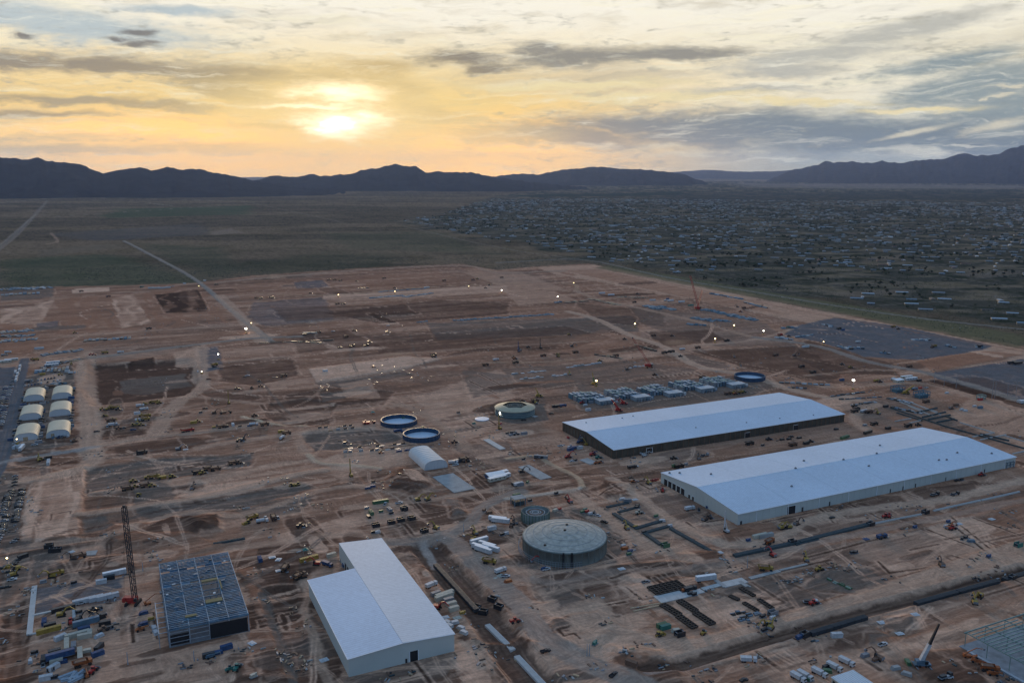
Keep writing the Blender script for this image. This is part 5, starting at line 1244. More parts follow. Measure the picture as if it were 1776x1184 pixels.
# steel modules
def module(px, py, i):
    x, y = at(px, py); o = thing('steel_module', 'grey boxy steel equipment module', 'equipment module', (x, y, gz(x, y)), GA, 'steel equipment modules')
    r_ = random.Random(i+50)
    for k in range(7):
        for j in range(3):
            w = MB(); hh = r_.uniform(3.4, 5.6)
            w.box((0, 0, hh/2), (3.0, 8, hh), r_.choice([BSTEEL, GRYV, PB[1], STEEL])); w.box((0, 0, hh+.35), (2.6, 7.4, .5), r_.choice([STEEL, GSTEEL])); 
            for t in (-1.2, 1.2): w.box((t, -4.15, hh*.5), (.2, .2, hh*1.1), STEEL)
            part(o, 'cooler_bay', w, loc=(-18+k*4.4, 10+j*10.5, 0))
    for k in range(3):
        w = MB(); w.beam((-20, 6+k*10, 5.8), (12, 6+k*10, 5.8), .5, STEEL); part(o, 'pipe_rack', w)
    w = MB(); w.box((0, 0, 2.2), (19, 12, 4.4), mat('module_house_grey', (.28, .33, .36), .6)); w.box((0, 0, 4.5), (20, 13, .4), STEEL); part(o, 'control_house', w, loc=(6, -2, 0))
    for k in range(5):
        w = MB(); w.box((0, 0, 1.5), (1.6, 1.4, 3), r_.choice([BSTEEL, STEEL, GRYV])); part(o, 'cabinet', w, loc=(-1.5+k*4, -9.2, 0))
    for k in range(4):
        w = MB(); w.box((0, 0, 1.2), (2.4, 2.0, 2.4), r_.choice([BSTEEL, WHT, RED, STEEL])); part(o, 'transformer', w, loc=(19+k % 2*3.4, -6+k*4, 0))
    reg(o, 'grey boxy steel equipment module', px, py)
for i, p in enumerate(MODS): module(p[0]-6, p[1], i)

# ------------------------------------------------------------------ vehicle and plant kinds: dict(part -> MB), nose toward +x, base z=0
def wheels(xs, ys, r, wd, mt=BLK):
    out = []
    for x_ in xs:
        for y_ in ys:
            w = MB(); w.cyl((x_, y_-wd/2, r), r, wd, mt, 10, 'y'); out.append(('wheel', w))
    return out
def k_car(P):
    b = MB(); b.box((0, 0, .62), (4.7, 1.85, .7), P, top=.96); g = MB(); g.box((-.2, 0, 1.22), (2.7, 1.7, .55), GLS, top=.78); r_ = MB(); r_.box((-.2, 0, 1.52), (2.0, 1.35, .06), P)
    return [('body', b), ('windows', g), ('roof', r_)] + wheels((-1.45, 1.45), (-.85, .85), .34, .24)
def k_pickup(P):
    b = MB(); b.box((0, 0, .78), (5.8, 1.95, .62), P, top=.97); b.box((2.1, 0, 1.15), (1.5, 1.8, .18), P); b.box((-1.75, .88, 1.22), (2.1, .1, .35), P); b.box((-1.75, -.88, 1.22), (2.1, .1, .35), P)
    c_ = MB(); c_.box((.35, 0, 1.42), (2.2, 1.75, .66), GLS, top=.84); r_ = MB(); r_.box((.3, 0, 1.78), (1.8, 1.5, .08), P)
    d = MB(); d.box((-1.75, 0, 1.11), (2.1, 1.6, .05), DARK)
    return [('body', b), ('cab', c_), ('roof', r_), ('cargo_bed', d)] + wheels((-1.8, 1.8), (-.88, .88), .4, .28)
def k_trailer(P):
    b = MB(); b.box((0, 0, 2.5), (13.6, 2.6, 2.8), P); f = MB(); f.box((0, 0, .95), (13.2, 2.3, .3), GRYV); rr = MB(); rr.box((0, 0, 3.95), (13.4, 2.4, .1), TRIM if P is WHT else P)
    return [('box_body', b), ('chassis', f), ('roof', rr)] + wheels((-5.6, -4.4), (-1.05, 1.05), .5, .5)
def k_office(P):
    b = MB(); b.box((0, 0, 1.9), (16, 3.4, 2.9), P); r_ = MB(); r_.box((0, 0, 3.42), (16.4, 3.8, .18), TRIM); out = [('wall', b), ('roof', r_)]
    for i in range(4):
        w = MB(); w.box((-6+i*4, -1.73, 2.1), (1.0, .08, .9), DARK); out.append(('window', w))
    return out
def k_container(P):
    b = MB(); b.box((0, 0, 1.3), (6.1, 2.44, 2.6), P); out = [('box_body', b)]
    e = MB()
    for sx in (-1, 1):
        for sy in (-1, 1): e.box((sx*3.02, sy*1.2, 1.32), (.16, .16, 2.66), P)
    for i in range(9): e.box((-2.6+i*.65, 0, 2.62), (.18, 2.3, .07), P)
    d = MB(); d.box((3.07, 0, 1.3), (.06, 2.2, 2.4), P); d.box((3.12, 0, 1.3), (.06, .08, 2.3), GRYV)
    return out+[('corner_posts', e), ('doors', d)]
def k_longbox(P):
    o = k_container(P)
    for n_, m in o: m.v = [(x_*2, y_, z_) for x_, y_, z_ in m.v]
    return o
def k_truck(P, load=None):
    c_ = MB(); c_.box((3.3, 0, 1.75), (2.0, 2.4, 2.1), P, top=.93); g = MB(); g.box((4.25, 0, 2.2), (.2, 2.1, .8), GLS); f = MB(); f.box((0, 0, .85), (8.6, 1.0, .35), DARK)
    b = MB()
    b.box((-1.3, 0, 2.0), (5.6, 2.5, 2.0), load or P, top=1.04)
    return [('cab', c_), ('windscreen', g), ('chassis', f), ('box_body', b)] + wheels((-3.2, -1.9, 3.1), (-1.05, 1.05), .52, .4)
def k_tanker(P):
    o = k_truck(P); t = MB(); t.cyl((-4.2, 0, 2.2), 1.25, 5.8, P, 14, 'x'); o[3] = ('tank', t); return o
def k_flat(P):
    o = k_truck(P); t = MB(); t.box((-1.3, 0, 1.3), (5.8, 2.5, .25), GRYV); t.box((-1.8, 0, 1.9), (3.6, 1.8, 1.0), BLKV); o[3] = ('flatbed', t); return o
def k_dozer(P):
    out = []
    for s in (-1, 1):
        w = MB(); w.prism([(-2.2, 0), (-1.8, -.5), (1.8, -.5), (2.2, 0), (1.7, .5), (-1.7, .5)], -.3, .3, BLK); w.v = [(x_, s*1.15+z_, .52+y_) for x_, y_, z_ in w.v]; out.append(('track', w))
    b = MB(); b.box((.5, 0, 1.35), (3.0, 1.5, 1.1), P, top=.92); b.box((0, 0, .8), (3.8, 1.6, .4), P); c_ = MB(); c_.box((-1.1, 0, 2.1), (1.5, 1.6, 1.5), GLS, top=.9); r_ = MB(); r_.box((-1.1, 0, 2.9), (1.8, 1.8, .12), P)
    bl = MB(); bl.box((2.9, 0, .75), (.25, 3.8, 1.35), P); a = MB(); a.beam((0, 1.6, .6), (2.8, 1.5, .6), .25, P); a.beam((0, -1.6, .6), (2.8, -1.5, .6), .25, P); rp = MB(); rp.box((-2.7, 0, .7), (.5, .5, 1.2), P)
    return out+[('body', b), ('cab', c_), ('roof', r_), ('blade', bl), ('push_arm', a), ('ripper', rp)]
def k_loader(P):
    b = MB(); b.box((-1.7, 0, 1.75), (2.8, 1.9, 1.3), P, top=.92); b.box((1.4, 0, 1.3), (1.6, 1.3, .9), P); c_ = MB(); c_.box((-.1, 0, 2.6), (1.3, 1.5, 1.5), GLS, top=.9); r_ = MB(); r_.box((-.1, 0, 3.4), (1.6, 1.7, .12), P)
    a = MB(); a.beam((1.2, .6, 1.9), (3.6, .6, .8), .3, P); a.beam((1.2, -.6, 1.9), (3.6, -.6, .8), .3, P); k = MB(); k.prism([(3.4, -1.5), (4.9, -1.5), (4.9, 1.5), (3.4, 1.5)], .1, .3, GRYV); k.box((3.5, 0, .8), (.25, 3.0, 1.3), GRYV)
    return [('body', b), ('cab', c_), ('roof', r_), ('lift_arm', a), ('bucket', k)] + wheels((-1.9, 1.6), (-1.15, 1.15), .85, .6)
def k_exc(P, up=True):
    out = []
    for s in (-1, 1):
        w = MB(); w.box((0, s*1.25, .5), (4.6, .65, 1.0), BLK, top=.85); out.append(('track', w))
    b = MB(); b.box((-.9, 0, 1.85), (3.6, 2.8, 1.3), P, top=.95); b.box((-2.5, 0, 1.7), (.9, 2.6, 1.2), GRYV); c_ = MB(); c_.box((1.1, .8, 2.2), (1.5, 1.1, 1.8), GLS, top=.9)
    e = (4.4, -.2, 5.2) if up else (5.4, -.2, 3.2); s_ = (7.6, -.2, 2.4) if up else (8.2, -.2, 3.0)
    m = MB(); m.beam((.6, -.2, 2.0), (2.6, -.2, 4.6 if up else 3.6), .7, P, .6); m.beam((2.6, -.2, 4.6 if up else 3.6), e, .6, P, .45); st_ = MB(); st_.beam(e, s_, .5, P, .35)
    k = MB(); k.add([(s_[0]-.6, -.9, s_[2]), (s_[0]+.6, -.9, s_[2]-.1), (s_[0]+.3, -.9, s_[2]-1.4), (s_[0]-.8, -.9, s_[2]-1.1)]+[(s_[0]-.6, .5, s_[2]), (s_[0]+.6, .5, s_[2]-.1), (s_[0]+.3, .5, s_[2]-1.4), (s_[0]-.8, .5, s_[2]-1.1)],
        [(0, 1, 2, 3), (7, 6, 5, 4), (0, 4, 5, 1), (1, 5, 6, 2), (2, 6, 7, 3)], GRYV)
    return out+[('body', b), ('cab', c_), ('boom', m), ('stick', st_), ('bucket', k)]
def k_haul(P):
    c_ = MB(); c_.box((3.6, 0, 2.2), (1.9, 2.6, 1.8), P, top=.9); g = MB(); g.box((4.0, 0, 2.6), (1.3, 2.3, .8), GLS); b = MB()
    b.add([(-4.6, -1.5, 2.6), (2.3, -1.5, 1.5), (2.3, 1.5, 1.5), (-4.6, 1.5, 2.6), (-5.0, -1.8, 3.4), (2.6, -1.8, 3.5), (2.6, 1.8, 3.5), (-5.0, 1.8, 3.4)], [(3, 2, 1, 0), (0, 1, 5, 4), (1, 2, 6, 5), (2, 3, 7, 6), (3, 0, 4, 7)], P)
    f = MB(); f.box((0, 0, 1.2), (8.2, 1.1, .6), P); l = MB(); l.box((-1.1, 0, 3.2), (6.0, 3.0, .5), BRN, top=.8)
    return [('cab', c_), ('windscreen', g), ('dump_bed', b), ('chassis', f), ('soil_load', l)] + wheels((-3.2, -1.6, 3.2), (-1.3, 1.3), .85, .7)
def k_lift(P):
    b = MB(); b.box((0, 0, 1.1), (3.6, 2.2, .9), P); b.box((-1.4, 0, 1.9), (1.2, 1.8, .9), P); m = MB(); m.beam((-1.2, 0, 2.2), (4.6, 0, 5.6), .45, P, .3); j = MB(); j.beam((4.6, 0, 5.6), (7.0, 0, 5.0), .28, P); k = MB(); k.box((7.8, 0, 5.3), (1.0, 2.2, 1.1), GRYV)
    return [('chassis', b), ('boom', m), ('jib', j), ('basket', k)] + wheels((-1.3, 1.3), (-1.0, 1.0), .5, .4)
def k_tele(P):
    b = MB(); b.box((-.4, 0, 1.2), (4.8, 1.6, .8), P); c_ = MB(); c_.box((-.2, .7, 2.1), (1.5, .9, 1.3), GLS, top=.9); m = MB(); m.beam((-2.4, -.5, 2.2), (4.4, -.5, 2.0), .5, P); f = MB(); f.box((4.8, -.3, 1.2), (.2, 1.6, 1.5), GRYV)
    return [('body', b), ('cab', c_), ('boom', m), ('fork_frame', f)] + wheels((-1.7, 1.5), (-1.05, 1.05), .62, .45)
def k_roller(P):
    b = MB(); b.box((-1.1, 0, 1.4), (2.4, 1.7, 1.0), P); c_ = MB(); c_.box((0, 0, 2.2), (1.2, 1.4, 1.2), GLS); d = MB(); d.cyl((1.9, -1.1, .8), .8, 2.2, GRYV, 14, 'y'); f = MB(); f.box((1.3, 0, 1.0), (2.2, 2.6, .3), P)
    return [('body', b), ('cab', c_), ('drum', d), ('frame', f)] + wheels((-1.5,), (-.95, .95), .75, .5)
def k_scraper(P):
    a = MB(); a.box((4.6, 0, 1.9), (3.2, 2.0, 1.3), P, top=.9); c_ = MB(); c_.box((3.2, 0, 2.7), (1.4, 1.5, 1.4), GLS); g = MB(); g.beam((2.8, 0, 2.2), (.6, 0, 2.6), .5, P); b = MB(); b.box((-2.4, 0, 1.8), (5.2, 3.2, 1.9), P, top=1.05); e = MB(); e.box((-5.8, 0, 2.0), (1.8, 1.8, 1.2), P)
    return [('tractor', a), ('cab', c_), ('gooseneck', g), ('bowl', b), ('rear_engine', e)] + wheels((-5.0, 4.4), (-1.4, 1.4), 1.0, .7)
def k_box(P):     # trench shield
    b = MB()
    for s in (-1, 1): b.box((0, s*1.5, 1.5), (5.4, .35, 3.0), P)
    out = [('side_panel', b)]
    for s in (-1, 1):
        w = MB(); w.box((s*2.2, 0, 2.4), (.35, 2.7, .35), GRYV); w.box((s*2.2, 0, .7), (.35, 2.7, .35), GRYV); out.append(('spreader', w))
    w = MB(); w.box((0, 0, 1.3), (4.8, 2.6, .2), DARK); out.append(('floor_plate', w)); return out
def k_skid(P):
    b = MB(); b.box((0, 0, .25), (4, 2.2, .3), GRYV); t = MB(); t.box((-.4, 0, 1.1), (2.6, 1.7, 1.5), P); u_ = MB(); u_.cyl((1.4, 0, .4), .5, 1.6, P, 8)
    return [('base_frame', b), ('housing', t), ('drum', u_)]
def k_pipes(P):
    out = []
    for i, (a, b) in enumerate([(-.8, .4), (0, .4), (.8, .4), (-.4, 1.1), (.4, 1.1)]):
        w = MB(); w.cyl((-4, a, b), .38, 8, P, 8, 'x'); out.append(('pipe', w))
    return out
def k_stack(P):
    out = []
    for i in range(4):
        w = MB(); w.box((.1*i, .05*i, .25+i*.42), (5.2-.4*i, 2.2, .36), P); out.append(('bundle', w))
    return out
def k_tent(P):
    w = MB(); w.add([(-2, -2, 2.3), (2, -2, 2.3), (2, 2, 2.3), (-2, 2, 2.3), (0, 0, 3.6)], [(0, 1, 4), (1, 2, 4), (2, 3, 4), (3, 0, 4)], P); out = [('canopy', w)]
    for a in (-1.9, 1.9):
        for b in (-1.9, 1.9):
            q = MB(); q.box((a, b, 1.15), (.12, .12, 2.3), STEEL); out.append(('leg', q))
    return out
def k_drill(P):
    out = k_dozer(P)[:2]; b = MB(); b.box((0, 0, 1.6), (4.4, 2.2, 1.3), P); m = MB(); m.beam((2.4, 0, .6), (2.4, 0, 15), .8, P, .6); c_ = MB(); c_.box((1, .7, 2.6), (1.3, 1.0, 1.2), GLS); w = MB(); w.beam((-1, 0, 2.2), (2.3, 0, 9), .3, P)
    return out+[('body', b), ('cab', c_), ('mast', m), ('mast_brace', w)]
def k_bus(P):
    b = MB(); b.box((0, 0, 1.8), (11.5, 2.5, 2.6), P, top=.97); g = MB(); g.box((0, 0, 2.3), (10.6, 2.56, .8), GLS)
    return [('body', b), ('windows', g)] + wheels((-3.6, 3.6), (-1.05, 1.05), .5, .35)
def k_pad(P):
    w = MB(); w.box((0, 0, .12), (4.5, 3.4, .24), P); v_ = MB(); v_.box((.3, .2, .34), (2.6, 1.8, .2), P); return [('sheet', w), ('fold', v_)]
KINDS = dict(car=(k_car, 'parked_car', 'car', 'car'), pu=(k_pickup, 'pickup_truck', 'pickup truck', 'pickup'), tr=(k_trailer, 'semi_trailer', 'box semi-trailer', 'trailer'), of=(k_office, 'site_office', 'long site office cabin', 'cabin'),
 co=(k_container, 'shipping_container', 'shipping container', 'container'), lc=(k_longbox, 'shipping_container', 'long shipping container', 'container'), tk=(k_truck, 'box_truck', 'box truck', 'truck'), wt=(k_tanker, 'tanker_truck', 'tanker truck', 'truck'), fl=(k_flat, 'flatbed_truck', 'flatbed truck', 'truck'),
 dz=(k_dozer, 'bulldozer', 'bulldozer', 'bulldozer'), ld=(k_loader, 'wheel_loader', 'wheel loader', 'loader'), ex=(k_exc, 'excavator', 'excavator', 'excavator'), hl=(k_haul, 'articulated_dump_truck', 'articulated dump truck', 'dump truck'), bl=(k_lift, 'boom_lift', 'boom lift', 'boom lift'),
 te=(k_tele, 'telehandler', 'telehandler', 'telehandler'), ro=(k_roller, 'soil_compactor', 'soil compactor', 'compactor'), sc=(k_scraper, 'scraper', 'earth scraper', 'scraper'), bx=(k_box, 'trench_shield', 'trench shield', 'trench shield'), sk=(k_skid, 'equipment_skid', 'equipment skid', 'equipment'),
 pp=(k_pipes, 'pipe_stack', 'pipe stack', 'pipe stack'), st=(k_stack, 'material_stack', 'flat material stack', 'material stack'), tt=(k_tent, 'canopy_tent', 'canopy tent', 'tent'), dr=(k_drill, 'drill_rig', 'drilling rig with upright mast', 'drill rig'), bu=(k_bus, 'bus', 'bus', 'bus'), pd=(k_pad, 'folded_sheet', 'ground sheet', 'sheet'))
TPL = {}
def put(kind, colk, px, py, rot=0, scale=1.0, z=None):
    fn, nm, desc, cat = KINDS[kind]; x, y = at(px, py); x, y = at(px, py, gz(x, y)) if z is None else (x, y)
    zz = gz(x, y) if z is None else z
    dist = math.hypot(x, y); big = dist < 1150
    key = (kind, colk, big)
    if key not in TPL:
        ps = fn(PAINT[colk])
        if big: TPL[key] = [(n_, m.mesh(n_)) for n_, m in ps]
        else:
            j = MB(); [j.merge(m) for n_, m in ps]; TPL[key] = j.mesh(nm)
    lab = CNAME[colk]+' '+desc; grp = desc+'s on the site'
    if big:
        o = thing(nm, lab, cat, (x, y, zz), GA+math.radians(rot), grp)
        for n_, me in TPL[key]: link(n_, me, o)
    else: o = thing(nm, lab, cat, (x, y, zz), GA+math.radians(rot), grp, TPL[key])
    if scale != 1: o.scale = (scale,)*3
    reg(o, lab, px, py); return o
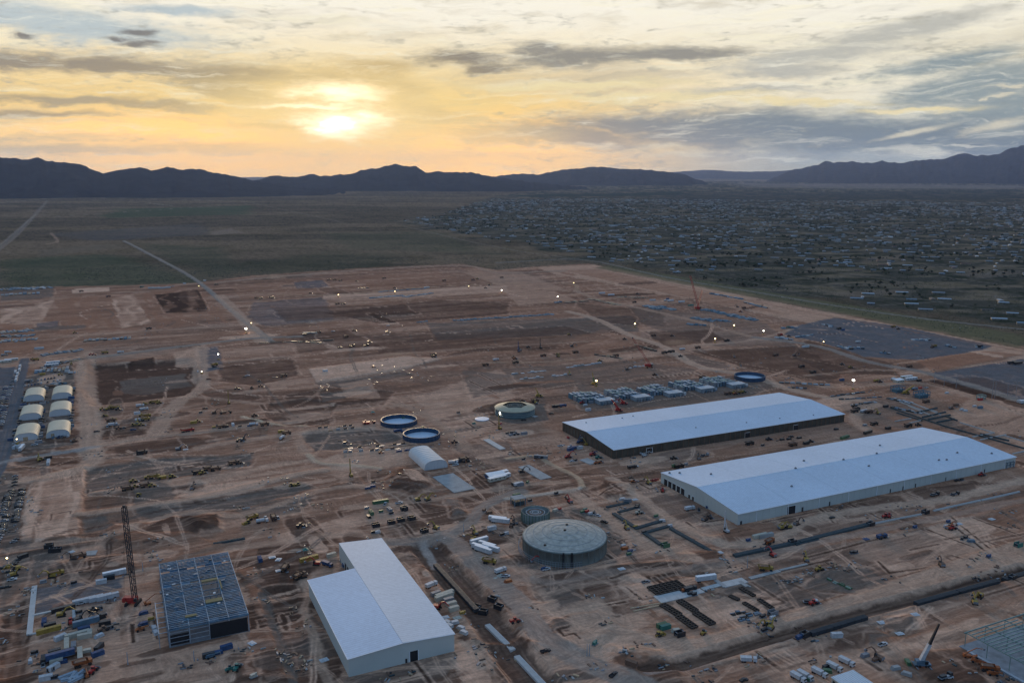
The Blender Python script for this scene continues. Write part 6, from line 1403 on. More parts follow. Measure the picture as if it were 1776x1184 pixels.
VEH = """
ld y 231 836 10;dz y 223 848 200;hl n 221 850 0;ld y 234 846 30;dz y 240 860 80;ld y 257 830 0;hl y 268 829 0;hl n 253 844 10;ld y 264 844 0;sc y 288 829 5;ld y 299 828 0;hl k 343 822 0;ld y 351 822 20;ex n 334 848 70
hl n 405 805 5;ld n 414 804 0;hl n 362 815 0;hl n 374 815 0;ld n 342 822 0;dr y 397 700 90;ld k 415 766 0;ex k 422 763 40;ex n 372 717 0;sc n 392 717 0;ld n 441 722 20;sk y 371 742 0;sk n 376 739 90;hl n 385 742 0;co k 391 741 0;co w 404 738 90;sk n 416 740 0;sk b 432 739 0;wt w 440 738 0;hl n 459 738 0
co y 488 750 0;hl n 497 753 0;wt w 489 761 60;ld r 634 734 0;sc r 641 735 0;tt t 647 718 0;dr y 609 826 90;sk k 598 769 0;ro o 648 637 0;co w 564 644 0;hl n 492 653 0;ld k 411 675 0;ld n 452 671 0;ld n 437 674 90;sk n 449 661 0;car n 424 654 0;pu w 429 652 0;pu n 362 658 0;sk w 343 645 90;hl y 372 634 20;pu k 372 637 0
dz y 507 843 10;dz y 515 842 190;hl y 438 900 25;dz y 428 908 200;wt w 455 906 0;pu w 461 899 90;hl n 474 900 90;pu w 482 899 90;pu n 477 902 80;ld k 521 914 10;st b 638 847 8;st b 646 844 0;lc e 660 872 0;pu w 668 875 60;co e 644 891 90;st k 640 897 90;sk g 636 882 0;co g 676 886 95;sk k 679 891 10;co k 701 884 100;bx k 652 913 0;bx k 679 908 0;bx k 695 904 0;sk k 648 924 0;sk k 655 922 0;sk e 661 888 0;pu w 692 873 0;sk w 655 924 0
tt t 530 958 0;lc y 536 971 10;ex r 549 979 150;tk b 568 981 -60;co c 575 965 10;ex n 526 1001 180;hl n 520 1002 30;co b 451 972 90;pd w 472 966 0;pd w 484 989 0;pd w 483 970 60;hl n 495 988 60;sk k 592 972 90;sk b 596 982 90
ex y 725 868 0;ex y 742 867 20;ex y 756 917 120;bx k 736 923 10;bx k 714 901 5;bx k 701 884 0;ex y 824 926 90;bl y 821 936 190;sk e 823 941 0;tr w 831 942 8;tr w 833 954 -60;tr w 838 958 -62;tr w 851 955 -60;tr w 845 950 -60;tr w 863 904 -42;tr w 868 907 -42;co w 853 918 0;sk k 871 928 0;sk w 878 926 0;ld n 887 913 60;ex n 893 908 90;hl y 849 977 -40;ld k 845 972 0;tk w 868 992 15;pd c 859 1003 20;pd c 868 998 20;pu w 877 1000 -20;st o 881 1009 5;tk w 748 1017 20
co g 756 1032 12;lc c 771 1033 12;lc c 770 1037 12;co g 778 1043 4;co c 783 1050 4;co c 787 1058 4;sk y 802 1064 0;ex r 759 1055 -40;st w 775 1080 -65;st w 779 1086 -65;st w 788 1081 0;st w 799 1090 -60;st w 804 1098 -60;pd w 772 1070 0;pd c 793 1071 10
bx k 838 1064 -40;bx k 854 1046 -60;bx k 865 1059 -60;bx k 826 1056 -60;ld r 893 1079 0;pu k 946 1130 0;sk t 1032 1116 30;sk b 943 988 10;pu w 947 988 0;ex r 941 975 170;sk k 965 856 10;ex r 988 871 90;st n 985 866 90;sk r 970 884 0;st c 963 886 20;sk e 1010 889 0;sk r 1018 888 0;sk w 1024 892 0;sk k 1030 890 40;pu w 1036 895 -60;pu k 1048 906 -62;sk t 1015 885 0;co e 896 861 5;sk k 919 869 0;st n 848 890 0;sk n 840 886 30
ex y 1125 839 90;pu r 1133 834 0;pu r 1138 833 20;ld r 1149 852 60;ro o 1099 836 0;car n 1094 829 0;st w 1079 866 0;co g 1088 870 -20;pd w 1101 866 0;sk k 1105 881 0;ld c 1108 891 0;sk k 1106 878 0;sk e 1138 896 0;ex y 1087 917 80;sk y 1102 915 0;st w 1148 904 -20;sk w 1162 913 0;sk k 1117 924 0;bx e 1154 948 0;tk w 1196 884 0;sk k 1212 885 60;sk b 1228 881 -30;ex n 1222 902 20;ld n 1228 900 0;bx k 1283 904 0;dr w 1260 924 90;sk b 1298 935 0;lc c 1318 931 0;lc z 1328 931 0;hl o 1335 942 20;bx k 1374 942 0;ex y 1356 917 0;ex y 1367 916 160;ex n 1382 910 10;pd w 1248 958 0;ex r 1340 964 90;ex y 1398 972 60;hl y 1328 989 -35;tr w 1224 1007 -10
tk k 1197 1024 0;sk o 1187 1025 0;sk k 1197 1031 0;sk k 1204 1032 0;fl w 1405 1046 -30;ld r 1411 1048 0;pd w 1078 986 0;st o 1083 952 0;sk b 1093 957 0;sk e 1091 962 0;sk w 1081 948 0
dz y 1144 1102 10;co t 1154 1090 0;co e 1148 1087 0;st c 1172 1095 -10;bx k 1179 1102 0;ro y 1220 1099 30;ex y 1330 1085 190;ex y 1337 1089 30;sk k 1325 1096 0;bx g 1340 1066 0;sk k 1323 1070 0;sk w 1340 1073 0;bx k 1396 1103 10;st b 1386 1106 10;tk w 1298 1147 -30;pu k 1064 1171 20;co n 1095 1153 -60;tk w 1384 1178 -80;tk w 1396 1175 -80;tk w 1421 1170 -78;tk w 1447 1160 -78;tk w 1468 1151 -78;sk k 1432 1158 0;sk k 1440 1156 0;st e 1434 1165 -40;sk e 1405 1180 0
car k 1443 898 0;ld r 1536 897 0;ld r 1542 896 40;bx k 1605 890 5;bx k 1510 911 5;fl k 1621 859 0;fl k 1656 858 0;pu k 1660 834 0;sk k 1668 833 0;ld r 1702 825 0;ex o 1646 917 0;ld r 1652 918 0;sk w 1641 914 0;sk k 1675 933 0;sk k 1668 935 40;st d 1684 939 -30;sk b 1715 966 0;bx t 1766 947 0;sk b 1645 905 0;pd b 1502 934 0;tk b 1529 932 0;pd w 1720 900 0;ex n 1633 981 60;ld y 1421 989 0;sk k 1478 959 0;sk k 1484 959 0;pd w 1663 908 0;sk b 1587 915 0;ld n 1530 933 0
ex y 1690 1046 50;ex y 1699 1036 200;bx k 1745 1004 10;bx k 1756 1003 10;pu w 1531 1118 0;co w 1451 1104 -20;ex n 1523 1143 100;st g 1500 1138 0;sk n 1518 1146 0;car w 1645 1175 -15;fl k 1639 1176 0;bl o 1677 1139 -30;te o 1694 1149 -60;hl o 1716 1163 -40;te o 1722 1170 -35;st z 1553 1160 -10;st z 1572 1170 -60;st e 1575 1150 60;sk o 1690 1142 0;pd w 1587 1065 -10;pd w 1529 1079 -10;pd w 1560 1098 -10
ex y 28 988 200;ex y 25 998 20;pu w 21 1006 0;ex y 90 1001 170;hl y 98 998 10;pu w 14 983 0;car k 3 986 0;co k 40 967 30;car k 15 992 0;car k 3 1020 0;car k 13 1018 0;bx k 85 951 -10;bx k 92 953 -10;bx k 99 954 -10;pd w 123 957 30;hl n 137 968 10;ex n 128 970 160;tr w 199 999 6;co k 190 1004 0;co w 176 1011 0;sk k 128 1012 0;sk g 75 1010 0;lc w 146 1044 8;lc w 160 1041 8;lc w 174 1039 8;lc w 187 1037 8;pu w 140 1047 10;sk n 193 1034 0
lc k 110 1058 8;co b 77 1081 90;lc y 85 1095 8;co k 87 1087 8;ex y 107 1068 0;ld r 123 1080 90;sk k 137 1063 0;ld k 162 1060 10;st k 170 1056 0;ex k 138 1076 20;ex k 176 1071 200;co k 182 1083 0;tr d 150 1084 8;co b 146 1093 5;lc c 134 1103 8;co c 156 1101 90;co c 145 1106 0;co w 105 1108 30;lc c 116 1121 92;co g 128 1123 90;tr b 105 1140 8;co k 95 1133 8;lc k 100 1137 8;lc c 139 1136 92;st c 150 1130 0;co k 172 1125 60;co b 170 1136 20;st b 108 1149 0;hl o 144 1154 8;te o 150 1172 100;ld r 162 1165 60;pu w 75 1152 90;co k 76 1147 90;sk y 96 1145 0;co c 98 1150 0;co w 93 1160 40;sk k 88 1163 0;sk k 95 1176 0;pp l 116 1172 20;pp l 126 1174 70;pp l 136 1171 50;pp l 121 1178 0;pp l 132 1179 30;co w 80 1178 0;sk k 60 1133 0;sk w 53 1148 90
bl o 256 1048 10;te o 244 1093 10;st b 249 1064 10;st b 248 1083 10;sk y 262 1075 0;st w 267 1090 -80;st w 270 1098 -80;ld n 180 1094 20;sk k 191 1090 0;st w 172 1104 30;co k 362 1139 0;st b 378 1133 0;te d 366 1140 10;te t 400 1162 8;ld t 411 1160 60;sk c 440 1173 20;pd w 437 1115 -65;pd w 380 1102 0;pd w 562 1144 10;pd w 577 1089 0;co b 393 1125 10
bu w 35 637 90;bu w 34 643 90;bu w 31 650 90;bu w 29 656 90;bu w 28 661 90;bu w 27 647 90;of c 8 629 5;of c 20 626 5;of w 92 631 5;of w 90 635 5;tk w 14 612 0;tk g 8 617 0;co y 74 650 0;tk w 67 645 0;ld y 105 651 0;co w 117 645 0;ld y 124 632 90;ld n 57 624 0;hl y 62 625 0;hl y 182 613 0;ld r 163 616 0;ld r 158 616 0;tk w 209 612 10;hl n 89 672 0;tk g 50 662 0
ld y 178 711 0;ex y 186 711 20;ld y 192 709 60;hl y 200 709 0;ld k 205 711 0;dz y 182 722 0;dz y 197 728 10;hl n 192 731 0;pu w 186 740 90;tk w 196 738 0;pu g 202 738 0;ld n 206 744 0;pu k 214 743 0;pu k 168 749 0;dz y 251 701 0;dz y 261 699 90;hl y 270 699 0;ld y 276 700 20;tk w 243 705 0;tk w 250 711 10;pu g 246 711 0;co w 238 718 0;ld y 246 722 0;hl y 254 723 0;tk w 242 730 0;hl y 252 729 0;dz y 232 738 0;ld y 245 738 0;ex y 238 735 80;pu b 231 746 0
ld y 71 799 40;ex y 68 797 100;co k 84 795 0;lc w 84 803 90;co w 26 777 70;co w 33 776 70;tr w 38 780 80;pu w 27 770 0;pu w 60 772 0;ex n 128 766 30;hl k 247 787 0;co k 243 788 0;ex g 310 780 0;pd w 322 779 0;ld y 343 732 0;co y 336 734 0;hl r 322 749 0;hl r 329 748 0;sk k 348 716 0;pu k 356 709 0
hl n 552 577 0;pu w 578 575 0;tk c 530 579 0;tk c 537 579 0;tk c 545 579 0;co k 528 581 0;hl n 600 585 30;ld n 614 574 0;hl k 634 600 0;ld k 640 594 0;hl k 610 601 0;pu k 590 603 0;ld k 672 577 0;pu w 673 565 0;ld n 684 500 0;hl n 570 486 0;hl n 580 486 0;hl n 590 487 0;ld n 618 488 0;hl n 666 483 0;ld y 828 484 0;hl n 820 486 0;hl n 770 487 0;ex n 848 495 0;ld n 842 500 0;hl n 870 482 0;tk n 445 517 0;hl k 452 518 0;ld k 473 517 0;hl k 470 516 0;ld n 538 509 0;lc w 740 499 0;hl n 585 528 0;hl k 595 528 0
hl k 752 617 0;ld n 752 620 0;ex k 902 608 90;dr b 900 610 90;dr k 938 604 90;hl n 942 618 0;dz y 967 615 0;ld y 968 619 90;ld n 999 611 0;hl n 998 612 0;hl k 894 630 0;ld o 893 623 0;ld n 891 621 0;tk w 860 625 0;ld y 987 581 0;hl n 842 634 0;ld k 916 603 0;ex k 992 601 0;ld n 1083 589 0;hl n 1133 583 0;ld n 1165 583 0;ld k 1160 611 0;hl k 1152 613 0;ld k 1180 619 0;hl k 1165 611 0;ex n 1088 641 0;ld n 1135 651 0;hl n 1218 656 0;ex y 988 650 70;hl n 1068 618 0;ld y 1040 627 0;ex n 1273 620 60;ex n 1284 635 60;hl n 1210 604 0;ld n 1262 591 0;hl k 1260 592 0;tk w 1183 607 0
tr w 1044 510 -10;tr w 1060 513 -10;lc w 1132 521 -8;tr w 1163 523 0;tr w 1182 525 0;co b 1158 519 0;tk w 1155 522 0;lc t 1198 530 5;hl k 1100 525 0;ld n 1105 510 0;hl n 1290 535 0;ld o 1284 541 0;ex n 1279 533 90;co w 1440 567 0;hl k 1455 571 0;co t 1367 568 0;co b 1462 573 0;hl r 1353 582 0;ld k 1368 584 0;tk w 1488 594 0;hl y 1549 568 0;ld k 1558 571 0;hl y 1620 601 0;ld n 1617 603 0;hl k 1700 602 0;ld k 1534 612 0;lc w 1397 602 0;hl k 1410 647 0;ld y 1475 638 0;hl k 1390 637 0;ex n 1378 617 0;hl n 1345 617 0;ld k 1460 633 0;co b 1460 660 0;hl n 1577 637 0;tr k 1755 631 -8;tr k 1765 632 -8
wt y 1520 662 0;ld n 1526 663 0;tk w 1549 659 20;pp w 1556 659 0;of c 1572 656 -8;of w 1580 659 -8;co k 1594 661 0;tk d 1586 676 0;st r 1596 673 0;pu w 1606 673 0;st w 1642 682 0;co r 1700 694 0;co w 1768 697 0;tr w 1776 699 0;ex n 1650 709 0;hl n 1606 698 0;co n 1658 704 0;tk w 1498 715 0;co w 1500 714 0;ex y 1523 718 80;hl k 1482 715 0;hl k 1485 711 0;ld k 1481 705 0;hl n 1507 716 0;co k 1536 706 0;st w 1674 713 -10;st w 1668 711 0;co d 1700 708 0;st w 1690 705 0;hl k 1516 737 0;st g 1500 738 0;co k 1540 744 0;hl k 1575 740 0;ld k 1592 738 0;lc k 1505 751 12;sk e 1470 759 12;lc e 1465 760 12
sk r 985 760 90;pu w 972 774 0;ld w 990 777 0;bl b 1003 768 40;te b 1010 766 200;co w 1005 778 0;co b 989 781 0;tk b 996 779 0;te b 1029 787 20;sk r 1026 788 0;ld t 1038 795 0;ex r 986 792 0;ld r 985 794 0;te o 1035 804 0;ro o 1042 803 0;car w 992 800 0;sk k 998 799 0;ld r 1028 790 0;bl y 1016 772 90;bl y 1008 757 90;bl y 996 751 90;bl y 985 746 90;te y 1110 786 -60;te y 1116 785 -60;bl w 1117 791 -60;te w 1114 789 -60
tk k 1096 812 0;pu w 1102 810 0;ex n 1212 796 60;fl g 1222 791 0;ld k 1168 796 0;tk e 1173 810 0;hl k 1178 811 0;sk g 1190 806 0;co w 1268 760 0;te g 1275 758 90;bl y 1338 745 90;ld k 1333 763 0;hl k 1300 771 0;sk k 1323 773 0;pu k 1372 758 0;st k 1356 763 0;st k 1368 762 0;st k 1386 760 0;hl n 1375 773 0;co k 1398 770 0;ld k 1405 767 0;st k 1450 745 0;te y 1448 727 60;sk y 1443 727 0;pu w 1443 732 90;hl n 1095 686 0;ld o 1275 684 0;hl y 1283 682 0;ld e 1290 681 0;hl n 1262 684 0;ld y 1273 682 20
tk w 786 804 -20;tk g 792 802 10;pu w 790 807 0;co k 797 801 0;hl n 805 799 0;ld n 808 801 0;pu k 788 801 0;of w 870 829 8;of w 866 824 8;of c 862 833 8;co b 846 829 90;sk t 850 833 0;sk k 843 824 0;ex k 905 819 0;co g 902 842 0;sk e 915 837 40;tk k 895 841 12;tk w 899 842 12;fl k 934 795 -40;lc g 938 794 -40;sk k 908 797 0;ld n 788 768 0;dr y 867 744 90;sk r 867 736 0;sk k 880 752 0;sk g 886 755 0;co k 890 752 0;ld g 895 754 0;co g 909 753 0;sk t 822 735 0;sk n 795 716 0;pu k 908 729 0;ex y 929 700 90;hl n 928 697 0;ld n 905 697 0;pu k 956 718 0;co w 1020 712 0;tk k 968 706 0;tk b 976 705 0;co k 962 706 0;st w 1015 703 0;co g 1025 699 0;ld r 1010 700 0;sk e 700 726 0;sk e 733 742 0;tk b 690 749 0;st b 700 749 0;st b 692 783 5;st b 706 781 5;ro o 661 786 0
pu w 300 497 0;lc w 262 500 2;lc w 272 500 2;lc w 281 500 2;lc w 291 499 2;ld k 245 499 0;co w 320 492 0;co w 355 487 -3;tk t 246 498 0;tk k 375 494 0;hl n 141 506 0;hl k 258 571 0;ld y 130 578 0;hl n 188 515 0;lc w 68 605 0;tk w 125 648 0;car k 1290 1180 0;pu g 1120 1010 0
"""
for ln in VEH.replace('\n', ';').split(';'):
    p = ln.split()
    if len(p) == 5: put(p[0], p[1], float(p[2]), float(p[3]), float(p[4]))
# rows of parked cars (bottom left lot, asphalt lot, round the shelters)
def carrow(px0, py0, px1, py1, n, rot, cols, kinds=('car', 'pu'), skip=.08, seed=0):
    r_ = random.Random(seed+int(px0*3+py0)); x0, y0 = at(px0, py0); x1, y1 = at(px1, py1)
    for i in range(n):
        if r_.random() < skip: continue
        t = i/max(1, n-1); px, py = topx(x0+(x1-x0)*t+r_.uniform(-.3, .3), y0+(y1-y0)*t)
        put(r_.choice(kinds), r_.choice(cols), px, py, rot+r_.uniform(-3, 3))
ck = 'kkkkgkgkks'
carrow(39, 850, 26, 905, 24, 0, ck); carrow(20, 852, 9, 885, 15, 0, ck); carrow(16, 855, 3, 893, 14, 0, ck); carrow(12, 892, 1, 925, 14, 0, ck); carrow(7, 912, -6, 945, 10, 0, ck); carrow(27, 826, 24, 842, 4, 20, ck)
carrow(27, 936, 24, 940, 2, 20, ck); carrow(30, 972, 22, 980, 3, 10, ck)
for k, (a, b, c_, d, n) in enumerate([(20, 668, 6, 712, 13), (10, 672, -3, 716, 13), (8, 716, 0, 742, 8), (24, 655, 20, 668, 3)]): carrow(a, b, c_, d, n, 0, 'wsgwkgb')
for (a, b, c_, d, n) in [(46, 680, 30, 745, 16), (81, 677, 74, 702, 7), (76, 712, 70, 735, 7), (72, 738, 67, 768, 8), (126, 675, 122, 704, 8), (124, 712, 122, 745, 8), (30, 745, 20, 764, 6)]: carrow(a, b, c_, d, n, 10, 'kkgkbd', ('sk', 'car', 'co', 'pu'), .1)
for (a, b, c_, d, n) in [(44, 670, 105, 660, 12), (44, 664, 100, 655, 11), (92, 760, 118, 757, 6), (44, 702, 76, 698, 6), (84, 699, 120, 694, 6)]: carrow(a, b, c_, d, n, 80, 'kkgkbdw', ('sk', 'pu', 'sk'), .15)
for (a, b, c_, d, n) in [(890, 649, 950, 642, 12), (985, 637, 1040, 630, 10), (905, 657, 980, 650, 12), (1080, 640, 1130, 632, 8)]: carrow(a, b, c_, d, n, 0, 'wzwzl', ('st', 'pd'), .2)
for (a, b, c_, d, n) in [(555, 742, 640, 736, 9), (560, 748, 625, 742, 6), (600, 778, 700, 770, 14), (590, 785, 690, 778, 12), (630, 838, 690, 832, 8)]: carrow(a, b, c_, d, n, 0, 'nnzgn', ('pd', 'sk'), .35)

# ------------------------------------------------------------------ masts, cranes
def zat(px, py, px2, py2):
    """world position above ground point (px,py), in the plane facing the camera, that projects to px2,py2"""
    x, y = at(px, py); d = ray(px2, py2); t = y/d[1]; return d[0]*t-x, H+d[2]*t
def crawler(px, py, tx, ty, colk, boomk, label, bays=26, w=2.2, jib=None, mast=None, base=1.0):
    x, y = at(px, py); z = gz(x, y); dx, tz = zat(px, py, tx, ty); P = PAINT[colk]
    o = thing('crawler_crane', label, 'crane', (x, y, z), 0)
    for s in (-1, 1):
        m = MB(); m.box((s*2.9*base, 0, .8*base), (1.3*base, 8.5*base, 1.6*base), BLK, top=.9); part(o, 'track', m)
    m = MB(); m.box((0, 0, 1.6*base), (5*base, 4*base, .9*base), P); part(o, 'undercarriage', m)
    m = MB(); m.box((-1.2*base, 0, 3.3*base), (7.5*base, 3.4*base, 2.4*base), P); m.box((-4.6*base, 0, 3.0*base), (1.6*base, 4.6*base, 2.4*base), GRYV if colk != 'r' else RED); part(o, 'machine_house', m)
    m = MB(); m.box((2.6*base, -2.3*base, 3.5*base), (2.0*base, 1.3*base, 2.0*base), GLS, top=.9); part(o, 'cab', m)
    m = MB(); lattice(m, (1.2, 0, 3), (dx, 0, tz-z), w, PAINT[boomk], bays); part(o, 'lattice_boom', m)
    m = MB(); m.box((dx, 0, tz-z), (1.6, 1.2, 1.4), BLKV); part(o, 'boom_head', m)
    if mast:
        mx, mz = zat(px, py, *mast); m = MB(); lattice(m, (-1.5, 0, 4), (mx, 0, mz-z), w*.9, PAINT[boomk], max(6, bays//3)); part(o, 'back_mast', m)
        m = MB(); m.beam((mx, 0, mz-z), (dx, 0, tz-z), .12, BLKV); part(o, 'pendant', m)
    else:
        m = MB(); m.beam((-5, 0, 4.5), (dx, 0, tz-z), .10, BLKV); part(o, 'pendant', m)
    m = MB(); m.beam((dx+.9, 0, tz-z), (dx+.9, 0, (tz-z)*.35), .10, BLKV); m.box((dx+.9, 0, (tz-z)*.35-.8), (.8, .8, 1.6), BLKV); part(o, 'hook_line', m); return o
crawler(231, 1046, 215, 878, 'r', 'k', 'tall crawler crane with red body and dark upright lattice boom left of the steel frame', 26, 2.2)
crawler(1211, 537, 1197, 478, 'r', 'r', 'distant red crawler crane with twin masts in a V beyond the module row', 14, 2.4, mast=(1218, 503), base=1.3)
crawler(1126, 637, 1097, 586, 'r', 'r', 'red crawler crane with boom leaning left across the graded strips', 14, 2.0, base=1.1)
def tele_crane(px, py, tx, ty, colk, bk, label, w0=1.1, f=.45, bk2='k'):
    x, y = at(px, py); z = gz(x, y); dx, tz = zat(px, py, tx, ty); o = thing('mobile_crane', label, 'crane', (x, y, z), 0)
    m = MB(); m.box((0, 0, 1.3), (8.5, 3.2, 1.0), PAINT[colk]); part(o, 'chassis', m); m = MB(); m.box((-1, 0, 2.7), (4.6, 2.8, 1.8), PAINT[colk]); part(o, 'machine_house', m)
    for n_, mm in wheels((-3.2, -1.6, 1.6, 3.2), (-1.5, 1.5), .7, .5): part(o, 'wheel', mm)
    m = MB(); m.box((1.8, -1.2, 2.6), (1.6, 1.2, 1.7), GLS); part(o, 'cab', m)
    for s in (-1, 1):
        for q in (-3.4, 3.4): m = MB(); m.box((q, s*2.9, .5), (.5, 2.4, .35), GRYV); part(o, 'outrigger', m)
    e = (dx*f, 0, 3+(tz-z-3)*f); m = MB(); m.beam((-.6, 0, 3), e, w0, PAINT[bk], w0*.9); part(o, 'boom', m)
    m = MB(); m.beam(e, (dx, 0, tz-z), w0*.65, PAINT[bk2], w0*.4); part(o, 'boom_extension', m)
    m = MB(); m.beam((1.5, 0, 2), (dx*f*.6, 0, 3+(tz-z-3)*f*.6), .45, GRYV); part(o, 'lift_cylinder', m); return o
tele_crane(1598, 1156, 1629, 1081, 'd', 'w', 'white and dark telescopic crane with boom raised right in the lower right', 1.9, .45)
tele_crane(1073, 713, 1060, 692, 'r', 'r', 'red mobile crane with short thick boom behind the dark-walled warehouse', 2.2, .6, 'r')
tele_crane(1571, 683, 1585, 668, 'y', 'y', 'yellow mobile crane leaning right by the blue sheds behind the warehouses', 2.0, .6, 'y')
tele_crane(1031, 667, 1027, 645, 'y', 'e', 'yellow-green crane beside a warm lamp behind the module row', 1.7, .5, 'y')
tele_crane(935, 688, 928, 672, 'y', 'y', 'small yellow crane behind the cream-roofed tank', 1.3, .6, 'y')
tele_crane(1082, 701, 1074, 690, 'r', 'r', 'small red crane beside the steel modules', 1.4, .6, 'r')
# blue skeletal frames
def skel(px, py, a, b, h, label, mt):
    x, y = at(px, py); o = thing('steel_rack', label, 'steel rack', (x, y, gz(x, y)), GA); n = max(2, int(a/4))
    for i in range(n+1):
        m = MB()
        for s in (0, 1): m.box((a*i/n, s*b, h/2), (.5, .5, h), mt)
        m.box((a*i/n, b/2, h), (.5, b, .5), mt); m.box((a*i/n, b/2, h*.5), (.5, b, .4), mt); part(o, 'portal', m)
    for s in (0, 1):
        for q in (.5, 1):
            m = MB(); m.box((a/2, s*b, h*q), (a, .4, .5), mt); part(o, 'rail', m)
    m = MB(); m.box((a/2, b/2, h*.3), (a*.9, b*.8, h*.5), mt); part(o, 'stored_panels', m); reg(o, label, px, py)
skel(1555, 682, 13, 9, 7, 'teal-blue steel storage rack', PB[1]); skel(1595, 692, 16, 9, 7, 'teal-blue steel storage rack', PB[1]); skel(1700, 694, 9, 5, 5, 'green-grey steel rack', GSTEEL); skel(1746, 812, 9, 14, 5, 'dark end frame', BSTEEL)
def canopy():
    x, y = at(902, 879); o = thing('canopy_platform', 'pale slab canopy on dark posts behind the dark open tank', 'canopy', (x-4, y, gz(x, y)), GA)
    m = MB(); m.box((4.5, 3.5, 6), (10, 8, .5), CONC); part(o, 'roof_slab', m)
    for a in (0, 4.5, 9):
        for b in (0, 7): m = MB(); m.box((a, b, 2.9), (.5, .5, 5.8), BSTEEL); part(o, 'post', m)
    m = MB(); m.box((4.5, 3.5, 2), (8, 6, 3.2), DT); part(o, 'form_stack', m)
canopy()
def sheds_extra():
    for (px, py, a, b, h, lab) in [(862, 834, 15, 9, 3.2, 'long low white-roofed site building near the grey slabs'), (1568, 664, 12, 7, 3, 'low pale site building beside the yellow tanker')]:
        x, y = at(px-12, py); o = thing('site_building', lab, 'building', (x, y, gz(x, y)), GA)
        m = MB(); m.box((a/2, b/2, h/2), (a, b, h), CONT); part(o, 'wall', m); m = MB(); quad_panel(m, [(-.4, -.4, h+.1), (a+.4, -.4, h+.1), (a+.4, b+.4, h+.7), (-.4, b+.4, h+.7)], .2, TRIM); part(o, 'roof', m)
        for i in range(4): m = MB(); m.box((1.8+i*a/4.4, -.04, 1.7), (1.2, .1, 1.0), DARK); part(o, 'window', m)
sheds_extra()
def light_tower(px, py, h, warm=False, s=1.0):
    x, y = at(px, py); o = thing('light_tower', 'light tower with lit lamp head', 'light tower', (x, y, gz(x, y)), 0, 'lit light towers')
    m = MB(); m.box((0, 0, .9), (2.6, 1.6, 1.4), YEL); part(o, 'generator', m); m = MB(); m.beam((0, 0, 1.5), (0, 0, h), .3, STEEL, .2); part(o, 'mast', m)
    m = MB(); m.box((0, 0, h), (.95*s, .7*s, .65*s), LAMPW if warm else LAMP); part(o, 'lamp_head', m); reg(o, 'warm light tower' if warm else 'bright white light tower', px, py)
for q in [(427, 577, 7, 0, 2.6), (1479, 675, 11, 0, 2.4), (870, 508, 6, 0, 1.8), (967, 522, 9, 0, 1.7), (1324, 580, 6, 0, 1.6), (379, 624, 8, 0, 1.4), (1034, 670, 7, 1, 2.0), (1101, 567, 6, 1, 1.9), (1240, 594, 6, 1, 1.7), (1273, 570, 6, 1, 1.7), (587, 515, 5, 1, 1.5), (685, 509, 5, 1, 1.4), (14, 985, 7, 1, .9),
          (436, 565, 5, 1, 1.1), (995, 496, 7, 1, 1.3), (1428, 598, 5, 1, 1.2), (30, 770, 5, 1, .9), (813, 500, 5, 1, 1.2), (345, 499, 4, 1, 1.1), (350, 648, 3, 0, .7)]: light_tower(q[0], q[1], q[2], bool(q[3]), q[4])
def pole(px, py, h, label, arms=True, mt=STEEL):
    x, y = at(px, py); o = thing('utility_pole', label, 'pole', (x, y, gz(x, y)), GA); m = MB(); m.cyl((0, 0, 0), .28, h, mt, 6, r2=.16); part(o, 'shaft', m)
    if arms: m = MB(); m.box((0, 0, h-1.2), (.2, 3.2, .2), mt); m.box((0, 0, h-3.2), (.2, 2.4, .2), mt); part(o, 'crossarm', m)
    reg(o, label, px, py)
for px, py, h in [(1620, 664, 14), (1637, 670, 16), (1658, 672, 17), (1682, 660, 14), (1720, 692, 24), (1725, 690, 20), (1747, 686, 14), (1762, 682, 16), (1680, 655, 12), (1600, 680, 9)]: pole(px, py, h, 'thin grey steel pole', True, GRYV)
for px, py, h in [(222, 1152, 7), (248, 990, 6), (1018, 1137, 7), (1022, 1137, 7), (337, 1146, 6), (804, 922, 6), (1296, 984, 8), (608, 818, 10), (84, 806, 3)]: pole(px, py, h, 'lone pale pole', False)
# scattered stacked timber, spoil: countless small bits
def litter():
    r_ = random.Random(5); mb = MB(); ms = [CONC, BRN, BLKV, CONC, WOOD, GRYV, BRN, BRN, DT, GRYV, BLKV]
    cl_ = [(r_.uniform(0, 1776), 500+680*r_.random()**.8) for _ in range(260)]; n = 0
    XY = []
    for cx_, cy_ in cl_:
        for _ in range(r_.randint(3, 12)):
            x, y = at(cx_+r_.gauss(0, 9), min(1184, cy_+r_.gauss(0, 4))); u, v = site(x, y)
            if any(abs(u-p[0]) < p[2]+2 and abs(v-p[1]) < p[3]+2 for p in PADS): continue
            XY.append((x, y))
    zz = field(np.array([p[0] for p in XY]), np.array([p[1] for p in XY]), 'z')
    for (x, y), z in zip(XY, zz):
        l = r_.uniform(.5, 3.2); mb.box((x, y, float(z)+.2), (l, r_.uniform(.3, 1.2), r_.uniform(.3, .9)), r_.choice(ms), rz=GA+r_.choice([0, math.pi/2, r_.uniform(0, 3)]))
    o = link('construction_debris', mb.mesh('construction_debris')); o['kind'] = 'stuff'; o['label'] = 'small boards, blocks and scraps strewn over the site'; o['category'] = 'debris'
litter()

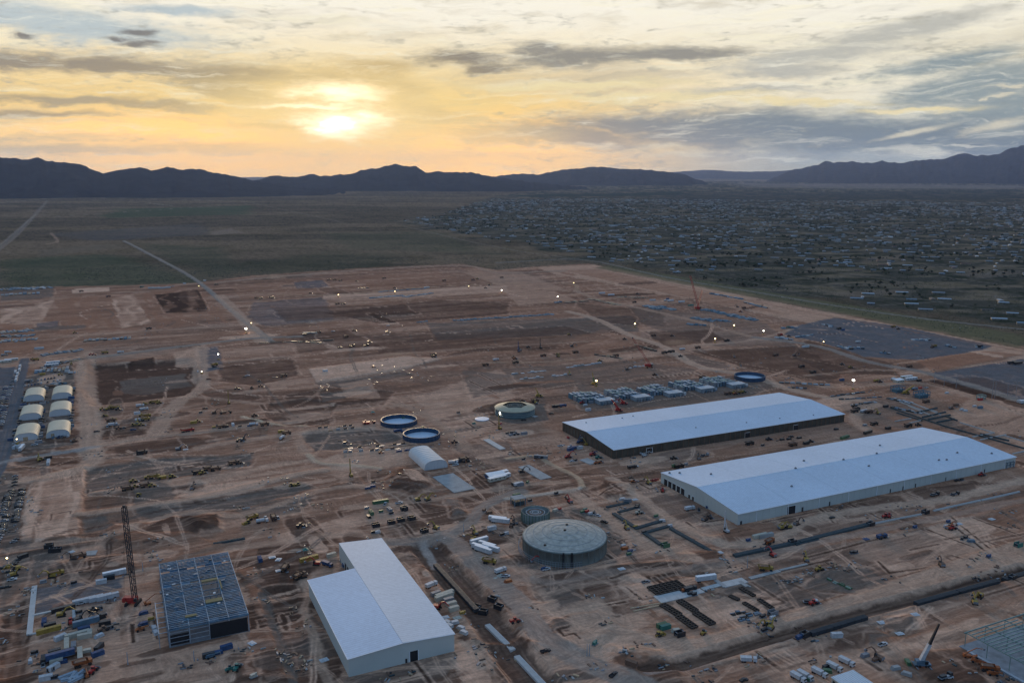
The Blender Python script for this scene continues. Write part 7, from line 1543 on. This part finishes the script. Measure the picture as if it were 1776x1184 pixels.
# ------------------------------------------------------------------ town and scrub beyond the boundary road
def tree_mesh(seed, n=90):
    r_ = random.Random(seed); mb = MB(); m1 = mat('leaf_dark', (.022, .035, .018), .9, 0, .4, .5, .1); m2 = mat('leaf_mid', (.045, .062, .030), .9, 0, .4, .5, .1)
    for i in range(n):
        while True:
            p = np.array([r_.uniform(-1, 1) for _ in range(3)])
            if .25 < np.linalg.norm(p) < 1: break
        c_ = np.array((p[0]*1.0, p[1]*1.0, 1.45+p[2]*.85))*1.0; c_[0] += .35*math.sin(seed+p[2]*3); s = r_.uniform(.22, .42)
        a = np.array([r_.gauss(0, 1) for _ in range(3)]); a /= np.linalg.norm(a); b = np.cross(a, (.3, .5, .8)); b /= np.linalg.norm(b)
        mb.add([c_+a*s, c_+b*s, c_-a*s, c_-b*s], [(0, 1, 2, 3)], m1 if r_.random() < .6 else m2)
    return mb.mesh('crown')
TM = [tree_mesh(s) for s in range(5)]
_t = MB(); _t.cyl((0, 0, 0), .14, .9, BRN, 6, r2=.08); _t.beam((0, 0, .7), (.4, .2, 1.3), .08, BRN); _t.beam((0, 0, .7), (-.4, .1, 1.3), .08, BRN); TRUNK = _t.mesh('trunk')
def house_mesh(rm, wm, L_, W_, h, rise, parts=True):
    w = MB(); w.box((0, 0, h/2), (L_, W_, h), wm); r_ = MB()
    r_.add([(-L_/2-.4, -W_/2-.4, h), (L_/2+.4, -W_/2-.4, h), (L_/2+.4, W_/2+.4, h), (-L_/2-.4, W_/2+.4, h), (-L_/2-.4, 0, h+rise), (L_/2+.4, 0, h+rise)], [(0, 1, 5, 4), (2, 3, 4, 5), (1, 2, 5), (3, 0, 4), (3, 2, 1, 0)], rm)
    d = MB(); d.box((L_*.1, -W_/2-.03, 1.1), (1.1, .08, 2.1), DARK); d2 = MB(); d2.box((-L_*.25, -W_/2-.03, 1.6), (1.6, .08, 1.0), DARK)
    return [('wall', w), ('roof', r_), ('door', d), ('window', d2)] if parts else None
RM = [('white', mat('house_roof_white', (.42, .46, .50), .5)), ('pale blue', mat('house_roof_pale_blue', (.17, .25, .32), .5)), ('grey', mat('house_roof_grey', (.13, .145, .16), .7)), ('light grey', mat('house_roof_light_grey', (.26, .28, .31), .6)), ('brown', mat('house_roof_brown', (.14, .10, .08), .8)), ('rust red', mat('house_roof_rust', (.22, .09, .06), .8))]
WMs = [mat('house_wall_cream', (.24, .21, .17), .8), mat('house_wall_grey', (.15, .155, .16), .8), mat('house_wall_tan', (.22, .18, .13), .8)]
HT = []
for nm_, rm in RM:
    for (L_, W_) in ((19, 5.5), (13, 10), (24, 9)):
        HT.append((nm_, 'long' if L_ == 19 else ('large' if L_ == 24 else 'square'), [(n_, m.mesh(n_)) for n_, m in house_mesh(rm, random.Random(L_).choice(WMs), L_, W_, 2.8, 1.1)], (L_, W_), rm))
def town():
    r_ = random.Random(99); rs_ = np.random.RandomState(4); N = 26000
    r = np.sqrt(rs_.uniform(1150**2, 8200**2, N)); a = rs_.uniform(math.radians(-8), math.radians(43), N); x = r*np.sin(a); y = r*np.cos(a)
    sd = psd(x, y, TOWN); dens = fbm(x/330, y/330, 3, 201)
    m = (sd > 8) & (dens > .31+.22*rs_.uniform(0, 1, N)); x, y, r, a = x[m], y[m], r[m], a[m]
    keep = rs_.uniform(0, 1, len(x)) < .27; xh, yh, rh, ah = x[keep], y[keep], r[keep], a[keep]
    o_ = np.argsort(rh); xh, yh, rh, ah = xh[o_], yh[o_], rh[o_], ah[o_]
    placed = []; zh = field(xh, yh, 'z'); cnt = 0; rest = MB(); grid = set()
    for X_, Y_, z, rr, aa in zip(xh, yh, zh, rh, ah):
        k = (int(X_/26), int(Y_/26))
        if k in grid: continue
        grid.add(k); vis = abs(aa) < math.atan(CX/FP)
        nm_, sz, parts_, (L_, W_), rm = HT[r_.randrange(len(HT))]
        if r_.random() < .45: nm_, sz, parts_, (L_, W_), rm = HT[r_.choice([0, 1, 2, 3, 4, 9, 10, 11])]
        rot = math.radians(-20)+r_.choice([0, 0, math.pi/2])+r_.uniform(-.08, .08)
        if cnt < 300 and vis:
            px, py = topx(X_, Y_, z); lab = '%s-roofed %s house in the desert town' % (nm_, sz)
            o = thing('house', lab, 'house', (X_, Y_, float(z)), rot, 'houses beyond the boundary road'); [link(n_, me, o) for n_, me in parts_]
            TREG.append((o, lab, px, py)); cnt += 1
        else:
            c_, s_ = math.cos(rot), math.sin(rot); k_ = r_.uniform(.8, 1.3)
            def tr(a_, b_, h_): return (X_+(a_*c_-b_*s_)*k_, Y_+(a_*s_+b_*c_)*k_, z+h_)
            l, w = L_/2, W_/2; h = 3.0
            rest.add([tr(-l, -w, 0), tr(l, -w, 0), tr(l, w, 0), tr(-l, w, 0), tr(-l, -w, h), tr(l, -w, h), tr(l, w, h), tr(-l, w, h)], [(0, 1, 5, 4), (1, 2, 6, 5), (2, 3, 7, 6), (3, 0, 4, 7)], WMs[cnt % 3])
            rest.add([tr(-l, -w, h), tr(l, -w, h), tr(l, w, h), tr(-l, w, h), tr(-l, 0, h+1.2), tr(l, 0, h+1.2)], [(0, 1, 5, 4), (2, 3, 4, 5), (1, 2, 5), (3, 0, 4)], rm)
    o = link('distant_houses', rest.mesh('distant_houses')); o['kind'] = 'stuff'; o['label'] = 'far houses of the desert town fading toward the mountains'; o['category'] = 'houses'
    # trees
    N = 26000; r = np.sqrt(rs_.uniform(1150**2, 7500**2, N)); a = rs_.uniform(math.radians(-8), math.radians(43), N); x = r*np.sin(a); y = r*np.cos(a)
    sd = psd(x, y, TOWN); dens = fbm(x/95, y/95, 4, 301, .6)
    m = (sd > 0) & (dens > .545+.05*rs_.uniform(0, 1, N)); x, y, r, a = x[m], y[m], r[m], a[m]; o_ = np.argsort(r); x, y, r, a = x[o_], y[o_], r[o_], a[o_]; z = field(x, y, 'z')
    cnt = 0; cr = mat('leaf_dark', (0, 0, 0)); rest = MB()
    mbv = []; mbf = []
    for X_, Y_, zz, aa in zip(x, y, z, a):
        s = r_.uniform(1.3, 3.6)
        if cnt < 300 and abs(aa) < math.atan(CX/FP):
            px, py = topx(X_, Y_, zz); o = thing('shrub_tree', '', 'tree', (X_, Y_, float(zz)), r_.uniform(0, 6), 'town trees'); o.scale = (s*r_.uniform(1, 1.5), s, s*r_.uniform(.7, 1.1))
            link('crown', r_.choice(TM), o); link('trunk', TRUNK, o); TREG.append((o, 'dark green %s tree' % ('small' if s < 2.5 else ('medium' if s < 3.4 else 'large')), px, py)); cnt += 1
        else:
            s *= 1.15
            for q in range(3):
                cx_, cy_ = X_+r_.uniform(-1, 1)*s, Y_+r_.uniform(-1, 1)*s; h = s*r_.uniform(1, 1.9); k = len(mbv); ra = r_.uniform(0, 2); e = s*r_.uniform(.7, 1.2)
                for t in range(4): mbv.append((cx_+e*math.cos(ra+t*1.57), cy_+e*math.sin(ra+t*1.57), zz+h*.35))
                mbv.append((cx_, cy_, zz+h)); mbv.append((cx_, cy_, float(zz)))
                for t in range(4): mbf.append((k+t, k+(t+1) % 4, k+4)); mbf.append((k+(t+1) % 4, k+t, k+5))
    rest.add(mbv, mbf, cr); o = link('distant_trees', rest.mesh('distant_trees')); o['kind'] = 'stuff'; o['label'] = 'far dark trees and shrubs among the town houses'; o['category'] = 'trees'
TREG = []
town()
def townlabels():
    # single each house or tree out by the nearest thing on the boundary road: ordinal along columns of the photograph
    byb = {}
    for o, lab, px, py in TREG:
        where = ('at the left end of the town' if px < 1100 else 'beyond the twin-mast crane' if px < 1260 else 'beyond the mid boundary strip' if px < 1400 else 'behind the grey gravel yard' if px < 1600 else 'at the far right of the town')
        byb.setdefault((lab, where), []).append((-py, o))
    for (lab, where), L_ in byb.items():
        L_.sort(key=lambda t: t[0]); n = len(L_)
        for i, (d, o) in enumerate(L_):
            s = lab.replace(' in the desert town', '')+' '+where
            if n > 1: s += ', '+OR(i)+' to us'
            o['label'] = s
townlabels()
autolabel()

# desert scrub near the boundary
def scrub():
    rs_ = np.random.RandomState(8); N = 60000; r = np.sqrt(rs_.uniform(1050**2, 2600**2, N)); a = rs_.uniform(-.62, .62, N); x = r*np.sin(a); y = r*np.cos(a)
    m = (psd(x, y, SITE) < -6) & (fbm(x/60, y/60, 3, 401) > .44); x, y = x[m][:26000], y[m][:26000]; z = field(x, y, 'z'); s = rs_.uniform(.5, 1.25, len(x))
    v = []; f = []
    for X_, Y_, Z_, S_ in zip(x, y, z, s):
        k = len(v); v += [(X_-S_, Y_-S_*.3, Z_), (X_+S_*.4, Y_-S_, Z_), (X_+S_, Y_+S_*.5, Z_), (X_-S_*.2, Y_+S_, Z_), (X_, Y_, Z_+S_*1.1)]
        f += [(k, k+1, k+4), (k+1, k+2, k+4), (k+2, k+3, k+4), (k+3, k, k+4)]
    mb = MB(); mb.v = v; mb.f = f; mb.mats = [mat('scrub_green', (.075, .074, .045), .95, 0, .5, .05, .1)]; mb.m = [0]*len(f)
    o = link('desert_scrub', mb.mesh('desert_scrub')); o['kind'] = 'stuff'; o['label'] = 'low creosote scrub dotted over the desert'; o['category'] = 'scrub'
scrub()
# dust raised by machines
def dust(px, py, rx, ry, rz_, dens, label):
    x, y = at(px, py); me = bpy.data.meshes.new('dust_cloud'); mb = MB(); mb.rev([(rx*math.cos(t), rz_*(1+math.sin(t))) for t in np.linspace(-1.45, 1.45, 10)], None, 20) if 0 else None
    vm = bpy.data.materials.new('dust_volume'); vm.use_nodes = True; n = vm.node_tree; n.nodes.clear(); pv = n.nodes.new('ShaderNodeVolumePrincipled'); out = n.nodes.new('ShaderNodeOutputMaterial'); n.links.new(pv.outputs[0], out.inputs['Volume'])
    pv.inputs['Color'].default_value = (.85, .66, .5, 1); t = n.nodes.new('ShaderNodeTexCoord'); l = n.nodes.new('ShaderNodeVectorMath'); l.operation = 'LENGTH'; n.links.new(t.outputs['Object'], l.inputs[0])
    mr = n.nodes.new('ShaderNodeMapRange'); mr.interpolation_type = 'SMOOTHSTEP'; mr.inputs[1].default_value = 1; mr.inputs[2].default_value = .1; mr.inputs[3].default_value = 0; mr.inputs[4].default_value = dens; n.links.new(l.outputs[1], mr.inputs[0]); n.links.new(mr.outputs[0], pv.inputs['Density'])
    mb = MB(); mb.rev([(max(.001, math.cos(t)), math.sin(t)) for t in np.linspace(-math.pi/2, math.pi/2, 12)], vm, 24)
    o = link('dust_cloud', mb.mesh('dust_cloud'), None, (x, y, rz_*.4), GA); o.scale = (rx, ry, rz_); o['kind'] = 'stuff'; o['label'] = label; o['category'] = 'dust'
for q in [(1172, 598, 34, 16, 7, .022, 'pale dust drifting where two haul roads meet'), (690, 618, 36, 14, 6, .016, 'tan dust over the pale strip left of centre'), (476, 484, 34, 18, 12, .012, 'small dust plume at the far edge of the site'), (858, 512, 40, 16, 5, .012, 'low dust beside the bright far lamp')]: dust(*q)
USE_HAZE = True
def haze():
    vm = bpy.data.materials.new('haze_air'); vm.use_nodes = True; n = vm.node_tree; n.nodes.clear(); pv = n.nodes.new('ShaderNodeVolumePrincipled'); out = n.nodes.new('ShaderNodeOutputMaterial'); n.links.new(pv.outputs[0], out.inputs['Volume'])
    pv.inputs['Color'].default_value = (.42, .58, .98, 1); pv.inputs['Density'].default_value = 1.35e-5; pv.inputs['Anisotropy'].default_value = .35
    mb = MB(); mb.box((0, 0, 480), (91500, 91500, 1260), vm); me = mb.mesh('haze'); o = link('haze', me); o['kind'] = 'stuff'
if USE_HAZE: haze()
print('objects', len(bpy.data.objects), 'time', time.time()-T0)
